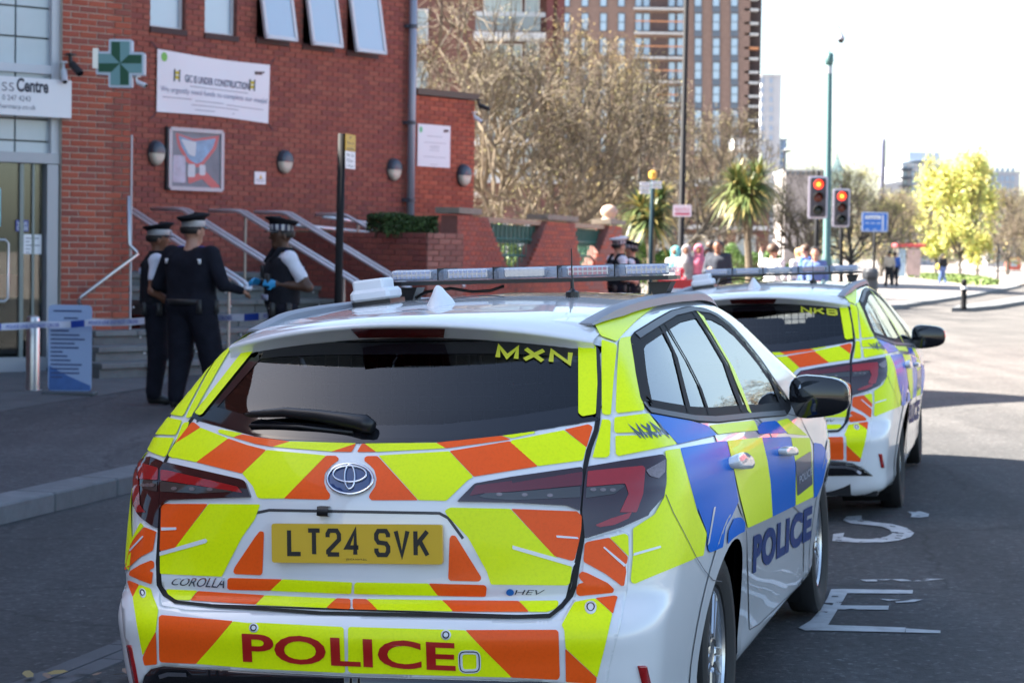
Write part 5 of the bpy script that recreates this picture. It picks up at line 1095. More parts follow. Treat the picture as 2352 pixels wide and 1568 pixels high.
# body shell: a box grid drawn onto the implicit shell
def car_shell():
    lo, hi = np.array([-1.05, -.25, .02]), np.array([1.05, 4.9, 1.62]); il, ih = np.array([-.45, .85, .50]), np.array([.45, 3.7, .74]); n = (58, 150, 48)
    V = {}; P = []; F = []
    def vid(i, j, k):
        q = (i, j, k)
        if q not in V: V[q] = len(P); P.append((i / n[0], j / n[1], k / n[2]))
        return V[q]
    for a in range(3):
        b, c = (a + 1) % 3, (a + 2) % 3
        for side in (0, n[a]):
            for u in range(n[b]):
                for v in range(n[c]):
                    def g(uu, vv):
                        q = [0, 0, 0]; q[a] = side; q[b] = uu; q[c] = vv; return vid(*q)
                    f = [g(u, v), g(u + 1, v), g(u + 1, v + 1), g(u, v + 1)]; F.append(f if side else f[::-1])
    P = np.array(P); A = lo + (hi - lo) * P; B = il + (ih - il) * P; t0 = np.zeros(len(P)); t1 = np.ones(len(P))
    ts = np.linspace(0, 1, 120); f = np.stack([carF(A + (B - A) * t) for t in ts]) < 0; i = f.argmax(0); t1 = ts[i]; t0 = ts[np.maximum(i - 1, 0)]
    for _ in range(16):
        m = (t0 + t1) / 2; ng = carF(A + (B - A) * m[:, None]) < 0; t1 = np.where(ng, m, t1); t0 = np.where(ng, t0, m)
    return A + (B - A) * t1[:, None], F
SV, SF = car_shell()
SF = np.array(SF)
def to_px(P):
    d = (CO + P @ CM) - CPOS; z = d @ CFW; return np.stack([1176 + FPX * (d @ CRT) / z, 784 - FPX * (d @ CUP) / z], 1)
def car_body(root):
    N = carN(SV); px = to_px(SV); pxm = to_px(SV * [-1, 1, 1]); view = ((SV - CAR_O) * N).sum(1) < 0
    vm = ((SV * [-1, 1, 1] - CAR_O) * (N * [-1, 1, 1])).sum(1) < 0
    hole = (inside(REARGL, px) & view & (N[:, 1] < 0) & (SV[:, 2] > .95)) | (inside(SIDEGL, px) & view & (SV[:, 0] > .3) & (SV[:, 1] > .3)) | (inside(SIDEGL, pxm) & vm & (SV[:, 0] < -.3) & (SV[:, 1] > .3))
    hole |= inside(WIND, SV[:, :2]) & (N[:, 2] > .3)
    arch = np.zeros(len(SV), bool)
    for y, z, r in ARCH: arch |= (np.hypot(SV[:, 1] - y, SV[:, 2] - z) < r) & (np.abs(SV[:, 0]) > .45)
    arch |= (SV[:, 2] < .18)
    keep = ~hole[SF].all(1) & ~arch[SF].any(1) & ~((hole & (SV[:, 2] > 1.28) & (SV[:, 1] < .6))[SF].any(1)); F = SF[keep]
    used = np.unique(F); mp = -np.ones(len(SV), int); mp[used] = np.arange(len(used)); F = mp[F]; V = SV[used]; n = len(V)
    V2 = V - carN(V) * .03                                              # lining a little inside the skin
    return mesh_obj('body', np.concatenate([V, V2]), np.concatenate([F, F[:, ::-1] + n]).tolist(), [M_WHITE, M_INT], root, [0] * len(F) + [1] * len(F), True, True)
body = car_body(car)
def mir(o, parent):
    """the same part on the other flank"""
    me = o.data; V = np.empty(len(me.vertices) * 3); me.vertices.foreach_get('co', V); V = V.reshape(-1, 3) * [-1, 1, 1]
    q = mesh_obj(o.name.split('.')[0], V, [list(p.vertices)[::-1] for p in me.polygons], list(me.materials), parent, None, me.polygons[0].use_smooth, True)
    for ch in o.children: mir(ch, q)
    return q
# wheel arch lips and wells
for y, z, r in ARCH:
    th = [math.pi * (-.16 + 1.32 * i / 30) for i in range(31)]
    for sg in (1, -1):
        sk = Skin(); sk.line([(y + (r + .022) * math.cos(a), z + (r + .022) * math.sin(a)) for a in th], .085, .004, .05, how=lift_side)
        if sg < 0: sk.v = [[-a, b, c] for a, b, c in sk.v]; sk.f = [f[::-1] for f in sk.f]
        sk.build('wheel_arch', M_WHITE, car)
mb = MB()
for y, z, r in ARCH:
    for sx in (1, -1):
        n = 24; V = []; F = []
        for xx in (.80, .50):
            for i in range(n + 1):
                a = math.pi * (-.25 + 1.5 * i / n); V.append((sx * xx, y + r * math.cos(a) * .99, z + r * math.sin(a) * .99))
        for i in range(n): F.append([i, i + 1, n + 2 + i, n + 1 + i])
        F.append(list(range(n + 1, 2 * n + 2))); mb.add(V, F)
mb.box((0, 2.3, .19), (1.5, 4.2, .03)); mb.box((0, .35, .24), (1.2, .5, .1))
mb.build('underside', M_SEAM, car, local=True)
# wheels
def rim_mesh(mb):
    mb.lathe([(.205, -.09), (.214, -.085), (.214, .0), (.206, .008), (.197, .0), (.193, -.03), (.19, -.09)], n=28, ax=(1, 0, 0))
    for i in range(10):
        a = 2 * math.pi * i / 10 + (.16 if i % 2 else -.16); c, s_ = math.cos(a), math.sin(a)
        b0 = a + (.10 if i % 2 == 0 else -.10); p = np.array([-.008, .05 * math.cos(b0), .05 * math.sin(b0)]); q = np.array([-.012, .198 * c, .198 * s_])
        mb.bar(p, q, .030, .022, up=(1, 0, 0), bev=.006)
    mb.lathe([(.055, -.03), (.058, -.006), (.040, .0), (.03, -.004), (.0, -.003)], n=16, ax=(1, 0, 0))
def wheel(root, x, y, first=None):
    sx = 1 if x > 0 else -1
    if first is None:
        mb = MB(); mb.lathe([(.205, -.10), (.29, -.105), (.308, -.095), (.316, -.07), (.316, .0), (.308, .022), (.29, .03), (.25, .03), (.216, .012), (.205, -.02)], n=36, ax=(1, 0, 0))
        wl = mb.build('wheel', M_RUB, root, smooth=True, local=True); smooth_by_angle(wl, 40)
        mb = MB(); rim_mesh(mb); r = mb.build('rim', M_ALLOY, wl, local=True); smooth_by_angle(r, 30)
        mb = MB(); mb.lathe([(.15, -.075), (.15, -.06), (.0, -.06)], n=24, ax=(1, 0, 0)); mb.lathe([(.2, -.1), (.0, -.099)], n=20, ax=(1, 0, 0)); mb.build('brake_disc', mat('brake_iron', (.05, .045, .04), .5, metal=.6), wl, local=True)
    else: wl = copy_tree(first, root)
    wl.location = (x, y, .316); wl.rotation_euler = (0, 0, 0 if sx > 0 else math.pi); return wl
w0 = wheel(car, .83, 1.0)
for x, y in ((-.83, 1.0), (.83, 3.745), (-.83, 3.745)): wheel(car, x, y, w0)

# glazing: pane with black ceramic border
def glazing(name, P, gm, band, root, how=lift, mirror=False, rnd=5, step=18, off=.003):
    out = []
    sk = Skin(); sk.patch(P, off, rnd, step, mirror=mirror, how=how); g = sk.build(name, gm, root)
    sk = Skin(); R = rounded(P, rnd); c = np.mean(R, 0)
    sk.line(R, band, off + .002, 12 if how is lift else .04, closed=True, mirror=mirror, how=how)
    sk.build('glass_border', M_GLOSSBLK if how is lift and name == 'rear_window' else M_RUBBLK, g); return g
def shrink(P, d):
    P = np.asarray(P, float); k = len(P); A = 0.5 * np.sum(P[:, 0] * np.roll(P[:, 1], -1) - np.roll(P[:, 0], -1) * P[:, 1]); s = np.sign(A); out = []
    for i in range(k):
        u = P[i] - P[i - 1]; v = P[(i + 1) % k] - P[i]; u /= np.linalg.norm(u) + 1e-9; v /= np.linalg.norm(v) + 1e-9
        n = np.array([-u[1] - v[1], u[0] + v[0]]); n /= np.linalg.norm(n) + 1e-9; c = max(.5, math.sqrt(max(0, (1 + u @ v) / 2))); out.append(P[i] + n * s * d / c)
    return [tuple(q) for q in out]
rear_window = glazing('rear_window', REARGL, G_REAR, .012, car)
sk = Skin(); sk.line(shrink(REARGL, 20), .052, .0045, 12, closed=True)
sk.build('ceramic_edge', M_GLOSSBLK, rear_window)
side = glazing('side_window', SIDEGL, G_SIDE, .03, car)
sk = Skin(); sk.line(shrink(SIDEGL, 9), .055, .0042, 10, closed=True); sk.build('ceramic_edge', M_RUBBLK, side)
# pillars between the panes, and the bright trim round them
for P, wd in ((K('r', [(835, 450), (955, 700), (1080, 1205)]), .030), (K('r', [(880, 450), (1050, 740), (1160, 960), (1250, 1225)]), .022), (K('r', [(1125, 355), (1250, 560), (1390, 800), (1530, 1195)]), .05), (K('r', [(1740, 850), (1870, 1180)]), .03)):
    sk = Skin(); sk.line(P, wd, .006, 10); sk.build('window_pillar', M_RUBBLK, side)
sk = Skin(); sk.line(K('r', [(1165, 355), (1290, 560), (1430, 800), (1585, 1190)]), .042, .006, 10); sk.build('pillar_marking', M_YEL, side)
sk = Skin(); sk.line(K('r', [(640, 545), (820, 432), (950, 357), (1100, 322), (1230, 338), (1340, 388), (1450, 478), (1560, 598), (1680, 748), (1810, 938), (1900, 1068)]), .022, .008, 10); sk.line(K('r', [(690, 1100), (740, 1165), (900, 1195), (1130, 1233), (1300, 1240), (1600, 1210), (1880, 1185)]), .02, .008, 10)
sk.build('window_trim', M_TRIM, side)
mir(side, car)
sk = Skin(); sk.patch(WIND, .003, .05, .10, how=lift_top); ws = sk.build('windscreen', G_SIDE, car)
sk = Skin(); sk.line(WIND, .07, .005, .05, closed=True, how=lift_top); sk.build('glass_border', M_GLOSSBLK, ws)
# cabin: seats, dashboard and the cage behind the front seats
mb = MB()
for x, y in ((.36, 2.25), (-.36, 2.25)):
    mb.frame((x, y, .82), (1, 0, 0), (0, .97, .22), (0, -.22, .97), .25, .06, .30, .04); mb.frame((x, y - .12, 1.22), (1, 0, 0), (0, .98, .18), (0, -.18, .98), .13, .045, .09, .03); mb.box((x, y + .32, .52), (.5, .5, .16), 0, .04)
mb.frame((0, 1.28, .80), (1, 0, 0), (0, .97, .2), (0, -.2, .97), .62, .06, .30, .04)
for x in (.38, 0, -.38): mb.frame((x, 1.18, 1.15), (1, 0, 0), (0, 1, 0), (0, 0, 1), .12, .04, .07, .02)
mb.build('seat', M_SEAT, car, local=True)
mb = MB(); mb.box((0, 3.35, .80), (1.4, .55, .25), 0, .06); mb.lathe([(.175, -.015), (.19, 0), (.175, .015), (.165, 0)], (.36, 2.95, .88), 20, (0, -.9, .4)); mb.build('dashboard', M_INT, car, local=True)
mb = MB()
for i in range(25): mb.box((-.54 + .045 * i, 1.06, 1.12), (.0042, .004, .46))
for j in range(11): mb.box((0, 1.062, .90 + .045 * j), (1.09, .004, .0042))
mb.build('cage', M_BLK, car, local=True)
mb = MB(); mb.box((0, .72, .86), (1.25, .75, .02)); mb.build('load_cover', M_INT, car, local=True)
# ---------------------------------------------------------------- panels, lamps and livery of the patrol car
M_GAP = mat('door_gap', (.10, .105, .12), .6)
def letters(sk, m, root):
    """every letter its own part"""
    par = list(range(len(sk.v)))
    def find(i):
        while par[i] != i: par[i] = par[par[i]]; i = par[i]
        return i
    for f in sk.f:
        for a in f[1:]: par[find(a)] = find(f[0])
    G = {}
    for f in sk.f: G.setdefault(find(f[0]), []).append(f)
    for fs in G.values():
        ids = sorted({i for f in fs for i in f}); mp = {v: k for k, v in enumerate(ids)}; mesh_obj('letter', [sk.v[i] for i in ids], [[mp[i] for i in f] for f in fs], m, root, None, True, True)
def panel(name, P, m, off, rnd=8, mirror=False, skirt=.004, step=20, how=lift, gap=.007, root=None):
    sk = Skin(); sk.patch(P, off, rnd, step, mirror=mirror, skirt=skirt, how=how); o = sk.build(name, m, root or car)
    if gap:
        sk = Skin(); sk.line(rounded(P, rnd), gap, off + .0006, 8, closed=True, mirror=mirror, how=how); sk.build('panel_gap', M_SEAM, o)
    return o
TGATE = K('d', [(382, 1063), (372, 1160), (368, 1300), (372, 1345), (395, 1378), (430, 1388), (820, 1402), (1190, 1415), (1265, 1412), (1300, 1380), (1325, 1280), (1343, 1190), (1338, 1085), (1352, 1050)], 3, [(770, 790), (785, 715)],
          3, [(0, 846)], 2, [(1700, 918), (900, 928), (200, 892)], 1, [(2350, 864), (1850, 728), (1772, 690), (1650, 880)])
tgate = panel('tailgate', TGATE, M_WHITE, .003, 6, step=9)
# fuel flap seam and door seams on the flank
BUMP_SEAM = K(7, [(1400, -160), (1465, 0), (1560, 180), (1680, 420), (1750, 530), (1830, 620), (1910, 630)])
DOOR_R = K('r', [(1130, 1236)], 3, [(1850, 850), (1885, 960), (1940, 1100), (2000, 1300)], 'w', [(190, 10), (260, 220), (330, 420), (352, 520), (362, 800), (372, 1190), (440, 1150), (740, 860), (752, 400), (600, 250), (585, 60)], 'q', [(705, 1110), (690, 1085), (620, 1020)], 'r', [(1600, 1212)])
DOOR_F = K('r', [(1640, 1212), (1690, 1262)], 'q', [(705, 1105), (760, 1250)], 'w', [(592, 60), (608, 250), (760, 400), (752, 850), (800, 770), (830, 600), (868, 250), (880, 0)], 'q', [(960, 1150), (905, 1040), (880, 985)], 'r', [(1900, 1190)])
for P in (DOOR_R, DOOR_F):
    for sg in (1, -1):
        sk = Skin(); sk.line(P, .0045, .0034, 8, closed=True)
        V = np.array(sk.v); fl = Skin(); fl.patch(P, .0022, 0, 22)
        for q in (sk, fl):
            if sg < 0: q.v = [[-a, b, c] for a, b, c in q.v]; q.f = [f[::-1] for f in q.f]
        d = fl.build('door', M_WHITE, car); sk.build('panel_gap', M_GAP, d)
        if P is DOOR_R: hp = K(3, [(1975, 1065), (2000, 1045), (2060, 1035), (2120, 1070), (2140, 1120), (2120, 1165), (2060, 1175), (2000, 1165), (1975, 1120)]); c0, c1 = (1668, 1056), (1712, 1062)
        else: hp = K('q', [(738, 1180), (760, 1165), (800, 1165), (820, 1185), (818, 1215), (770, 1225), (742, 1215)]); c0, c1 = (1786, 1030), (1812, 1028)
        hs = Skin(); hs.patch(hp, .034, 5, 10, skirt=.036)
        if sg < 0: hs.v = [[-a, b, c] for a, b, c in hs.v]; hs.f = [f[::-1] for f in hs.f]
        hs.build('handle', M_WHITE, d)
sk = Skin(); sk.line(BUMP_SEAM, .003, .0062, 8); mir(sk.build('bumper_seam', M_GAP, car), car)
sk = Skin(); sk.line(K(3, [(790, 700), (770, 820), (700, 1010), (672, 1150), (640, 1500)], 7, [(655, 100), (640, 250), (600, 480), (570, 680), (540, 760), (450, 880), (340, 960), (0, 965)]), .014, .004, 8)
sk.line(K(1, [(1790, 690), (1640, 900), (1530, 1090), (1478, 1200), (1475, 1500)], 5, [(1470, 200), (1455, 450), (1462, 660), (1520, 760), (1620, 830), (2000, 870), (2350, 890)], 6, [(600, 930), (1300, 945), (2350, 965)]), .014, .004, 8); sk.build('tailgate_gap', M_SEAM, car)

def livery(name, m, items, root, off=.0045, mirror=False, rnd=3.5, mroot=None):
    for P in items:
        sk = Skin(); sk.patch(P, off + .0012, rnd, 11); o = sk.build(name, m, root)
        if mirror: mir(o, mroot or root)
YT = [K(1, [(2008, 822), (2040, 812), (2235, 850), (2150, 885), (2020, 845)]), K(2, [(322, 922), (930, 940), (700, 1015), (160, 972)]), K(2, [(1000, 942), (1655, 935), (1745, 985), (1108, 1018)]), K(2, [(2255, 872)], 3, [(200, 832), (215, 845), (0, 892)]),
      K(1, [(1850, 797), (2105, 895), (1812, 1112), (1560, 1060), (1555, 1040), (1612, 945)]), K(2, [(105, 1000), (650, 1050), (265, 1440), (55, 1440), (20, 1430)], 1, [(2330, 1330), (2232, 1215)]),
      K(2, [(1128, 1050), (1775, 1012), (1995, 1245), (1940, 1280), (1750, 1460), (1495, 1455)]), K(3, [(0, 912), (475, 820), (680, 978), (650, 1095), (235, 1148), (-15, 930)]),
      K('d', [(482, 1157), (600, 1158)], 5, [(2350, 60), (2230, 230), (2120, 440), (2045, 590), (1480, 565), (1480, 380), (1620, 322)]),
      K('d', [(1022, 1172), (1034, 1165), (1172, 1168)], 7, [(390, 400), (545, 495), (550, 515), (530, 650), (510, 668), (-190, 662)], 6, [(2120, 540), (1950, 230), (1750, 20)]),
      K(6, [(252, 612), (885, 640), (888, 655), (880, 735), (860, 742), (138, 712)]), K(6, [(925, 640), (1585, 650), (1675, 760), (905, 742), (908, 660)]), K(5, [(1535, 720), (1550, 705), (1825, 715), (1750, 820), (1620, 815), (1550, 760)]),
      K(6, [(92, 760), (745, 790), (648, 890), (0, 862)]), K(6, [(1020, 795), (1708, 808), (1810, 922), (1118, 908)]), K(7, [(62, 818), (415, 815), (428, 835), (425, 865), (400, 895), (330, 925), (158, 925)])]
OT = [K(1, [(2150, 885), (2235, 858)], 2, [(0, 882), (322, 922), (160, 972), (0, 945)]), K(2, [(925, 942), (885, 1018), (695, 1015)]), K(2, [(975, 945), (1000, 942), (1108, 1018), (932, 1018)]), K(2, [(1655, 935), (2255, 872), (2340, 905), (1745, 985)]),
      K(1, [(1765, 750), (1790, 748), (1850, 795), (1612, 945)]), K(1, [(2105, 895), (2275, 955)], 2, [(103, 1000)], 1, [(2230, 1215), (1812, 1112)]),
      K(2, [(650, 1052), (740, 1052), (765, 1075), (762, 1095), (700, 1140), (640, 1210), (630, 1290), (650, 1350), (688, 1405), (683, 1435), (665, 1450), (265, 1440)]),
      K(2, [(1025, 1055), (1120, 1055), (1490, 1455), (1065, 1455), (1040, 1430), (1050, 1400), (1100, 1330), (1112, 1260), (1090, 1180), (1040, 1130), (1000, 1100), (1000, 1070)]),
      K(2, [(1778, 1010), (2330, 920)], 3, [(235, 1150), (0, 1187)], 2, [(2000, 1243)]), K(3, [(480, 815), (700, 765), (738, 790), (682, 978)]),
      K('d', [(373, 1163), (381, 1157), (480, 1157)], 5, [(1620, 322), (1485, 355), (1478, 340), (1490, 0)]), K('d', [(1174, 1168), (1325, 1174), (1336, 1185)], 7, [(635, 150), (625, 215), (610, 290), (575, 430), (550, 445), (390, 400)]),
      K(5, [(2165, 565), (2150, 540), (2165, 500)], 6, [(0, 225), (45, 170), (78, 178), (82, 200), (68, 555), (50, 574)]), K(6, [(1780, 235), (1800, 208), (1835, 215), (2068, 590), (2068, 615), (2045, 632), (1785, 625), (1768, 605)]),
      K(5, [(2095, 690), (2098, 615), (2120, 600)], 6, [(250, 612), (138, 712)], 5, [(2115, 705)]), K(6, [(1588, 650), (2100, 665), (2120, 685), (2112, 765), (2090, 772), (1675, 760)]), K(5, [(1828, 720), (2350, 752)], 6, [(90, 760), (0, 858)], 5, [(1752, 820)]),
      K(6, [(748, 788), (855, 792), (872, 805), (870, 890), (855, 902), (648, 890)]), K(6, [(905, 793), (1018, 795), (1118, 908), (905, 903), (890, 885), (892, 805)]), K(6, [(1710, 808)], 7, [(60, 818), (155, 925)], 6, [(1808, 922)])]
livery('yellow_marking', M_YEL, YT, tgate); livery('orange_marking', M_ORG, OT, tgate)
livery('white_cut_line', M_WHITE, [K(5, [(1495, 140), (1635, 140), (1635, 162), (1495, 170)]), K(5, [(1480, 365), (1900, 240), (1920, 260), (1905, 280), (1480, 400)]), K(7, [(405, 212), (600, 228), (610, 245), (410, 232)]), K(7, [(5, 300), (20, 305), (580, 465), (560, 500), (5, 335)])], tgate, .0065, rnd=1)
YB = [K(5, [(2145, 1005), (2285, 1020)], 6, [(35, 1018), (795, 1055), (810, 1070), (825, 1455), (810, 1468), (0, 1430)], 5, [(1808, 1385)]), K(6, [(850, 1070), (865, 1055), (1690, 1078), (1925, 1085), (2350, 1510), (880, 1470), (850, 1450)]),
      K(5, [(1292, 660), (1395, 700), (1410, 780), (1460, 900), (1440, 1090), (1380, 1190), (1320, 1310), (1270, 1050), (1225, 790)]), K(7, [(575, 830), (760, 792), (920, 940), (780, 1512), (492, 1240), (480, 1080), (455, 1040)]),
      K(7, [(895, 232), (1030, 195), (1062, 215), (1068, 405)]), K(5, [(1300, 95), (1335, 125), (1250, 230), (1212, 290), (1220, 250)])]
OB = [K(5, [(1465, 965), (1490, 948), (2145, 1002), (1808, 1385), (1490, 1372), (1470, 1350)]), K(6, [(1925, 1083)], 7, [(410, 1080), (428, 1100), (440, 1500), (420, 1530)], 6, [(2350, 1510)]),
      K(5, [(1335, 135), (1450, 180), (1440, 200), (1415, 350), (1300, 410), (1200, 500), (1165, 530), (1158, 520), (1210, 300), (1260, 220)]), K(5, [(1195, 575), (1205, 540), (1300, 480), (1400, 440), (1425, 455), (1425, 510), (1385, 530), (1390, 545), (1415, 550), (1405, 640), (1395, 655), (1300, 620)]),
      K(5, [(1182, 630), (1200, 622), (1290, 660), (1225, 790)]), K(5, [(1440, 1090), (1450, 1390), (1335, 1400), (1320, 1330), (1370, 1210)]),
      K(7, [(665, 290), (690, 270), (890, 232), (1060, 410), (1050, 465), (1035, 480), (1045, 545), (1025, 670), (1000, 672), (850, 560), (660, 455), (655, 430)]), K(7, [(610, 575), (640, 540), (690, 555), (880, 650), (935, 700), (925, 735), (620, 768), (590, 745), (590, 690), (610, 655), (660, 645), (625, 615)]),
      K(7, [(765, 790), (940, 762), (968, 775), (925, 940)]), K(7, [(490, 1245), (778, 1515), (765, 1568), (495, 1550)])]
BUMPER = K('d', [(372, 1390), (430, 1400), (820, 1414), (1190, 1427), (1290, 1424)], 7, [(560, 810), (620, 610), (650, 470), (660, 260), (1000, 160), (1075, 200), (1060, 700), (1000, 1000), (900, 1400), (850, 1700), (400, 1560)], 6, [(2350, 1540), (1000, 1500), (0, 1455)], 5, [(1500, 1402), (1400, 1420), (1300, 1560), (1240, 1568), (1140, 1100), (1110, 750), (1160, 520), (1210, 250), (1290, 80), (1420, 140), (1470, 180), (1452, 450), (1460, 680)])
bumper = panel('rear_bumper', BUMPER, M_WHITE, .0022, 4, skirt=.003, gap=0, step=9)
livery('yellow_marking', M_YEL, YB, bumper, .004); livery('orange_marking', M_ORG, OB, bumper, .004)
livery('white_cut_line', M_WHITE, [K(5, [(1205, 345), (1325, 215), (1335, 225), (1212, 360)]), K(7, [(845, 315), (1040, 480), (1025, 500), (835, 325)])], bumper, .006, rnd=1)
sk = Skin(); sk.text('POLICE', [(558, 1453), (1046, 1474), (1048, 1539), (561, 1518)], .0058, bold=.022); sk.v = (np.array(sk.v) + carN(np.array(sk.v)) * .002).tolist(); letters(sk, M_RED, bumper)
circ = lambda cx, cy, rx, ry, n=18: [(cx + rx * math.cos(2 * math.pi * i / n), cy + ry * math.sin(2 * math.pi * i / n)) for i in range(n)]
for k, cx, cy, rx, ry in ((5, 2338, 1062, 42, 40), (6, 1748, 1125, 46, 44), (7, 722, 883, 55, 60), (5, 1320, 748, 30, 50)):
    sk = Skin(); sk.patch(K(k, circ(cx, cy, rx, ry)), .007, 0, 8, skirt=.004); o = sk.build('parking_sensor', M_WHITE, bumper)
    sk = Skin(); sk.line(K(k, circ(cx, cy, rx * .6, ry * .6)), .0035, .0078, 5, closed=True); sk.build('sensor_ring', M_SEAM, o)
sk = Skin(); sk.line(rounded(K(6, [(1875, 1275), (2045, 1275), (2050, 1450), (1885, 1455)]), 12), .012, .0065, 5, closed=True); o = sk.build('tow_cover', M_WHITE, bumper)
sk = Skin(); sk.line(rounded(K(6, [(1870, 1272), (2050, 1272), (2055, 1455), (1880, 1460)]), 12), .003, .0072, 5, closed=True); sk.build('cover_gap', M_SEAM, o)
for P in (K(7, [(1150, 1405), (1225, 1402), (1262, 1568), (1285, 1670), (1215, 1670), (1190, 1568)]), K(5, [(1172, 1212), (1215, 1215), (1280, 1568), (1300, 1650), (1260, 1650), (1240, 1568)])):
    sk = Skin(); sk.patch(P, .006, 3, 10, skirt=.006); sk.build('reflector', M_LRED, bumper)
sk = Skin(); sk.patch(K(5, [(1320, 1560), (1340, 1490), (1400, 1430), (1500, 1408)], 6, [(0, 1462), (1000, 1512), (2350, 1550)], 7, [(250, 1550), (619, 1596), (895, 1735), (1040, 1840), (0, 1830)], 6, [(1000, 1800), (0, 1760)], 5, [(1380, 1720)]), .006, 4, 18, skirt=.006); sk.build('diffuser', M_GLOSSBLK, bumper)
sk = Skin(); sk.line(K(5, [(1480, 1500), (1560, 1475), (1730, 1480)]), .012, .011, 8); sk.build('exhaust_trim', M_CHROME, bumper); sk = Skin(); sk.line(K(7, [(150, 1655), (480, 1665), (640, 1700), (780, 1790)]), .016, .011, 8); sk.build('exhaust_trim', M_CHROME, bumper)

# flank, D pillar and roof side: both sides alike
YS = [K('r', [(345, 575), (460, 610), (470, 640), (425, 1200), (385, 1205), (350, 1190)]), K('r', [(280, 440), (560, 300), (720, 255), (880, 232), (885, 245), (800, 285), (640, 410), (530, 520), (470, 590), (340, 545)]), K('r', [(485, 600), (500, 560), (590, 545), (606, 600), (650, 900), (700, 1165), (480, 1190), (465, 1170)]),
      K('r', [(350, 1240), (410, 1245), (425, 1265), (415, 1540), (390, 1560), (270, 1560), (345, 1270)]), K('r', [(455, 1225), (735, 1190), (850, 1340), (465, 1355), (450, 1330)]), K(3, [(945, 870), (1430, 858), (1505, 945), (975, 1055), (950, 1035)]),
      K(3, [(1395, 1005), (1530, 983)], 7, [(1690, 0), (1775, 195), (1745, 395), (1680, 410), (1650, 430), (1120, 655), (1090, 640), (1085, 610), (1105, 400), (1105, 150), (1300, 20)], 3, [(1390, 1420), (1405, 1080)])]
BS = [K('r', [(745, 1195), (1000, 1230), (1225, 1290), (1310, 1370), (980, 1448)]), K(3, [(1533, 983), (1870, 925), (1960, 913)], 'w', [(260, 90), (290, 290), (250, 380), (200, 470), (180, 610), (90, 648), (75, 625), (65, 500), (0, 330)], 7, [(1692, 0)]),
      K('w', [(205, 590), (210, 500), (250, 410), (300, 400), (330, 440), (325, 500), (290, 515), (240, 550)]), K('q', [(960, 1140), (1010, 1150), (1062, 1235), (1040, 1260), (1015, 1390), (980, 1470), (960, 1480)])]
livery('yellow_marking', M_YEL, YS[:6], body, .0036, True); livery('yellow_marking', M_YEL, YS[6:], body, .0036)
sk = Skin(); sk.patch(K(3, [(1430, 1005), (1530, 983)], 7, [(1690, 0), (1775, 195), (1745, 395), (1680, 410), (1650, 430), (1250, 600), (1235, 300), (1330, 80)], 3, [(1420, 1420), (1430, 1080)]), .0048, 3, 11); o = sk.build('yellow_marking', M_YEL, body); q = mir(o, body); bpy.data.objects.remove(o); livery('blue_marking', M_BLUE, BS[:2] + BS[3:], body, .0036, True); livery('blue_marking', M_BLUE, BS[2:3], body, .0075, True)
livery('white_cut_line', M_WHITE, [K(7, [(1110, 375), (1350, 305), (1355, 325), (1105, 400)]), K('w', [(112, 330), (125, 325), (80, 580), (66, 600)])], body, .0056, False, 1)
doors = [o for o in car.children if o.name.startswith('door')]
YD = [K(3, [(1965, 912), (2282, 880)], 'w', [(492, 0), (515, 160), (530, 395), (355, 475), (300, 260), (262, 90)]), K('r', [(1240, 1290), (1620, 1250), (1655, 1330), (1390, 1355), (1320, 1368)])]
BD = [K('q', [(640, 1112), (817, 1105), (848, 1280)], 'w', [(690, 316), (530, 394), (515, 160), (492, 0)]), K('r', [(1640, 1330), (1650, 1300), (1690, 1262), (1800, 1250), (1900, 1350), (1660, 1360)])]
YF = [K('q', [(820, 1112), (935, 1112), (945, 1200), (958, 1470)], 'w', [(816, 256), (692, 317)], 'q', [(849, 1280)]), K('r', [(1808, 1255), (1900, 1230), (2070, 1370), (1905, 1355)])]
livery('yellow_marking', M_YEL, YD, doors[0], .0042, True, mroot=doors[1]); livery('blue_marking', M_BLUE, BD, doors[0], .0042, True, mroot=doors[1]); livery('yellow_marking', M_YEL, YF, doors[2], .0042, True, mroot=doors[3])
livery('crest_panel', mat('slate_film', (.035, .06, .11), .35, coat=.4), [K('q', [(845, 1250), (940, 1192), (950, 1395), (856, 1468)])], doors[2], .0055, True, mroot=doors[3])
sk = Skin(); sk.text('POLICE', [(1830, 1093), (1859, 1072), (1860, 1088), (1831, 1110)], .0105, bold=.01); letters(sk, mat('pale_grey_print', (.3, .34, .42), .5), doors[2])
sk = Skin(); sk.text('POLICE', K('w', [(395, 530), (812, 312), (800, 552), (388, 800)]), .0046, bold=.055, shear=.0, space=1.08); sk.v = (np.array(sk.v) + carN(np.array(sk.v)) * .001).tolist(); letters(sk, M_NAVY, doors[0])
for t in ('MXN',):
    sk = Skin(); sk.text(t, K('r', [(555, 1275), (805, 1245), (915, 1405), (690, 1428)]), .0062, stroke_=True, sub=.05); roofid = sk.build('call_sign', mat('slate_lettering', (.09, .13, .17), .5), body)
    sk = Skin(); sk.text(t, [(1142, 792), (1316, 807), (1312, 845), (1137, 830)], .0072, stroke_=True); glassid = sk.build('call_sign', M_GLET, rear_window)
livery('yellow_strip', M_YEL, [K(3, [(605, 40), (750, 45), (768, 70), (780, 400), (765, 680), (640, 702), (605, 672)]), K(1, [(1800, 668), (1845, 692), (1872, 680), (2345, 95), (2350, 60), (2320, 48), (2272, 66)])], rear_window, .0085, rnd=4)

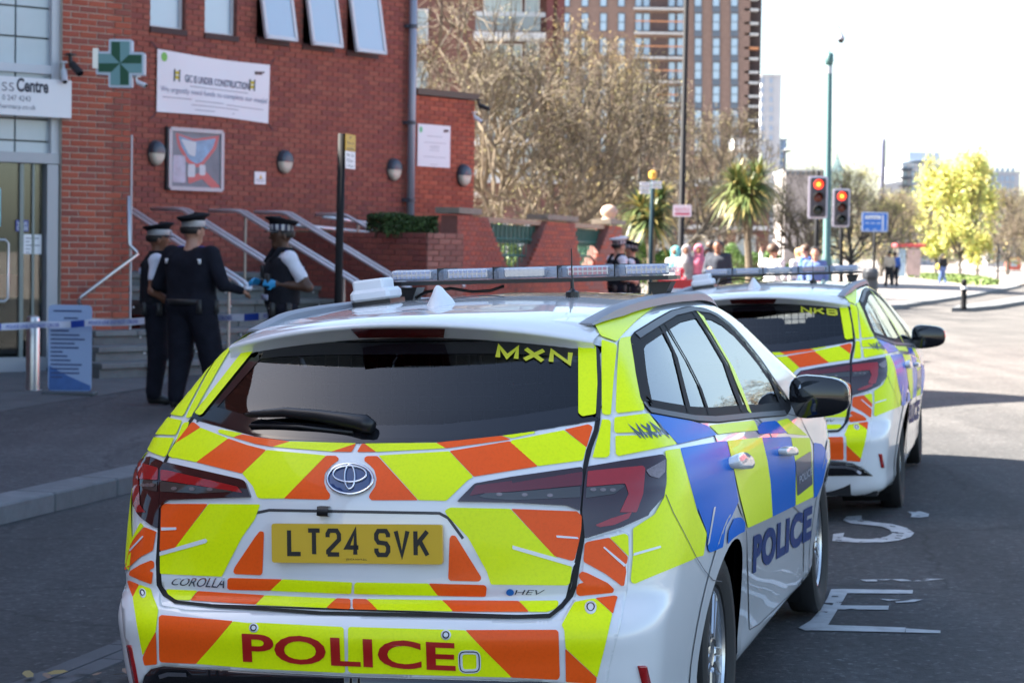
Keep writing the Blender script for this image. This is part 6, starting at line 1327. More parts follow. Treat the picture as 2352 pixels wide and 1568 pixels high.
# lamps
RL_IN = K(2, [(1845, 1470), (2010, 1310), (2350, 1250)], 3, [(0, 1250), (640, 1162), (650, 1250), (620, 1555), (500, 1508), (0, 1480)])
RL_OUT = K(3, [(685, 1155), (1370, 1042), (1402, 1080), (1400, 1300), (1380, 1420), (1250, 1568)], 7, [(1240, 30), (1000, 140), (665, 243), (655, 120), (640, 0)], 3, [(660, 1300)])
LL_OUT = K(1, [(1270, 1100), (1390, 1060), (1518, 1112), (1480, 1172), (1475, 1568)], 5, [(1466, 152), (1400, 120), (1310, 50), (1270, 0)], 1, [(1240, 1500), (1235, 1420), (1258, 1150)])
LL_IN = K(1, [(1527, 1116), (2230, 1272), (2270, 1292), (2318, 1430), (1560, 1458), (1505, 1490), (1488, 1540), (1488, 1180)])
LAMPS = [(RL_IN, [('d', K(2, [(2020, 1330), (2350, 1290)], 3, [(0, 1310), (640, 1210), (635, 1330), (0, 1385)], 2, [(2080, 1400), (1960, 1420)])), ('c', K(2, [(2050, 1425), (2110, 1395)], 3, [(0, 1392), (620, 1340), (622, 1435), (0, 1460)], 2, [(2100, 1440)]))]),
         (RL_OUT, [('r', K(3, [(690, 1200), (1190, 1150), (1210, 1170), (1190, 1400), (1130, 1568), (980, 1568), (1060, 1400), (1030, 1310), (680, 1340)])), ('c', K(3, [(680, 1345), (1000, 1320), (1025, 1335), (930, 1405), (670, 1440)])), ('s', K(3, [(1215, 1190), (1390, 1090), (1385, 1200), (1330, 1260), (1250, 1240)])), ('r', K(7, [(760, 120), (900, 60), (1090, 0), (1060, 60), (930, 120), (800, 140)]))]),
         (LL_OUT, [('r', K(1, [(1285, 1110), (1470, 1170), (1468, 1280), (1300, 1265)])), ('c', K(1, [(1310, 1270), (1465, 1290), (1465, 1385), (1320, 1350)])), ('r', K(1, [(1250, 1180), (1280, 1150), (1300, 1300), (1310, 1500), (1360, 1568), (1275, 1568), (1245, 1450)]))]),
         (LL_IN, [('r', K(1, [(1500, 1190), (1580, 1200), (2200, 1340), (2250, 1395), (1900, 1340), (1500, 1285)])), ('c', K(1, [(1498, 1292), (1900, 1345), (2140, 1375), (2150, 1385), (1860, 1400), (1498, 1385)]))])]
for P, inner in LAMPS:
    inn = P in (RL_IN, LL_IN); root = tgate if inn else car; q = .003 if inn else 0
    sk = Skin(); sk.patch(P, .0085 + q, 5, 9, skirt=.012); lo = sk.build('tail_light', mat('lamp_body', (.030, .006, .008), .06, coat=1.), root); smooth_by_angle(lo, 40)
    for k, Q in inner:
        sk = Skin(); sk.patch(Q, .0104 + q, 3, 9); sk.build({'r': 'red_lens', 'd': 'dark_red_lens', 'c': 'clear_lens', 's': 'lamp_reflector'}[k], {'r': M_LRED, 'd': M_LDRED, 'c': M_LCLR, 's': M_LSIL}[k], lo)
        if k == 'c':
            c = np.mean(np.array(Q), 0); A = np.array(Q); mn, mx = A.min(0), A.max(0)
            sk = Skin()
            for i in range(3):
                t = .2 + .25 * i; x0 = mn[0] + (mx[0] - mn[0]) * t; 
                yy = np.interp(x0, *zip(*sorted([(q_[0], q_[1]) for q_ in Q]))); yc = c[1] + (yy - c[1]) * .15
                sk.patch(circ(x0, c[1] + (x0 - c[0]) * (0.02), 7, 4, 10), .0122 + q, 0, 6)
            sk.build('bulb', M_LSIL, lo, kind='stuff')
# roof spoiler: a lip over the glass
X_ = np.linspace(-.575, .575, 37); rows = []
yl = .40 + .42 * X_ ** 2; zl = 1.372 - .20 * X_ ** 2
zg = 1.330 - .16 * X_ ** 2; yg = rear_z(zg) + .36 * X_ ** 2
tp = lift_top(np.stack([X_, np.maximum(.85, yl + .2)], 1), .003)
rows = [tp, np.stack([X_, yl + .12, (tp[:, 2] * .35 + (zl + .026) * .65)], 1), np.stack([X_, yl + .018, zl + .016], 1), np.stack([X_, yl, zl + .008], 1), np.stack([X_, yl + .002, zl + .001], 1), np.stack([X_, yl + .012, zl - .003], 1), np.stack([X_, yg + .015, zg], 1)]
n = len(X_); spo = mesh_obj('spoiler', np.concatenate(rows), [[(r + 1) * n + i, (r + 1) * n + i + 1, r * n + i + 1, r * n + i] for r in range(6) for i in range(n - 1)], M_WHITE, car, None, True, True)
def lift_spo(px, off=0.):
    """on to the underside of the lip"""
    px = np.asarray(px, float).reshape(-1, 2); out = []
    A, B = rows[5], rows[6]
    d = rays(px[:, 0], px[:, 1]) @ CM.T
    for q in d:
        lo, hi = -.57, .57
        t = 6.0
        for _ in range(12):
            x = CAR_O[0] + q[0] * t; a = np.array([np.interp(x, X_, A[:, 1]), np.interp(x, X_, A[:, 2])]); b = np.array([np.interp(x, X_, B[:, 1]), np.interp(x, X_, B[:, 2])]); m = b - a; nn = np.array([-m[1], m[0]])
            t = ((a - CAR_O[1:]) @ nn) / (q[1:] @ nn)
        out.append(CAR_O + q * t + np.array([0, -.7, -.7]) * off)
    return np.array(out)
# high brake lamp under the roof edge
sk = Skin(); V2, F2 = fill(K('s', [(1305, 842), (1700, 838), (2350, 838)], 'd', [(1023, 752), (1020, 772), (825, 773)]), 10); sk.raw(lift_spo(V2, .006), F2, False, np.array([0, -1., -1.])); sk.build('brake_light', mat('high_brake_lens', (.10, .004, .004), .1, coat=.8), spo)
# number plate in its recess
PLQ = [np.array(q) for q in ((617.5, 1195.5), (1028.4, 1204.8), (1025.9, 1300.3), (612.3, 1288.6))]
sk = Skin(); sk.patch(K('d', [(560, 1200), (592, 1176), (620, 1171), (1010, 1178), (1030, 1190), (1065, 1235), (1115, 1320), (1000, 1330), (530, 1312)]), .0035, 8, 20, skirt=.0); sk.build('plate_recess', M_WHITE, tgate)
sk = Skin(); sk.line(K('d', [(560, 1202), (592, 1177), (620, 1171), (1010, 1178), (1030, 1189), (1064, 1236)]), .008, .0045, 8); sk.build('recess_shadow_gap', M_TRIM, tgate)
sk = Skin(); sk.line(K('d', [(735, 1173), (760, 1174)]), .03, .010, 8, hgt=.012); sk.build('reversing_camera', M_BLK, tgate)
PC = [np.array([a, .058, b]) for a, b in ((-.26, .0555), (.26, .0555), (.26, -.0555), (-.26, -.0555))]
mid = lift(np.mean(PLQ, 0)[None])[0]
PN = carN(mid[None])[0]; PN[0] = 0; PN /= np.linalg.norm(PN); PU = np.array([0, -PN[2], PN[1]]) * (1 if PN[1] < 0 else -1); PU = PU if PU[2] > 0 else -PU; PX = np.array([1., 0, 0])
PO = mid + PN * .012; PW, PH = .504, .110
mb = MB(); mb.prism(rounded([(-PW / 2, -PH / 2), (PW / 2, -PH / 2), (PW / 2, PH / 2), (-PW / 2, PH / 2)], .008), PO, PX, PU, PN, -.012, .001); plate = mb.build('number_plate', M_PLATE, car, local=True)
GL = {'L': [[(0, 1), (0, 0), (1, 0)]], 'T': [[(0, 1), (1, 1)], [(.5, 1), (.5, 0)]], '2': [[(.02, .72), (.02, .86), (.18, 1), (.8, 1), (1, .84), (1, .62), (.06, .14), (.06, 0)], [(0, 0), (1, 0)]], '4': [[(.72, 0), (.72, 1), (0, .30), (1, .30)]],
      'S': [[(1, .74), (1, .86), (.82, 1), (.18, 1), (0, .86), (0, .66), (.18, .52), (.82, .48), (1, .34), (1, .14), (.82, 0), (.18, 0), (0, .14), (0, .27)]], 'V': [[(0, 1), (.5, 0), (1, 1)]], 'K': [[(0, 0), (0, 1)], [(1, 1), (.05, .42)], [(.36, .60), (1, 0)]]}
def stroke(mb, pts, o, u, v, n, w_):
    P = [np.array(q, float) for q in pts]; L = []; R = []
    for i, q in enumerate(P):
        a = P[i] - P[i - 1] if i else P[1] - P[0]; b = P[i + 1] - P[i] if i < len(P) - 1 else a
        a = a / np.linalg.norm(a); b = b / np.linalg.norm(b); m = np.array([-a[1] - b[1], a[0] + b[0]]); m /= np.linalg.norm(m) + 1e-9; k = min(2.2, 1 / max(.3, math.sqrt(max(0, (1 + a @ b) / 2))))
        L.append(q + m * w_ / 2 * k); R.append(q - m * w_ / 2 * k)
    V = [o + u * a + v * b for a, b in L + R]; k = len(P); mb.add(V, [[i + k, i + 1 + k, i + 1, i] for i in range(k - 1)])
mb = MB(); x = -PW / 2 + .047; sw = .0125
for ch in 'LT24 SVK':
    if ch == ' ': x += .030; continue
    for j, s_ in enumerate(GL[ch]): stroke(mb, [(x + sw / 2 + a * (.047 - sw), -.036 + sw / 2 + b * (.079 - sw)) for a, b in s_], PO + PN * (.002 + .0003 * j), PX, PU, PN, sw)
    x += .0573
text_on(mb, 'JENCA HW9 6LL', PO - PX * .03 - PU * .0475, PX, PU, PN, .062, .007, .002)
mb.build('plate_lettering', M_BLK, plate, local=True)
# badges
def ring(mb, cx, cy, rx, ry, wd, hgt, n=28, ph=0):
    A = lift([(cx + rx * math.cos(2 * math.pi * i / n), cy + ry * math.sin(2 * math.pi * i / n)) for i in range(n)], hgt); mb.tube([*A, A[0]], wd, 6, False)
ec = (588 + .2502 * 873, 784.6 + .2502 * 1268)
sk = Skin(); sk.patch(circ(*ec, 50, 33, 28), .009, 0, 8, skirt=.006); badge = sk.build('badge', mat('badge_blue', (.01, .045, .16), .12, coat=.8), tgate)
mb = MB(); ring(mb, *ec, 52, 34, .0045, .010); ring(mb, ec[0], ec[1] - 10, 38, 18, .0034, .0125); ring(mb, ec[0], ec[1] - 4, 11.5, 27, .0034, .0125); mb.build('badge_ring', M_CHROME, badge, smooth=True, local=True)
sk = Skin(); sk.text('COROLLA', [(402, 1327), (523, 1326), (518, 1348), (396, 1341)], .0085, bold=.01, shear=.25); sk.build('model_badge', M_CHROME, tgate)
sk = Skin(); sk.text('HEV', [(1186, 1352), (1252, 1352), (1242, 1364), (1182, 1363)], .0085, bold=.0); sk.build('model_badge', M_CHROME, tgate)
sk = Skin(); sk.patch(circ(1172, 1358, 9, 8), .0085, 0, 6); sk.build('hybrid_badge', mat('badge_bright_blue', (.02, .16, .5), .2, coat=.5), tgate)
# wiper
A = lift(K(2, [(-60, 720), (0, 715), (300, 700), (600, 730), (850, 770), (1020, 800), (1085, 830)]), .025)
mb = MB(); rr = [.005, .010, .015, .018, .022, .026, .019]
n = carN(lift(K(2, [(600, 730)])))[0]
mb.tube(A, rr, 10); wp = mb.build('wiper', M_BLK, car, smooth=True, local=True)
A = lift(K(2, [(-40, 790), (400, 800), (900, 850)]), .010); mb = MB(); mb.tube(A, .006, 6); mb.build('wiper_blade', M_BLK, wp, smooth=True, local=True)
# roof rails
RY = np.linspace(.64, 2.95, 26)
for sx in (1, -1):
    base = lift_top([(sx * (.548 - .02 * max(0, y - 2.2) - .06 * max(0, 1.0 - y)), y) for y in RY]); V = []; F = []
    for i, q in enumerate(base):
        t = i / 25; h = .027 * min(1, math.sin(math.pi * t) * 2.4) + .007
        for a, b in ((-.024, 0), (-.020, h * .8), (-.008, h), (.012, h), (.024, h * .75), (.027, 0)): V.append(q + np.array([sx * a, 0, b]))
    for i in range(25):
        for j in range(5): F.append([i * 6 + j, i * 6 + j + 1, (i + 1) * 6 + j + 1, (i + 1) * 6 + j][::sx])
    F += [[0, 1, 2, 3, 4, 5][::-sx], [150 + j for j in range(6)][::sx]]
    o = mesh_obj('roof_rail', V, F, mat('rail_grey', (.22, .23, .26), .45, metal=.15), car, None, True, True); smooth_by_angle(o, 40)
# light bar
LB = np.array([.03, 2.0, 1.488]); hw = .54
mb = MB(); prof = lambda s_, a: [(-a + .07, -s_), (a - .07, -s_), (a - .02, -s_ * .8), (a, -s_ * .3), (a, s_ * .3), (a - .02, s_ * .8), (a - .07, s_), (-a + .07, s_), (-a + .02, s_ * .8), (-a, s_ * .3), (-a, -s_ * .3), (-a + .02, -s_ * .8)]
mb.prism(prof(.13, hw), LB, (1, 0, 0), (0, 1, 0), (0, 0, 1), -.004, .010); bar = mb.build('light_bar', M_BLK, car, local=True)
V = []; F = []
for r, (sc, z) in enumerate(((.125, .011), (.125, .040), (.114, .048), (.09, .052))): V += [LB + np.array([x * (1 - (.125 - sc) * .1), y, z]) for x, y in prof(sc, hw - (.125 - sc) * .5)]
F = [[r * 12 + i, r * 12 + (i + 1) % 12, (r + 1) * 12 + (i + 1) % 12, (r + 1) * 12 + i] for r in range(3) for i in range(12)] + [list(range(36, 48))]
lens = mesh_obj('bar_lens', V, F, M_LENS, bar, None, False, True)
mb = MB()
for x in (-.33, -.12, .12, .33): mb.box(LB + [x, 0, .034], (.004, .254, .045))
mb.build('lens_divider', M_SEAM, bar, local=True)
M_LEDH = mat('led_housing', (.55, .57, .60), .2, metal=.7); M_LEDR = mat('led_red_tint', (.38, .12, .14), .2, metal=.4); M_LEDB = mat('led_blue_tint', (.30, .36, .55), .2, metal=.4)
for x, m in ((-.44, M_LEDB), (-.225, M_LEDB), (-.01, M_LEDH), (.225, M_LEDR), (.44, M_LEDB)):
    mb = MB(); mb.box(LB + [x, -.085, .033], (.16, .02, .036), 0, .006); mb.box(LB + [x, -.02, .035], (.17, .09, .01)); mo = mb.build('led_module', M_LEDH, bar, local=True)
    mb = MB()
    for i in range(8):
        for j in range(2): mb.box(LB + [x - .063 + .018 * i, -.097, .025 + .016 * j], (.012, .006, .011))
    mb.build('led', m, mo, local=True, kind='stuff')
mb = MB(); mb.box(LB + [0, .03, .026], (1.02, .1, .012)); mb.box(LB + [0, -.055, .034], (1.03, .006, .040)); mb.build('bar_deck', mat('bar_grey', (.30, .35, .45), .3, metal=.3), bar, local=True)
for sx in (1, -1):
    mb = MB(); mb.prism([(-.04, 0), (.045, 0), (.02, -.05), (-.02, -.05)], LB + [sx * .475, -.05, -.012], (sx, 0, 0), (0, 0, 1), (0, 1, 0), 0, .10); mb.build('bar_foot', M_BLK, bar, local=True)
P0 = lift([(952, 672)])[0]; mb = MB(); mb.tube([LB + [-.44, -.05, -.05], LB + [-.40, -.06, -.03], LB + [-.30, -.06, -.018], LB + [-.22, -.06, -.032], LB + [-.15, -.06, -.03], LB + [-.1, -.05, -.014]], .006, 6); mb.build('cable', M_BLK, bar, smooth=True, local=True)
# aerials
q = lift([(866, 694)])[0]; up = np.array([0, 0, 1.])
def aligned(q):
    n = carN(q[None])[0]; u = np.array([1., 0, 0]) - n * n[0]; u /= np.linalg.norm(u); return u, np.cross(n, u), n
u, v, n = aligned(q)
mb = MB(); mb.frame(q + n * .006, u, v, n, .078, .085, .008); ro = mb.build('aerial_housing', M_BLK, car, local=True)
mb = MB(); mb.frame(q + n * .033, u, v, n, .074, .080, .022, .012); mb.frame(q + n * .066 - u * .006, u, v, n, .058, .065, .024, .008); o = mb.build('aerial_cover', M_ANT, ro, local=True)
q = lift([(1013, 699)])[0]; u, v, n = aligned(q); V = []
for t, (hx, hy, oy) in enumerate(((.045, .085, 0), (.034, .07, .0), (.022, .046, -.012), (.011, .028, -.022), (.003, .012, -.03))):
    for i in range(12):
        a = 2 * math.pi * i / 12; V.append(q + u * hx * math.cos(a) + v * (hy * math.sin(a) + oy) + n * (.02 * t - .004 + (.0 if t < 4 else -.012)))
F = [[r * 12 + i, r * 12 + (i + 1) % 12, (r + 1) * 12 + (i + 1) % 12, (r + 1) * 12 + i] for r in range(4) for i in range(12)] + [list(range(48, 60))]
mesh_obj('shark_fin', V, F, M_ANT, car, None, True, True)
q = lift([(1315, 682)])[0]; u, v, n = aligned(q); mb = MB(); mb.lathe([(.024, -.004), (.024, .018), (.012, .022), (.007, .03), (.006, .06), (.0028, .065), (.002, .165), (.0, .166)], q, 12, (0, 0, 1)); mb.build('whip_aerial', M_BLK, car, smooth=False, local=True)
# door mirrors
P = at(1885, 910, 1.)
d_ = rays(np.array([1885.]), np.array([910.]))[0] @ CM.T; t = (2.80 - CAR_O[1]) / d_[1]; mc = CAR_O + d_ * t
for sx in (1, -1):
    c = mc * [sx, 1, 1]; V = []; mb = MB()
    out = [(math.cos(a), math.sin(a)) for a in [2 * math.pi * i / 24 for i in range(24)]]
    sq = lambda x, y: (math.copysign(abs(x) ** .62, x), math.copysign(abs(y) ** .62, y))
    for yy, s_ in ((-.012, .90), (-.008, .97), (.012, 1.), (.05, 1.), (.09, .88), (.125, .62), (.14, .25)):
        for x, z in out:
            x, z = sq(x, z); V.append(c + np.array([sx * (x * .125 * s_ * (1.0 if x < 0 else .92) + (.0)), yy - .02, z * .082 * s_ * (1 - .18 * x) - .0]))
    F = [[r * 24 + i, r * 24 + (i + 1) % 24, (r + 1) * 24 + (i + 1) % 24, (r + 1) * 24 + i][::-sx] for r in range(6) for i in range(24)] + [[i for i in range(24)][::sx], list(range(144, 168))[::-sx]]
    mb.add(V, F); mb.bar(c + [-sx * .10, .05, -.05], c + [-sx * .17, .10, -.125], .07, .055, bev=.012)
    mo = mb.build('door_mirror', M_GLOSSBLK, car, smooth=True, local=True); smooth_by_angle(mo, 45)
    V = []
    for x, z in out:
        gx, gz = sq(x, z); gx = gx * .094 * (1.0 if x < 0 else .92) + .008; gz = gz * .062 * (1 - .18 * gx / .1); V.append(c + np.array([sx * gx, -.026 + gx * .10 - gz * .30 + .012, gz]))
    mesh_obj('mirror_glass', V, [list(range(24))[::sx]], M_MIRROR, mo, None, False, True)
# ================================================================ people
def surface_nets(f, lo, h):
    """mesh of the zero level of the sampled field f"""
    s = f < 0; nx, ny, nz = f.shape; c = np.zeros((nx - 1, ny - 1, nz - 1), np.int8)
    for i in (0, 1):
        for j in (0, 1):
            for k in (0, 1): c += s[i:nx - 1 + i, j:ny - 1 + j, k:nz - 1 + k]
    act = (c > 0) & (c < 8); idx = -np.ones(act.shape, int); idx[act] = np.arange(act.sum()); I = np.argwhere(act); acc = np.zeros((len(I), 3)); cnt = np.zeros(len(I))
    cor = [(i, j, k) for i in (0, 1) for j in (0, 1) for k in (0, 1)]
    for a in cor:
        for ax in range(3):
            if a[ax]: continue
            b = list(a); b[ax] = 1; fa = f[I[:, 0] + a[0], I[:, 1] + a[1], I[:, 2] + a[2]]; fb = f[I[:, 0] + b[0], I[:, 1] + b[1], I[:, 2] + b[2]]; m = (fa < 0) != (fb < 0); t = np.where(m, fa / np.where(m, fa - fb, 1), 0); p = np.tile(np.array(a, float), (len(I), 1)); p[:, ax] = t; acc += p * m[:, None]; cnt += m
    V = lo + h * (I + acc / cnt[:, None]); F = []
    for ax in range(3):
        sl0 = [slice(1, -1)] * 3; sl0[ax] = slice(0, -1); sl1 = [slice(1, -1)] * 3; sl1[ax] = slice(1, None); a = s[tuple(sl0)]; b = s[tuple(sl1)]; E = np.argwhere(a != b)
        if not len(E): continue
        fl = a[tuple(E.T)]; off = np.ones(3, int); off[ax] = 0; E = E + off; u, v = (ax + 1) % 3, (ax + 2) % 3; q = []
        for du, dv in ((-1, -1), (0, -1), (0, 0), (-1, 0)): g = E.copy(); g[:, u] += du; g[:, v] += dv; q.append(idx[tuple(g.T)])
        q = np.stack(q, 1); q = np.where(fl[:, None], q, q[:, ::-1]); F.append(q[(q >= 0).all(1)])
    return V, np.concatenate(F)
def cone_d(P, a, b, r0, r1, sq=1.):
    a, b = np.asarray(a, float), np.asarray(b, float); d = b - a; L2 = d @ d; t = np.clip(((P - a) @ d) / max(L2, 1e-9), 0, 1); q = P - a - t[..., None] * d
    return np.linalg.norm(q, axis=-1) - (r0 + (r1 - r0) * t)
def mesh_caps(caps, h, k=.025, clip=None, grow=0.):
    A = np.array([np.minimum(np.array(c[0]), np.array(c[1])) - max(c[2], c[3]) for c in caps]); B = np.array([np.maximum(np.array(c[0]), np.array(c[1])) + max(c[2], c[3]) for c in caps]); lo = A.min(0) - 4 * h - grow; n = np.ceil((B.max(0) + 4 * h + grow - lo) / h).astype(int) + 1
    f = np.full(n, .3); ax = [lo[i] + h * np.arange(n[i]) for i in range(3)]
    for c in caps:
        R = max(c[2], c[3]) + grow + .06; i0 = np.maximum(0, np.floor((np.minimum(c[0], c[1]) - R - lo) / h)).astype(int); i1 = np.minimum(n, np.ceil((np.maximum(c[0], c[1]) + R - lo) / h).astype(int) + 1); sl = tuple(slice(a, b) for a, b in zip(i0, i1)); G = np.stack(np.meshgrid(*[ax[i][sl[i]] for i in range(3)], indexing='ij'), -1)
        d = cone_d(G, c[0], c[1], c[2] + grow, c[3] + grow); g = f[sl]; kk = c[5] if len(c) > 5 else k; hh = np.maximum(kk - np.abs(g - d), 0) / kk; f[sl] = np.minimum(g, d) - hh * hh * kk * .25
    if clip is not None:
        G = np.stack(np.meshgrid(*ax, indexing='ij'), -1); f = np.maximum(f, clip(G))
    V, F = surface_nets(f, lo, h)
    for _ in range(2):
        S = np.zeros_like(V); C = np.zeros(len(V))
        for i in range(4):
            a, b = F[:, i], F[:, (i + 1) % 4]; np.add.at(S, a, V[b]); np.add.at(C, a, 1); np.add.at(S, b, V[a]); np.add.at(C, b, 1)
        V = V * .5 + .5 * S / C[:, None]
    return V, F
SKIN = {'dark': mat('skin_dark', (.075, .035, .02), .5), 'brown': mat('skin_brown', (.19, .085, .05), .5), 'light': mat('skin_light', (.42, .22, .15), .5)}
CL = lambda n, c, r=.85: mat('cloth_' + n, c, r, var=.16, scale=14, bump=.15, bscale=60)
M_UNI = mat('cloth_black_uniform', (.011, .012, .019), .9, var=.35, scale=9, bump=.45, bscale=50, spec=.15); M_SHIRT = CL('white_shirt', (.62, .64, .72)); M_VEST = mat('cloth_stab_vest', (.013, .014, .019), .9, var=.3, scale=12, bump=.4, bscale=50, spec=.15); M_BOOT = mat('boot_black', (.012, .012, .012), .4)
M_EPB = mat('epaulette_blue', (.02, .035, .30), .6); M_GLOVE = mat('blue_glove', (.03, .30, .58), .45); M_HAIR = mat('black_hair', (.012, .01, .009), .6); M_CAP = mat('cap_black', (.007, .007, .010), .85, spec=.2); M_BAND = mat('cap_white', (.62, .64, .68), .6)
M_EYE = mat('eye_white', (.6, .6, .58), .3); M_PAPER = mat('white_paper', (.72, .74, .78), .7)
def hand(w, d, up, side, tag_):
    """palm, four unequal bent fingers and a thumb; d points along the forearm, up is the back of the hand"""
    w, d, up = (np.asarray(q, float) for q in (w, d, up)); d /= np.linalg.norm(d); up = up - d * (up @ d); up /= np.linalg.norm(up); s = np.cross(d, up) * side; C = [(w, w + d * .03, .027, .03, tag_)]
    for i in range(4): o = s * (.027 - .018 * i); C.append((w + d * .02 + o * .8, w + d * .085 + o, .016, .014, tag_, .014))
    for i, l in enumerate((.070, .078, .073, .056)):
        o = s * (.029 - .0195 * i); a = w + d * .088 + o; b = a + (d * .86 - up * .5) * l * .5; c = b + (d * .45 - up * .9) * l * .5; C += [(a, b, .0105, .0095, tag_, .008), (b, c, .0095, .008, tag_, .008)]
    a = w + d * .025 + s * .03; b = a + (d * .6 + s * .65 - up * .2) * .045; c = b + (d * .85 - s * .05 - up * .45) * .036; C += [(a, b, .014, .011, tag_, .012), (b, c, .011, .009, tag_, .01)]
    return C
def person(label, pos, head, mats, pose=None, H=1.78, h=.012, group=None, robe=False, sleeve=.55, build=1., hat=None, extras=(), hair='short', look=0., name='person', nolegs=False):
    """mats: skin, top, legs, feet, hand; head = heading in degrees, 0 looks along +Y, positive turns left"""
    p = dict(hipL=(-.09, 0, .93), hipR=(.09, 0, .93), knL=(-.10, .02, .50), knR=(.10, .02, .50), anL=(-.105, -.02, .09), anR=(.105, -.02, .09), shL=(-.185, -.01, 1.42), shR=(.185, -.01, 1.42), elL=(-.25, -.03, 1.13), elR=(.25, -.03, 1.13), wrL=(-.25, .06, .88), wrR=(.25, .06, .88), upL=(-1, 0, 0.2), upR=(1, 0, .2), neck=(0, -.01, 1.46), hd=(0, .015, 1.63))
    p.update(pose or {}); s = H / 1.78; bw = build; g = lambda k: np.array(p[k], float); C = []
    lo_, hi_ = ('legs', 'top')
    for sd in 'LR':
        hp, kn, an, sh, el, wr = (g(k + sd) for k in ('hip', 'kn', 'an', 'sh', 'el', 'wr')); sx = -1 if sd == 'L' else 1
        C += [(hp, kn, .104 * bw, .084 * bw, 'legs'), (kn, an + [0, 0, .03], .084 * bw, .074, 'legs'), (an, an + [.012 * sx, .12, -.052], .045, .034, 'feet'), (an + [0, -.03, -.045], an + [.018 * sx, .17, -.055], .036, .030, 'feet')]
        m = sh + (el - sh) * sleeve if sleeve < 1 else el
        C += [(sh, m, .066 * bw, .060, 'top'), (m, el, .050 if sleeve < 1 else .056, .044 if sleeve < 1 else .050, 'skin' if sleeve < 1 else 'top'), (el, el + (wr - el) * .96, .044 if sleeve < 1.5 else .050, .032 if sleeve < 1.5 else .040, 'skin' if sleeve < 1.5 else 'top')]
        C += hand(wr, wr - el, g('up' + sd), -1 if sd == 'L' else 1, 'hand')
        C += [((.055 * sx * bw, 0, 1.0), (.085 * sx * bw, 0, 1.34), .115 * bw, .112 * bw, 'top'), ((0, -.005, 1.37), sh, .09, .075, 'top')]
    C += [(g('hipL') + [0, 0, .04], g('hipR') + [0, 0, .04], .115 * bw, .115 * bw, 'legs'), ((0, .01, 1.02), (0, .015, 1.3), .125 * bw, .13 * bw, 'top')]
    nk, hd = g('neck'), g('hd'); lk = math.radians(look); fw = np.array([-math.sin(lk), math.cos(lk), 0]); rt = np.array([math.cos(lk), math.sin(lk), 0])
    C += [(nk - [0, 0, .03], hd - [0, 0, .05], .064, .058, 'skin'), (hd + [0, 0, .03] - fw * .015, hd + [0, 0, .02] + fw * .02, .092, .088, 'skin'), (hd + fw * .035 - [0, 0, .05], hd + fw * .055 - [0, 0, .085], .060, .040, 'skin'), (hd + fw * .088 + [0, 0, .01], hd + fw * .112 - [0, 0, .022], .010, .017, 'skin', .012)]
    for sx in (-1, 1): C.append((hd + rt * .09 * sx + [0, 0, .015], hd + rt * .092 * sx - [0, 0, .03] - fw * .005, .017, .013, 'skin', .01))
    if robe: C += [((0, 0, 1.0), (0, .02, .09), .17 * bw, .27 * bw, 'legs', .06)]
    C = [(np.array(c[0], float), np.array(c[1], float), *c[2:]) for c in C]
    t = thing(name, label, 'person', pos, group); a = math.radians(head); Rm = np.array([[math.cos(a), -math.sin(a), 0], [math.sin(a), math.cos(a), 0], [0, 0, 1]]) * s
    V, F = mesh_caps(C, h); fc = V[F].mean(1); D = np.stack([cone_d(fc, c[0], c[1], c[2], c[3]) for c in C]); best = D.argmin(0); keys = ['skin', 'top', 'legs', 'feet', 'hand']; ml = [mats.get(k, mats.get('skin')) for k in keys]; mi = np.array([keys.index(c[4]) for c in C])[best]
    mesh_obj('body', V @ Rm.T, F.tolist(), ml, t, mi, True, True)
    def part(nm, mb_or, m, smooth=True):
        if isinstance(mb_or, MB): return mesh_obj(nm, np.array(mb_or.v) @ Rm.T, mb_or.f, m, t, mb_or.mi, smooth, True)
        return mesh_obj(nm, mb_or[0] @ Rm.T, mb_or[1].tolist(), m, t, None, smooth, True)
    t2 = dict(C=C, part=part, g=g, hd=hd, fw=fw, rt=rt, h=h)
    if hair in ('short', 'bun', 'long', 'curly'):
        grow = {'short': .012, 'bun': .014, 'long': .02, 'curly': .035}[hair]; cc = [(hd + [0, 0, .035] - fw * .025, hd + [0, 0, .03] + fw * .01, .092 + grow, .088 + grow, '')]
        if hair == 'long': cc += [(hd - fw * .06, hd - fw * .08 - [0, 0, .22], .075, .06, '')]
        part('hair', mesh_caps(cc, h, clip=lambda G: np.maximum((G - hd) @ fw - .035 - .6 * ((G[..., 2] - hd[2] - .03)), np.maximum(hd[2] - (.02 if hair != 'long' else .24) - G[..., 2], G[..., 2] - hd[2] - .047 if hat else -1.))), mats.get('hair', M_HAIR))
    if hair == 'scarf':
        cc = [(hd + [0, 0, .03] - fw * .02, hd + [0, 0, .02] + fw * .02, .115, .110, ''), (hd - [0, 0, .1] , (0, .02, 1.36), .10, .16, ''), ((0, .03, 1.38), (0, .09, 1.12), .13, .07, '')]
        ex = hd + fw * .13
        part('headscarf', mesh_caps(cc, h, k=.05, clip=lambda G: .078 - np.linalg.norm((G - ex) * [1, 1, .8], axis=-1)), mats['scarf'])
    if h < .013 or 'eyes' in extras:
        for sx in (-1, 1):
            mb = MB(); mb.ball(hd + fw * .088 + rt * .034 * sx + [0, 0, .018], .013, 8, 6); k = len(mb.f); mb.cur = 1; mb.ball(hd + fw * .0965 + rt * .034 * sx + [0, 0, .018], .006, 6, 5); part('eye', mb, [M_EYE, mat('feature_dark', (.05, .02, .016), .5)])
        mb = MB(); mb.tube([hd + fw * .088 + rt * .024 - [0, 0, .062], hd + fw * .097 - [0, 0, .060], hd + fw * .088 - rt * .024 - [0, 0, .062]], .005, 5); part('mouth', mb, MATS['feature_dark'])
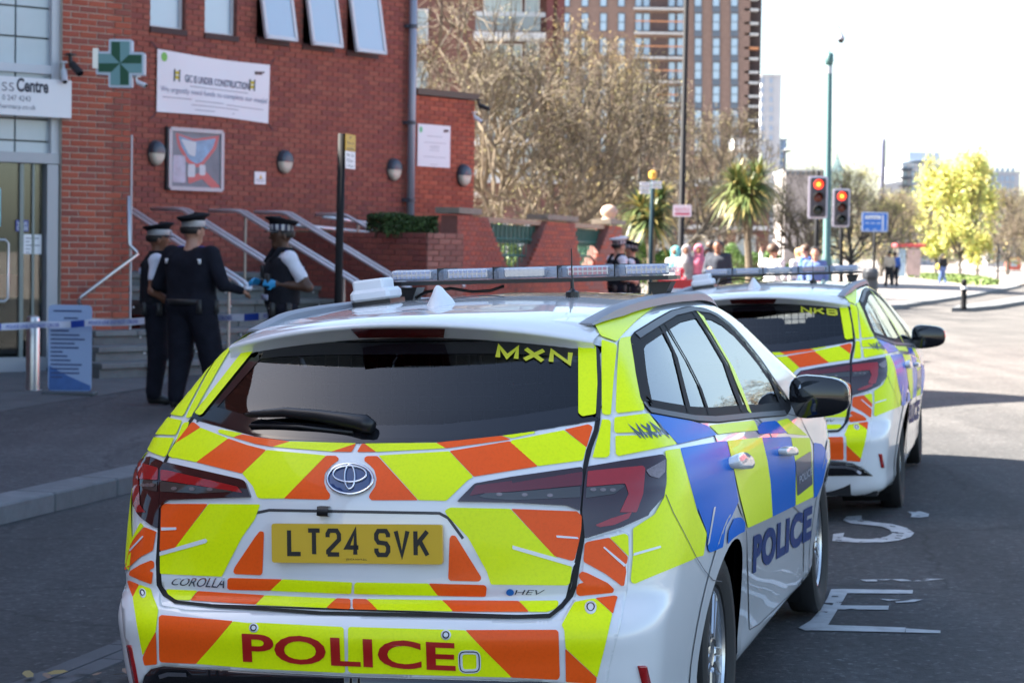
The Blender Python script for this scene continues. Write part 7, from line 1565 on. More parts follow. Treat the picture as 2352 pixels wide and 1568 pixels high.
    if hat:
        top, tilt = hat; n = 24; mb = MB(); V = []; F = []
        prof = [(.101, .048, 0), (.105, .048, 0), (.107, .105, 1), (.112, .112, 2), (.150, .142, 2), (.146, .155, 2), (.09, .160, 2), (.01, .162, 2)]
        for r, z, _ in prof:
            for j in range(n): q = 2 * math.pi * j / n; V.append(hd + rt * r * .94 * math.cos(q) + fw * (r * 1.06 * math.sin(q) - (.0)) + np.array([0, 0, z + (.022 * math.sin(q) if z > .11 else 0)]))
        for r in range(7):
            for j in range(n): F.append([r * n + j, r * n + (j + 1) % n, (r + 1) * n + (j + 1) % n, (r + 1) * n + j])
        b = len(mb.f); mb.add(V, F)
        mb.mi = [0 if r != 1 else (1 if top == 'plain' or j % 2 else 2) for r in range(7) for j in range(n)]
        if top == 'white': mb.mi = [1 if r > 2 else m_ for r, m_ in zip([r for r in range(7) for j in range(n)], mb.mi)]
        part('police_cap', mb, [M_CAP, M_BAND, mat('cap_check', (.05, .06, .12), .6)])
        mb = MB(); V = []; F = []
        for i in range(11):
            q = math.pi * (.18 + .64 * i / 10); c = hd + rt * .100 * math.cos(q) + fw * .106 * math.sin(q); o = hd + rt * .118 * math.cos(q) + fw * (.115 * math.sin(q) + .055 * math.sin((q - math.pi * .18) / .64)); V += [c + [0, 0, .052], o + [0, 0, .034], c + [0, 0, .046], o + [0, 0, .028]]
        for i in range(10): b = 4 * i; F += [[b, b + 4, b + 5, b + 1], [b + 2, b + 3, b + 7, b + 6], [b + 1, b + 5, b + 7, b + 3]]
        mb.add(V, F); part('cap_visor', mb, M_GLOSSB)
        mb = MB(); mb.ball(hd + fw * .118 + [0, 0, .085], .016, 8, 5); part('cap_badge', mb, M_STEEL)
    if 'vest' in extras:
        tc = [c for c in C if c[4] == 'top' and c[0][2] > .95 and abs(c[1][0]) < .12 * bw + .01]
        part('stab_vest', mesh_caps(tc, max(h, .012), k=.04, grow=.024, clip=lambda G: np.maximum(np.maximum(1.0 - G[..., 2], G[..., 2] - 1.44), .0) - 0 if False else np.maximum(.99 - G[..., 2], G[..., 2] - 1.43)), M_VEST)
        for sx in (-1, 1):
            mb = MB(); mb.tube([(.085 * sx, .14, 1.38), (.10 * sx, .06, 1.505), (.105 * sx, -.05, 1.50), (.095 * sx, -.14, 1.36)], .028, 7); part('vest_strap', mb, M_VEST)
        mb = MB(); mb.box((.09, .165, 1.30), (.06, .04, .12), 0, .008); part('radio', mb, M_BLKP); mb = MB(); mb.box((-.08, .168, 1.22), (.10, .035, .12), 0, .008); part('pouch', mb, M_BLKP); mb = MB(); mb.box((.0, .172, 1.06), (.20, .012, .05)); part('chest_tab', mb, mat('tab_pale', (.35, .38, .50), .6)); mb = MB(); mb.box((.0, -.165, 1.32), (.24, .012, .06)); part('back_tab', mb, MATS['tab_pale'])
    if 'belt' in extras or 'vest' in extras:
        mb = MB(); mb.lathe([(.165 * bw, 0), (.172 * bw, 0), (.172 * bw, .05), (.165 * bw, .05)], (0, .005, .965), 24, sq=(1.12, .84)); part('belt', mb, M_BLKP)
        for x, y in ((.19, .02), (-.19, .0), (.13, -.12), (-.12, .13)): mb = MB(); mb.box((x * bw, y, .95), (.055, .055, .13), 0, .01); part('belt_pouch', mb, M_BLKP)
    if 'epaulettes' in extras:
        for sx in (-1, 1): mb = MB(); a_, b_ = np.array([.10 * sx, -.005, 1.498]), np.array([.205 * sx, -.005, 1.475]); mb.bar(a_, b_, .05, .012); part('epaulette', mb, M_EPB)
    return t, t2
def gnd(px, Y, z=None):
    p = at(px, 580, Y); u, v = uv(p); p[2] = float(pave_z(u, v)) if z is None else z; return p
UNI = dict(top=M_SHIRT, legs=M_UNI, feet=M_BOOT)
# officer on the left, half hidden, facing right towards the tall one
tA, A_ = person('officer in white shirt and flat cap, furthest left, half hidden by a colleague', gnd(360, 20.75), -78, dict(UNI, skin=SKIN['brown'], hand=SKIN['brown']), dict(elL=(-.24, .02, 1.12), wrL=(-.10, .20, 1.02), elR=(.25, -.05, 1.13), wrR=(.20, .16, 1.00)), H=1.76, build=1.15, hat=('plain', 0), extras=('vest', 'epaulettes'), group='police officers', h=.0115)
# the tall one, back to us
tB, B_ = person('tall officer in black jacket with his back turned, holding a paper', gnd(441, 20.3), -28, dict(top=M_UNI, legs=M_UNI, feet=M_BOOT, skin=SKIN['light'], hand=SKIN['light']), dict(shL=(-.22, -.01, 1.42), shR=(.22, -.01, 1.42), elR=(.37, -.02, 1.15), wrR=(.40, .20, 1.10), upR=(.3, .0, 1), elL=(-.37, -.02, 1.14), wrL=(-.20, .20, 1.05), hipL=(-.11, 0, .93), hipR=(.11, 0, .93), anL=(-.14, -.04, .09), anR=(.22, .08, .09), knL=(-.13, .02, .5), knR=(.17, .08, .5)), H=1.86, build=1.36, sleeve=2., hat=('plain', 0), extras=('belt', 'epaulettes'), group='police officers', h=.0115, look=-22)
mb = MB(); mb.frame(B_['g']('wrR') + [.03, .10, .015], (1, 0, 0), (0, 1, 0), (0, 0, 1), .055, .08, .002); o = B_['part']('paper', mb, M_PAPER); mb = MB(); [mb.box((sx * .175, -.135, 1.36), (.05, .01, .045), -.1 * sx) for sx in (-1, 1)]; B_['part']('shoulder_number', mb, M_PAPER)
# the officer in blue gloves, facing left
tC, C_ = person('officer in white shirt, black vest and bright blue gloves facing left', gnd(650, 20.4), 112, dict(UNI, skin=SKIN['dark'], hand=M_GLOVE), dict(elL=(-.29, -.16, 1.16), wrL=(-.15, .10, 1.19), upL=(-.9, .2, .4), elR=(.28, -.02, 1.15), wrR=(.10, .21, 1.20), upR=(.2, .6, .8)), H=1.85, build=1.05, sleeve=.62, hat=('check', 0), extras=('vest', 'epaulettes'), group='police officers', h=.0115)
# two more in the distance
person('distant officer in white topped cap and white shirt by the park wall', gnd(1419, 34.2), -62, dict(UNI, skin=SKIN['light'], hand=SKIN['light']), dict(wrR=(.22, .18, 1.08), elR=(.25, -.04, 1.12)), H=1.76, hat=('white', 0), extras=('vest', 'epaulettes'), group='police officers', h=.014)
person('distant bearded officer in dark cap facing the white capped one', gnd(1452, 34.8), 75, dict(UNI, skin=SKIN['light'], hand=SKIN['light']), dict(wrL=(-.14, .30, 1.12), elL=(-.25, .05, 1.1), wrR=(.12, .30, 1.14), elR=(.25, .05, 1.1)), H=1.70, hat=('check', 0), extras=('vest',), group='police officers', h=.014)
cl = lambda n, *c: CL(n, c)
def passer(label, px, Y, head, skin, top, legs, feet=M_BOOT, **k):
    m = dict(skin=SKIN[skin], hand=SKIN[skin], top=top, legs=legs, feet=feet); m.update(k.pop('m', {})); return person(label, gnd(px, Y), head, m, h=.016, group='passers by on the pavement', sleeve=k.pop('sleeve', 2.), **k)
BLK = cl('black', .012, .012, .014); TEAL = cl('teal', .14, .48, .48); GRY = cl('grey', .22, .21, .22); PNK = cl('pink', .48, .13, .20); REDC = cl('red', .5, .04, .06); WHT = cl('white', .68, .66, .64); BLUC = cl('blue', .05, .13, .42); JEAN = cl('denim', .10, .16, .36); BEI = cl('beige', .42, .36, .28); PALEC = cl('pale_grey', .42, .40, .40)
passer('woman in teal headscarf, left of the pink scarf group', 1552, 45, 150, 'brown', PALEC, GRY, H=1.62, robe=True, hair='scarf', m=dict(scarf=TEAL))
passer('woman in grey headscarf between teal and pink scarves', 1577, 44, 165, 'brown', GRY, GRY, H=1.66, robe=True, hair='scarf', m=dict(scarf=GRY))
passer('child in red hooded top below the grey headscarf', 1564, 41.5, 120, 'brown', REDC, PALEC, H=1.22, hair='scarf', m=dict(scarf=REDC))
passer('woman in long pink headscarf and open black coat', 1605, 44, 172, 'brown', PNK, BLK, H=1.68, robe=True, hair='scarf', m=dict(scarf=PNK))
passer('person in black coat right behind the pink scarf', 1622, 44.6, 190, 'brown', BLK, BLK, H=1.62, hair='scarf', m=dict(scarf=BLK), robe=True)
passer('man in dark jacket bending over a phone by the hedge', 1650, 43, 160, 'brown', cl('navy', .02, .025, .04), BLK, H=1.80, build=1.15, pose=dict(wrR=(.12, .28, 1.16), elR=(.26, .05, 1.1), hd=(0, .05, 1.61)))
passer('person in black standing just behind the man in dark jacket', 1634, 46, 100, 'dark', BLK, BLK, H=1.78)
passer('curly haired woman in white top raising her hand', 1776, 40, -40, 'light', WHT, WHT, H=1.72, hair='curly', pose=dict(elL=(-.30, .05, 1.36), wrL=(-.36, .12, 1.58), elR=(.27, 0, 1.13)), m=dict(hair=mat('brown_hair', (.06, .03, .015), .6)), robe=True)
passer('fair haired woman in white at the crossing', 1836, 46, 30, 'light', WHT, JEAN, H=1.66, hair='long', m=dict(hair=mat('fair_hair', (.35, .22, .10), .6)))
passer('person in bright blue top at the crossing', 1850, 44, 60, 'light', BLUC, BLK, H=1.74, hair='short', m=dict(hair=MATS['brown_hair']))
passer('dark haired woman in denim jacket facing us at the crossing', 1872, 43, 175, 'light', JEAN, JEAN, H=1.68, hair='long')
passer('pedestrian in beige top and black trousers walking away, far pavement', 2043, 99, 5, 'brown', BEI, BLK, H=1.74, pose=dict(anL=(-.1, .18, .09), anR=(.1, -.2, .13)), m=dict(feet=WHT))
passer('pedestrian in blue top beside the beige one, far pavement', 2056, 103, 0, 'brown', BLUC, BLK, H=1.72)
tw_, _x = passer('pedestrian in black top and blue trousers near the grass bed', 2166, 117, 20, 'dark', BLK, JEAN, H=1.72, pose=dict(anL=(-.1, .15, .09), anR=(.1, -.15, .12))); mb = MB(); mb.box((-.27, .05, 1.02), (.12, .26, .30), 0, .03); _x['part']('yellow_bag', mb, mat('bag_yellow', (.6, .45, .05), .6))
# ================================================================ street furniture
M_COLB = mat('column_black', (.010, .010, .012), .7, spec=.2); M_TEAL = mat('column_teal', (.055, .13, .13), .5); M_GALV = mat('galvanised', (.40, .42, .44), .45, metal=.5)
def pg(px, Y): return gnd(px, Y)
# parking sign pole by the kerb
b = pg(775, 20.2); ztp = at(783, 307, 20.2)[2]
t = thing('sign_pole', 'black parking sign pole with small yellow and white plates', 'sign pole', b); mb = MB(); mb.tube([b, [b[0] + .03, b[1], ztp]], .038, 14); mb.build('pole', M_COLB, t, smooth=True)
pq = np.array([b[0] + .03, b[1], 0]) + SR * .05; nrm_ = SR; dirp = SD
for y0, y1, m, nm in ((308, 346, mat('plate_amber', (.55, .34, .03), .5), 'yellow_plate'), (347, 387, M_WSIGN, 'white_plate')):
    z1, z0 = at(790, y0, 20.2)[2], at(790, y1, 20.2)[2]; mb = MB(); mb.prism([(-.04, z0), (.24, z0), (.24, z1), (-.04, z1)], pq, dirp, (0, 0, 1), nrm_, 0, .004); o = mb.build(nm, m, t)
    mb = MB(); hh = z1 - z0
    for i, s_ in enumerate(('P', 'Pay at', 'machine') if 'yellow' in nm else ('Mon - Sat', '8.30 am -', '6.30 pm')): text_on(mb, s_, pq + dirp * (.07 if s_ == 'P' else -.01) + np.array([0, 0, z0 + hh * (.70 - .32 * i)]), dirp, (0, 0, 1), nrm_, .04 if s_ == 'P' else .20, hh * .18, .0055, .0)
    mb.build('plate_print', M_DKTXT, o)
# steel bollard, roller banner, tape
b = pg(77, 21.9); zt = at(80, 724, 21.9)[2]
t = thing('steel_bollard', 'round brushed steel bollard left of the blue roller banner', 'bollard', b); mb = MB(); mb.lathe([(.10, 0), (.10, .012), (.072, .014), (.072, zt - b[2] - .05), (.062, zt - b[2] - .015), (.03, zt - b[2]), (.0, zt - b[2] + .002)], b, 24); smooth_by_angle(mb.build('post', M_STEEL, t), 30)
b = pg(160, 21.5); z0, z1 = at(160, 903, 21.5)[2], at(160, 700, 21.5)[2]; x0, x1 = at(111, 800, 21.5)[0], at(211, 800, 21.5)[0]
t = thing('roller_banner', 'blue and white pull up banner listing shop services', 'banner stand', b); z0 = b[2] + .04
mbm = mat('banner_pale_blue', (.34, .46, .68), .5)
mb = MB(); mb.prism(rounded([(x0, z0), (x1, z0), (x1, z1), (x0, z1)], .05), (0, b[1], 0), (1, 0, 0), (0, 0, 1), (0, -1, 0), 0, .01); mb.build('panel', mbm, t)
mb = MB(); mb.prism([(x0 + .01, z0 + .01), (x1 - .01, z0 + .01), (x1 - .01, z0 + .06), (x0 + .2, z0 + .16), (x0 + .01, z0 + .26)], (0, b[1], 0), (1, 0, 0), (0, 0, 1), (0, -1, 0), .010, .0125); mb.build('blue_wave', mat('banner_deep_blue', (.05, .14, .38), .5, var=.3, scale=5), t)
mb = MB(); ww = x1 - x0
for i, (l, ind) in enumerate(((.7, .12), (.35, .36), (.85, .06), (.5, .06), (.45, .06), (.72, .06), (.85, .06), (.6, .06), (.7, .06), (.3, .06), (.42, .06), (.5, .06), (.78, .06), (.7, .06), (.72, .06), (.3, .06))): zz_ = z1 - .07 - .043 * i - (.03 if i else 0); mb.prism([(x0 + ww * ind, zz_), (x0 + ww * (ind + l * .92), zz_), (x0 + ww * (ind + l * .92), zz_ + .016), (x0 + ww * ind, zz_ + .016)], (0, b[1], 0), (1, 0, 0), (0, 0, 1), (0, -1, 0), .0128, .0138)
mb.build('print_line', mat('banner_print', (.05, .08, .2), .6), t, kind='stuff')
mb = MB(); mb.box(((x0 + x1) / 2, b[1], b[2] + .02), (ww + .08, .26, .045), 0, .012); mb.build('foot', mat('foot_grey', (.06, .07, .08), .4), t)
mb = MB(); mb.tube([((x0 + x1) / 2, b[1] + .03, b[2]), ((x0 + x1) / 2, b[1] + .03, z1 - .03)], .01, 6); mb.build('support', M_STEEL, t)
t = thing('police_tape', 'blue and white police tape strung across the shop and stairs', 'tape', at(200, 742, 21.2)); T = [at(-60, 750, 21.2), at(90, 745, 21.3), at(215, 740, 21.2), at(345, 735, 21.0), at(505, 729, 20.9), at(640, 722, 20.6), at(768, 712, 20.25)]; Q = []
for a, b_ in zip(T[:-1], T[1:]): Q += [a + (b_ - a) * i / 24 + np.array([0, 0, -.012 * math.sin(math.pi * i / 24)]) for i in range(24)]
Q.append(T[-1]); V = []; n = len(Q)
for i, q in enumerate(Q): tw2 = .012 * math.sin(i * .35); V += [q + [0, tw2, -.034], q + [0, -tw2, .034]]
mesh_obj('ribbon', V, [[2 * i, 2 * i + 2, 2 * i + 3, 2 * i + 1] for i in range(n - 1)], [mat('tape_white', (.62, .66, .78), .5), mat('tape_blue', (.02, .07, .42), .5)], t, [1 if (i % 34) in (4, 5, 6, 7, 8, 9) else 0 for i in range(n - 1)])
for k in range(4):
    i0 = 12 + 34 * k
    if i0 + 20 >= n: continue
    V2, F2, _ = text_mesh('POLICE LINE DO NOT CROSS', .01); P0, P1 = Q[i0], Q[min(n - 1, i0 + 21)]; mesh_obj('lettering', [P0 + (P1 - P0) * a + np.array([0, -.016, -.018 + .036 * c_]) for a, c_ in V2], F2, MATS['tape_blue'], t)
# manhole and leaves
t = thing('manhole_cover', 'dark rectangular manhole cover set in the pavement', 'cover', gnd(235, 16.6)); M_ = [at_ground(*q, float(gnd(235, 17.3)[2])) for q in ((163, 957), (245, 948), (312, 953), (232, 972))]
up = np.array([0, 0, 1.])
cc = sum(M_) / 4
for nm, k, dz, m in (('frame', 1., .004, mat('cover_frame', (.028, .028, .032), .6)), ('lid', .78, .008, M_PAVE)): mb = MB(); P = [cc + (q - cc) * k for q in M_]; mb.add([*[q + up * dz for q in P], *[q - up * .03 for q in P]], [[3, 2, 1, 0], [0, 1, 5, 4], [1, 2, 6, 5], [2, 3, 7, 6], [3, 0, 4, 7]]); mb.build(nm, m, t)
for i, (x, y) in enumerate(((65, 1562), (108, 1566), (130, 1558), (222, 1563), (275, 1566), (292, 1560), (188, 1551))):
    p = at_ground(x, y, -.115); p[2] = float(road_z(*uv(p))) + .03; t = thing('fallen_leaf', ('leftmost fallen leaf, yellowish, by the drainage channel', 'second fallen leaf from the left, brownish, in the gutter', 'third fallen leaf from the left, yellowish', 'brownish fallen leaf right in the middle of the row', 'yellowish fallen leaf left of the last brown one', 'rightmost fallen leaf, next to the car bumper', 'fallen leaf highest up on the channel blocks')[i], 'leaf', p, 'fallen leaves in the gutter'); a = rng.uniform(0, 6.28); L = rng.uniform(.03, .045); d = np.array([math.cos(a), math.sin(a), .1]); s_ = np.array([-math.sin(a), math.cos(a), .25])
    mb = MB(); mb.add([p - d * L, p - d * L * .3 + s_ * L * .5, p + d * L * .6 + s_ * L * .4, p + d * L * 1.1, p + d * L * .5 - s_ * L * .4, p - d * L * .4 - s_ * L * .45], [[0, 1, 2, 3, 4, 5]]); mb.build('blade', mat(f'dry_leaf_{i % 2}', ((.30, .22, .07), (.22, .13, .08))[i % 2], .7), t)
# traffic lights
def signal(px, Y, yt, yb, xl, xr, label):
    b = pg(px, Y); a = at(xl, yt, Y); c = at(xr, yb, Y); x, z0, z1 = (a[0] + c[0]) / 2, c[2], a[2]; W_, H_ = c[0] - a[0], z1 - z0; t = thing('traffic_light', label, 'traffic light', b, 'traffic lights showing red')
    mb = MB(); mb.tube([b, [x, Y + .1, z1 + .12]], .057, 12); mb.build('pole', M_COLB, t, smooth=True)
    mb = MB(); mb.prism(rounded([(x - W_ / 2, z0), (x + W_ / 2, z0), (x + W_ / 2, z1), (x - W_ / 2, z1)], .07), (0, Y, 0), (1, 0, 0), (0, 0, 1), (0, -1, 0), -.02, .0); mb.build('backing_board', mat('board_white', (.60, .55, .62), .5), t)
    mb = MB(); mb.prism(rounded([(x - W_ / 2 + .05, z0 + .05), (x + W_ / 2 - .05, z0 + .05), (x + W_ / 2 - .05, z1 - .05), (x - W_ / 2 + .05, z1 - .05)], .05), (0, Y, 0), (1, 0, 0), (0, 0, 1), (0, -1, 0), 0, .06); mb.build('head', mat('signal_grey', (.06, .055, .065), .6), t)
    for i, m in enumerate((mat('lit_red', (1, .04, .015), .4, emit=.5), mat('amber_off', (.10, .018, .008), .2), mat('green_off', (.012, .02, .016), .2))):
        zc_ = z1 - .05 - (H_ - .1) * (i + .5) / 3; r = min(W_ * .29, .125)
        mb = MB(); mb.lathe([(r, 0), (r * .8, .02), (r * .4, .035), (.0, .04)], (x, Y - .06, zc_), 20, (0, -1, 0)); mb.build('lamp', m, t, smooth=True)
        if i == 0: mb = MB(); mb.lathe([(r * .5, 0), (r * .3, .015), (.0, .018)], (x, Y - .088, zc_), 14, (0, -1, 0)); mb.build('lamp_core', mat('lit_orange', (1, .30, .03), .4, emit=.8), t)
        V = []; F = []
        for j in range(13):
            q = math.pi * (-.1 + 1.2 * j / 12); cx, sz = math.cos(q), math.sin(q); V += [(x + r * 1.08 * cx, Y - .06, zc_ + r * 1.08 * sz), (x + r * 1.08 * cx, Y - .06 - (.10 + .10 * max(0, sz)), zc_ + r * 1.04 * sz)]
        F = [[2 * j, 2 * j + 1, 2 * j + 3, 2 * j + 2] for j in range(12)]; mesh_obj('visor', V, F, M_BLKP, t)
signal(1874, 55, 404, 503, 1857, 1900, 'nearer traffic light showing red, left of the teal column')
signal(1935, 60, 433, 522, 1913, 1951, 'traffic light showing red, right of the teal column')
# teal column with a camera on a swan neck
b = pg(1898, 57); z_ = lambda y, Y=57., x=1900: float(at(x, y, Y)[2]); xb, xt = b[0], at(1905, 125, 57)[0]
t = thing('camera_column', 'tall teal column with a dome camera on a thin swan neck', 'column', b); mb = MB(); mb.tube([b, [xb, 57, 1.4], [xb + .01, 57, 1.6], [xt, 57, z_(130)], [xt, 57, z_(124)]], [.17, .17, .105, .085, .06], 16); mb.build('pole', M_TEAL, t, smooth=True)
mb = MB(); mb.lathe([(.09, 0), (.12, .12), (.11, .3), (.06, .34)], (xt, 57, z_(150)), 14); mb.build('collar', M_TEAL, t, smooth=True); mb = MB(); mb.lathe([(.096, 0), (.096, .2)], (xt, 57, z_(170)), 14); mb.build('band', M_GALV, t)
top = z_(52); mid_ = (xt + at(1932, 80, 57)[0]) / 2; rr_ = at(1932, 80, 57)[0] - mid_; mb = MB(); mb.tube([[xt, 57, z_(124)], [xt, 57, z_(75)]] + [[mid_ - rr_ * math.cos(q), 57, z_(75) + rr_ * 1.3 * math.sin(q)] for q in np.linspace(.15, math.pi, 10)], .014, 6); mb.build('swan_neck', M_GALV, t, smooth=True)
mb = MB(); mb.lathe([(.02, 0), (.05, -.06), (.105, -.16), (.10, -.20)], (mid_ + rr_, 57, z_(74)), 14); mb.build('housing', mat('dome_housing', (.35, .35, .40), .4), t, smooth=True); mb = MB(); mb.ball((mid_ + rr_, 57, z_(92)), .085, 12, 8); mb.build('dome', M_GLOSSB, t, smooth=True)
# lamp columns
b = pg(1563, 47); xt = at(1572, 0, 47)[0]; t = thing('lamp_column', 'very tall black street light column, taller than the picture', 'street light', b); mb = MB(); mb.tube([b, [b[0], 47, 1.5], [b[0] + .005, 47, 1.55], [xt + .05, 47, 9.5]], [.095, .095, .068, .05], 14); mb.build('pole', M_COLB, t, smooth=True); mb = MB(); mb.bar((xt + .05, 47, 9.5), (xt + 1.2, 47, 9.7), .05, .05); mb.box((xt + 1.5, 47, 9.7), (.7, .26, .1)); mb.build('lantern', M_COLB, t)
t = thing('street_sign', 'white sign with red lettering on the tall black column', 'sign', at(1566, 497, 46.9)); a, c = at(1546, 470, 46.85), at(1588, 498, 46.85); mb = MB(); mb.prism(rounded([(a[0], c[2]), (c[0], c[2]), (c[0], a[2]), (a[0], a[2])], .03), (0, 46.85, 0), (1, 0, 0), (0, 0, 1), (0, -1, 0), 0, .01); mb.build('board', mat('sign_blush', (.70, .60, .64), .5), t)
mb = MB(); w_ = c[0] - a[0]; text_on(mb, 'ROUTE E', [a[0] + .05, 46.85, a[2] - .15], (1, 0, 0), (0, 0, 1), (0, -1, 0), w_ - .1, .08, .013); mb.box(((a[0] + c[0]) / 2, 46.835, c[2] + .06), (w_ - .08, .004, .045)); mb.build('red_print', mat('print_crimson', (.5, .05, .10), .6), t)
for px, Y, yt, lab in ((1463, 66, 243, 'slim black lamp post with a small lantern among the bare trees'), (1794, 120, 350, 'slim dark lamp post right of the sunlit palm')):
    b = pg(px, Y); zt = z_(yt, Y, px); t = thing('lamp_post', lab, 'street light', b); mb = MB(); mb.tube([b, [b[0], Y, 1.2], [b[0] + .06, Y, zt]], [.08, .07, .045], 10); mb.build('pole', M_COLB, t, smooth=True); mb = MB(); mb.bar((b[0] + .06, Y, zt), (b[0] + .36, Y, zt + .05), .05, .05); mb.box((b[0] + .20, Y, zt + .08), (.5, .24, .1), 0, .03); mb.build('lantern', mat('lantern_grey', (.12, .12, .12), .5), t)
    mb = MB(); mb.ball((b[0] + .12, Y, zt + .16), .05, 8, 6); mb.build('photocell', M_WSIGN, t)
b = pg(2293, 125); t = thing('lamp_post', 'thin plain post standing on the far grass, far right', 'post', b); mb = MB(); mb.tube([b, [b[0], 125, z_(560, 125, 2293)]], .06, 8); mb.build('pole', M_COLB, t)
# finger post
b = pg(1494, 48); t = thing('finger_post', 'dark finger post with white direction fingers', 'signpost', b); mb = MB(); mb.tube([b, [b[0] + .02, 48, z_(412, 48, 1495)]], .05, 12); mb.build('pole', mat('post_blue_black', (.012, .028, .038), .8, spec=.1), t, smooth=True)
mb = MB(); mb.lathe([(.05, 0), (.09, .05), (.09, .16), (.03, .2)], (b[0] + .02, 48, z_(412, 48, 1495)), 10); mb.build('finial', mat('finial_amber', (.6, .30, .03), .5), t)
for x0, x1, y0, y1 in ((1470, 1493, 418, 427), (1470, 1493, 429, 436), (1470, 1493, 438, 445), (1497, 1520, 416, 424), (1497, 1520, 426, 433)):
    a, c = at(x0, y0, 47.9), at(x1, y1, 47.9); mb = MB(); mb.box(((a[0] + c[0]) / 2, 47.93, (a[2] + c[2]) / 2), (c[0] - a[0], .03, a[2] - c[2])); f = mb.build('finger', M_WSIGN, t); mb = MB(); mb.box(((a[0] + c[0]) / 2, 47.912, (a[2] + c[2]) / 2), ((c[0] - a[0]) * .8, .006, .022)); mb.build('print_line', M_GYTXT, f, kind='stuff')
# blue road sign
b = pg(2008, 76); t = thing('road_sign', 'blue rectangular road sign with white text on a black pole', 'road sign', b); mb = MB(); mb.tube([b, [b[0], 76, z_(486, 76, 2008)]], .05, 10); mb.build('pole', M_COLB, t, smooth=True)
a, c = at(1980, 487, 75.9), at(2039, 533, 75.9); W_, H_ = c[0] - a[0], a[2] - c[2]
mb = MB(); mb.prism(rounded([(a[0], c[2]), (c[0], c[2]), (c[0], a[2]), (a[0], a[2])], .04), (0, 75.9, 0), (1, 0, 0), (0, 0, 1), (0, -1, 0), 0, .015); mb.build('board', mat('sign_blue', (.03, .16, .55), .4), t)
mb = MB(); fr_ = [(a[0] + .02, c[2] + .02), (c[0] - .02, c[2] + .02), (c[0] - .02, a[2] - .02), (a[0] + .02, a[2] - .02)]
for p, q in zip(fr_, fr_[1:] + fr_[:1]): mb.bar((p[0], 75.88, p[1]), (q[0], 75.88, q[1]), .022, .006, up=(0, 1, 0))
mb.build('border', M_WSIGN, t)
mb = MB(); mb.box((a[0] + W_ * .42, 75.88, a[2] - H_ * .26), (W_ * .60, .006, H_ * .18)); mb.bar((a[0] + W_ * .80, 75.88, c[2] + .1), (a[0] + W_ * .80, 75.88, a[2] - .1), .05, .006, up=(0, 1, 0)); mb.build('white_panel', M_WSIGN, t)
mb = MB(); text_on(mb, 'Tower', [a[0] + W_ * .16, 75.88, a[2] - H_ * .33], (1, 0, 0), (0, 0, 1), (0, -1, 0), W_ * .5, H_ * .13, .004); mb.build('dark_print', mat('sign_navy', (.02, .06, .25), .5), t)
mb = MB(); [mb.box((a[0] + W_ * (.2 + .22 * i), 75.88, a[2] - H_ * .56), (W_ * .16, .006, H_ * .07)) for i in range(3)]; [mb.box((a[0] + W_ * (.2 + .3 * i), 75.88, c[2] + H_ * .12), (W_ * .14, .006, H_ * .06)) for i in range(3)]; mb.build('print_line', mat('sign_pale', (.4, .5, .7), .5), t, kind='stuff')
# bollard, bin, kiosk, red kiosk, barrier
b = at_ground(2213, 711, .13); t = thing('bollard', 'slim black bollard with pale band on the traffic island', 'bollard', b); h_ = float(at(2213, 641, b[1])[2] - b[2]); mb = MB(); mb.lathe([(.10, 0), (.085, .08), (.075, h_ - .1), (.09, h_ - .08), (.05, h_), (.0, h_ + .01)], b, 14); mb.build('post', M_COLB, t, smooth=True); mb = MB(); mb.lathe([(.088, h_ - .28), (.088, h_ - .2)], b, 14); mb.build('band', M_WSIGN, t)
b = pg(2000, 72); t = thing('litter_bin', 'dark litter bin under the blue road sign', 'bin', b); mb = MB(); mb.lathe([(.26, 0), (.27, .75), (.29, .78), (.29, .95), (.22, 1.06), (.0, 1.08)], b, 16); mb.build('bin_body', mat('bin_slate', (.05, .055, .065), .5), t, smooth=False); mb = MB(); mb.box((b[0], b[1] - .27, .88), (.3, .06, .12)); mb.build('slot', M_BLKP, t)
b = pg(2084, 140); t = thing('bus_shelter', 'small grey kiosk with red roof on the far pavement', 'kiosk', b); W_ = 1.6
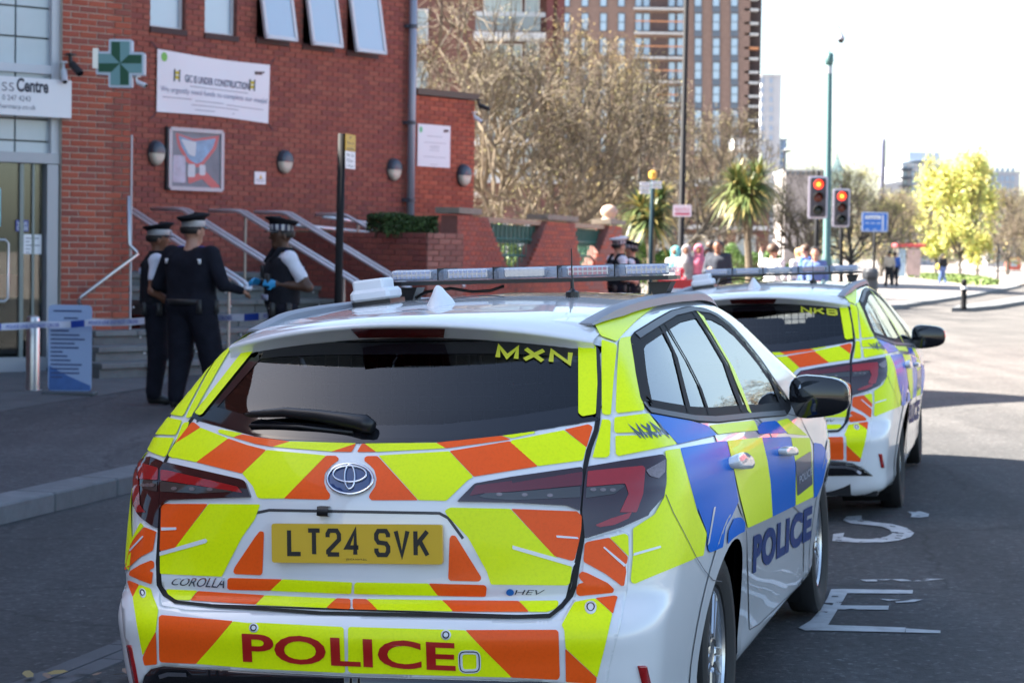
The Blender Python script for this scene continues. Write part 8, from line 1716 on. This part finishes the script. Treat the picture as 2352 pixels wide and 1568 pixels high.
mb = MB(); [mb.box((b[0] + dx, 140 + dy, 1.2), (.12, .12, 2.3)) for dx in (-.7, .7) for dy in (-.6, .6)]; mb.build('post', mat('shelter_grey', (.22, .20, .20), .5), t); mb = MB(); mb.box((b[0] + .1, 140, 2.45), (2.0, 1.6, .22), 0, .06); mb.build('roof', mat('shelter_red', (.42, .05, .06), .5), t); mb = MB(); mb.box((b[0] + .3, 139.3, 1.35), (.9, .08, 1.7)); mb.build('poster_panel', mat('shelter_poster', (.45, .32, .30), .5, var=.3, scale=2), t); mb = MB(); mb.box((b[0] - .45, 139.3, 1.3), (.4, .06, 1.8)); mb.build('side_glass', M_WGL, t)
b = pg(2327, 300); t = thing('red_kiosk', 'red kiosk at the far right edge of the pavement', 'kiosk', b); mb = MB(); mb.box((b[0], 300, 1.0), (2.0, 1.4, 2.0), 0, .05); mb.build('kiosk_body', mat('kiosk_red', (.5, .09, .06), .5), t); mb = MB(); mb.box((b[0], 299.28, 1.2), (.9, .04, 1.0)); mb.build('counter_window', M_WGL, t); mb = MB(); mb.box((b[0], 300, 2.1), (2.2, 1.8, .16)); mb.build('roof', M_CONC, t)
b = pg(1545, 33); t = thing('barrier', 'red plastic barrier with a white band beside the distant officers', 'barrier', b); mb = MB(); mb.prism([(-.30, 0), (.42, 0), (.34, 1.14), (-.22, 1.14)], b, (1, 0, 0), (0, 0, 1), (0, -1, 0), -.2, .2); mb.build('barrier_body', mat('barrier_red', (.62, .03, .03), .4), t); mb = MB(); mb.prism([(-.27, .86), (.38, .86), (.37, 1.0), (-.26, 1.0)], b, (1, 0, 0), (0, 0, 1), (0, -1, 0), .2, .206); mb.build('white_band', M_WSIGN, t)
# ================================================================ the patrol car in front: the same parts, its own call sign
car2 = copy_tree(car); car2['label'] = 'white patrol estate in yellow, blue and orange squares, further off, marked NKB'
C2M = car_axes(math.radians(13.24), .048, .0108); car2.matrix_world = car_matrix(C2M, np.array([1.433, 12.556, -.072]))
for o in list(car2.children_recursive):
    nm = o.name.split('.')[0]
    if nm in ('plate_lettering',): bpy.data.objects.remove(o)
    elif nm == 'call_sign':
        par = o.parent; gl = par.name.startswith('rear_window'); bpy.data.objects.remove(o); sk = Skin()
        if gl: sk.text('NKB', [(1142, 792), (1316, 807), (1312, 845), (1137, 830)], .0072, stroke_=True); sk.build('call_sign', M_GLET, par)
        else: sk.text('NKB', K('r', [(555, 1275), (805, 1245), (915, 1405), (690, 1428)]), .0062, stroke_=True, sub=.05); sk.build('call_sign', MATS['slate_lettering'], par)
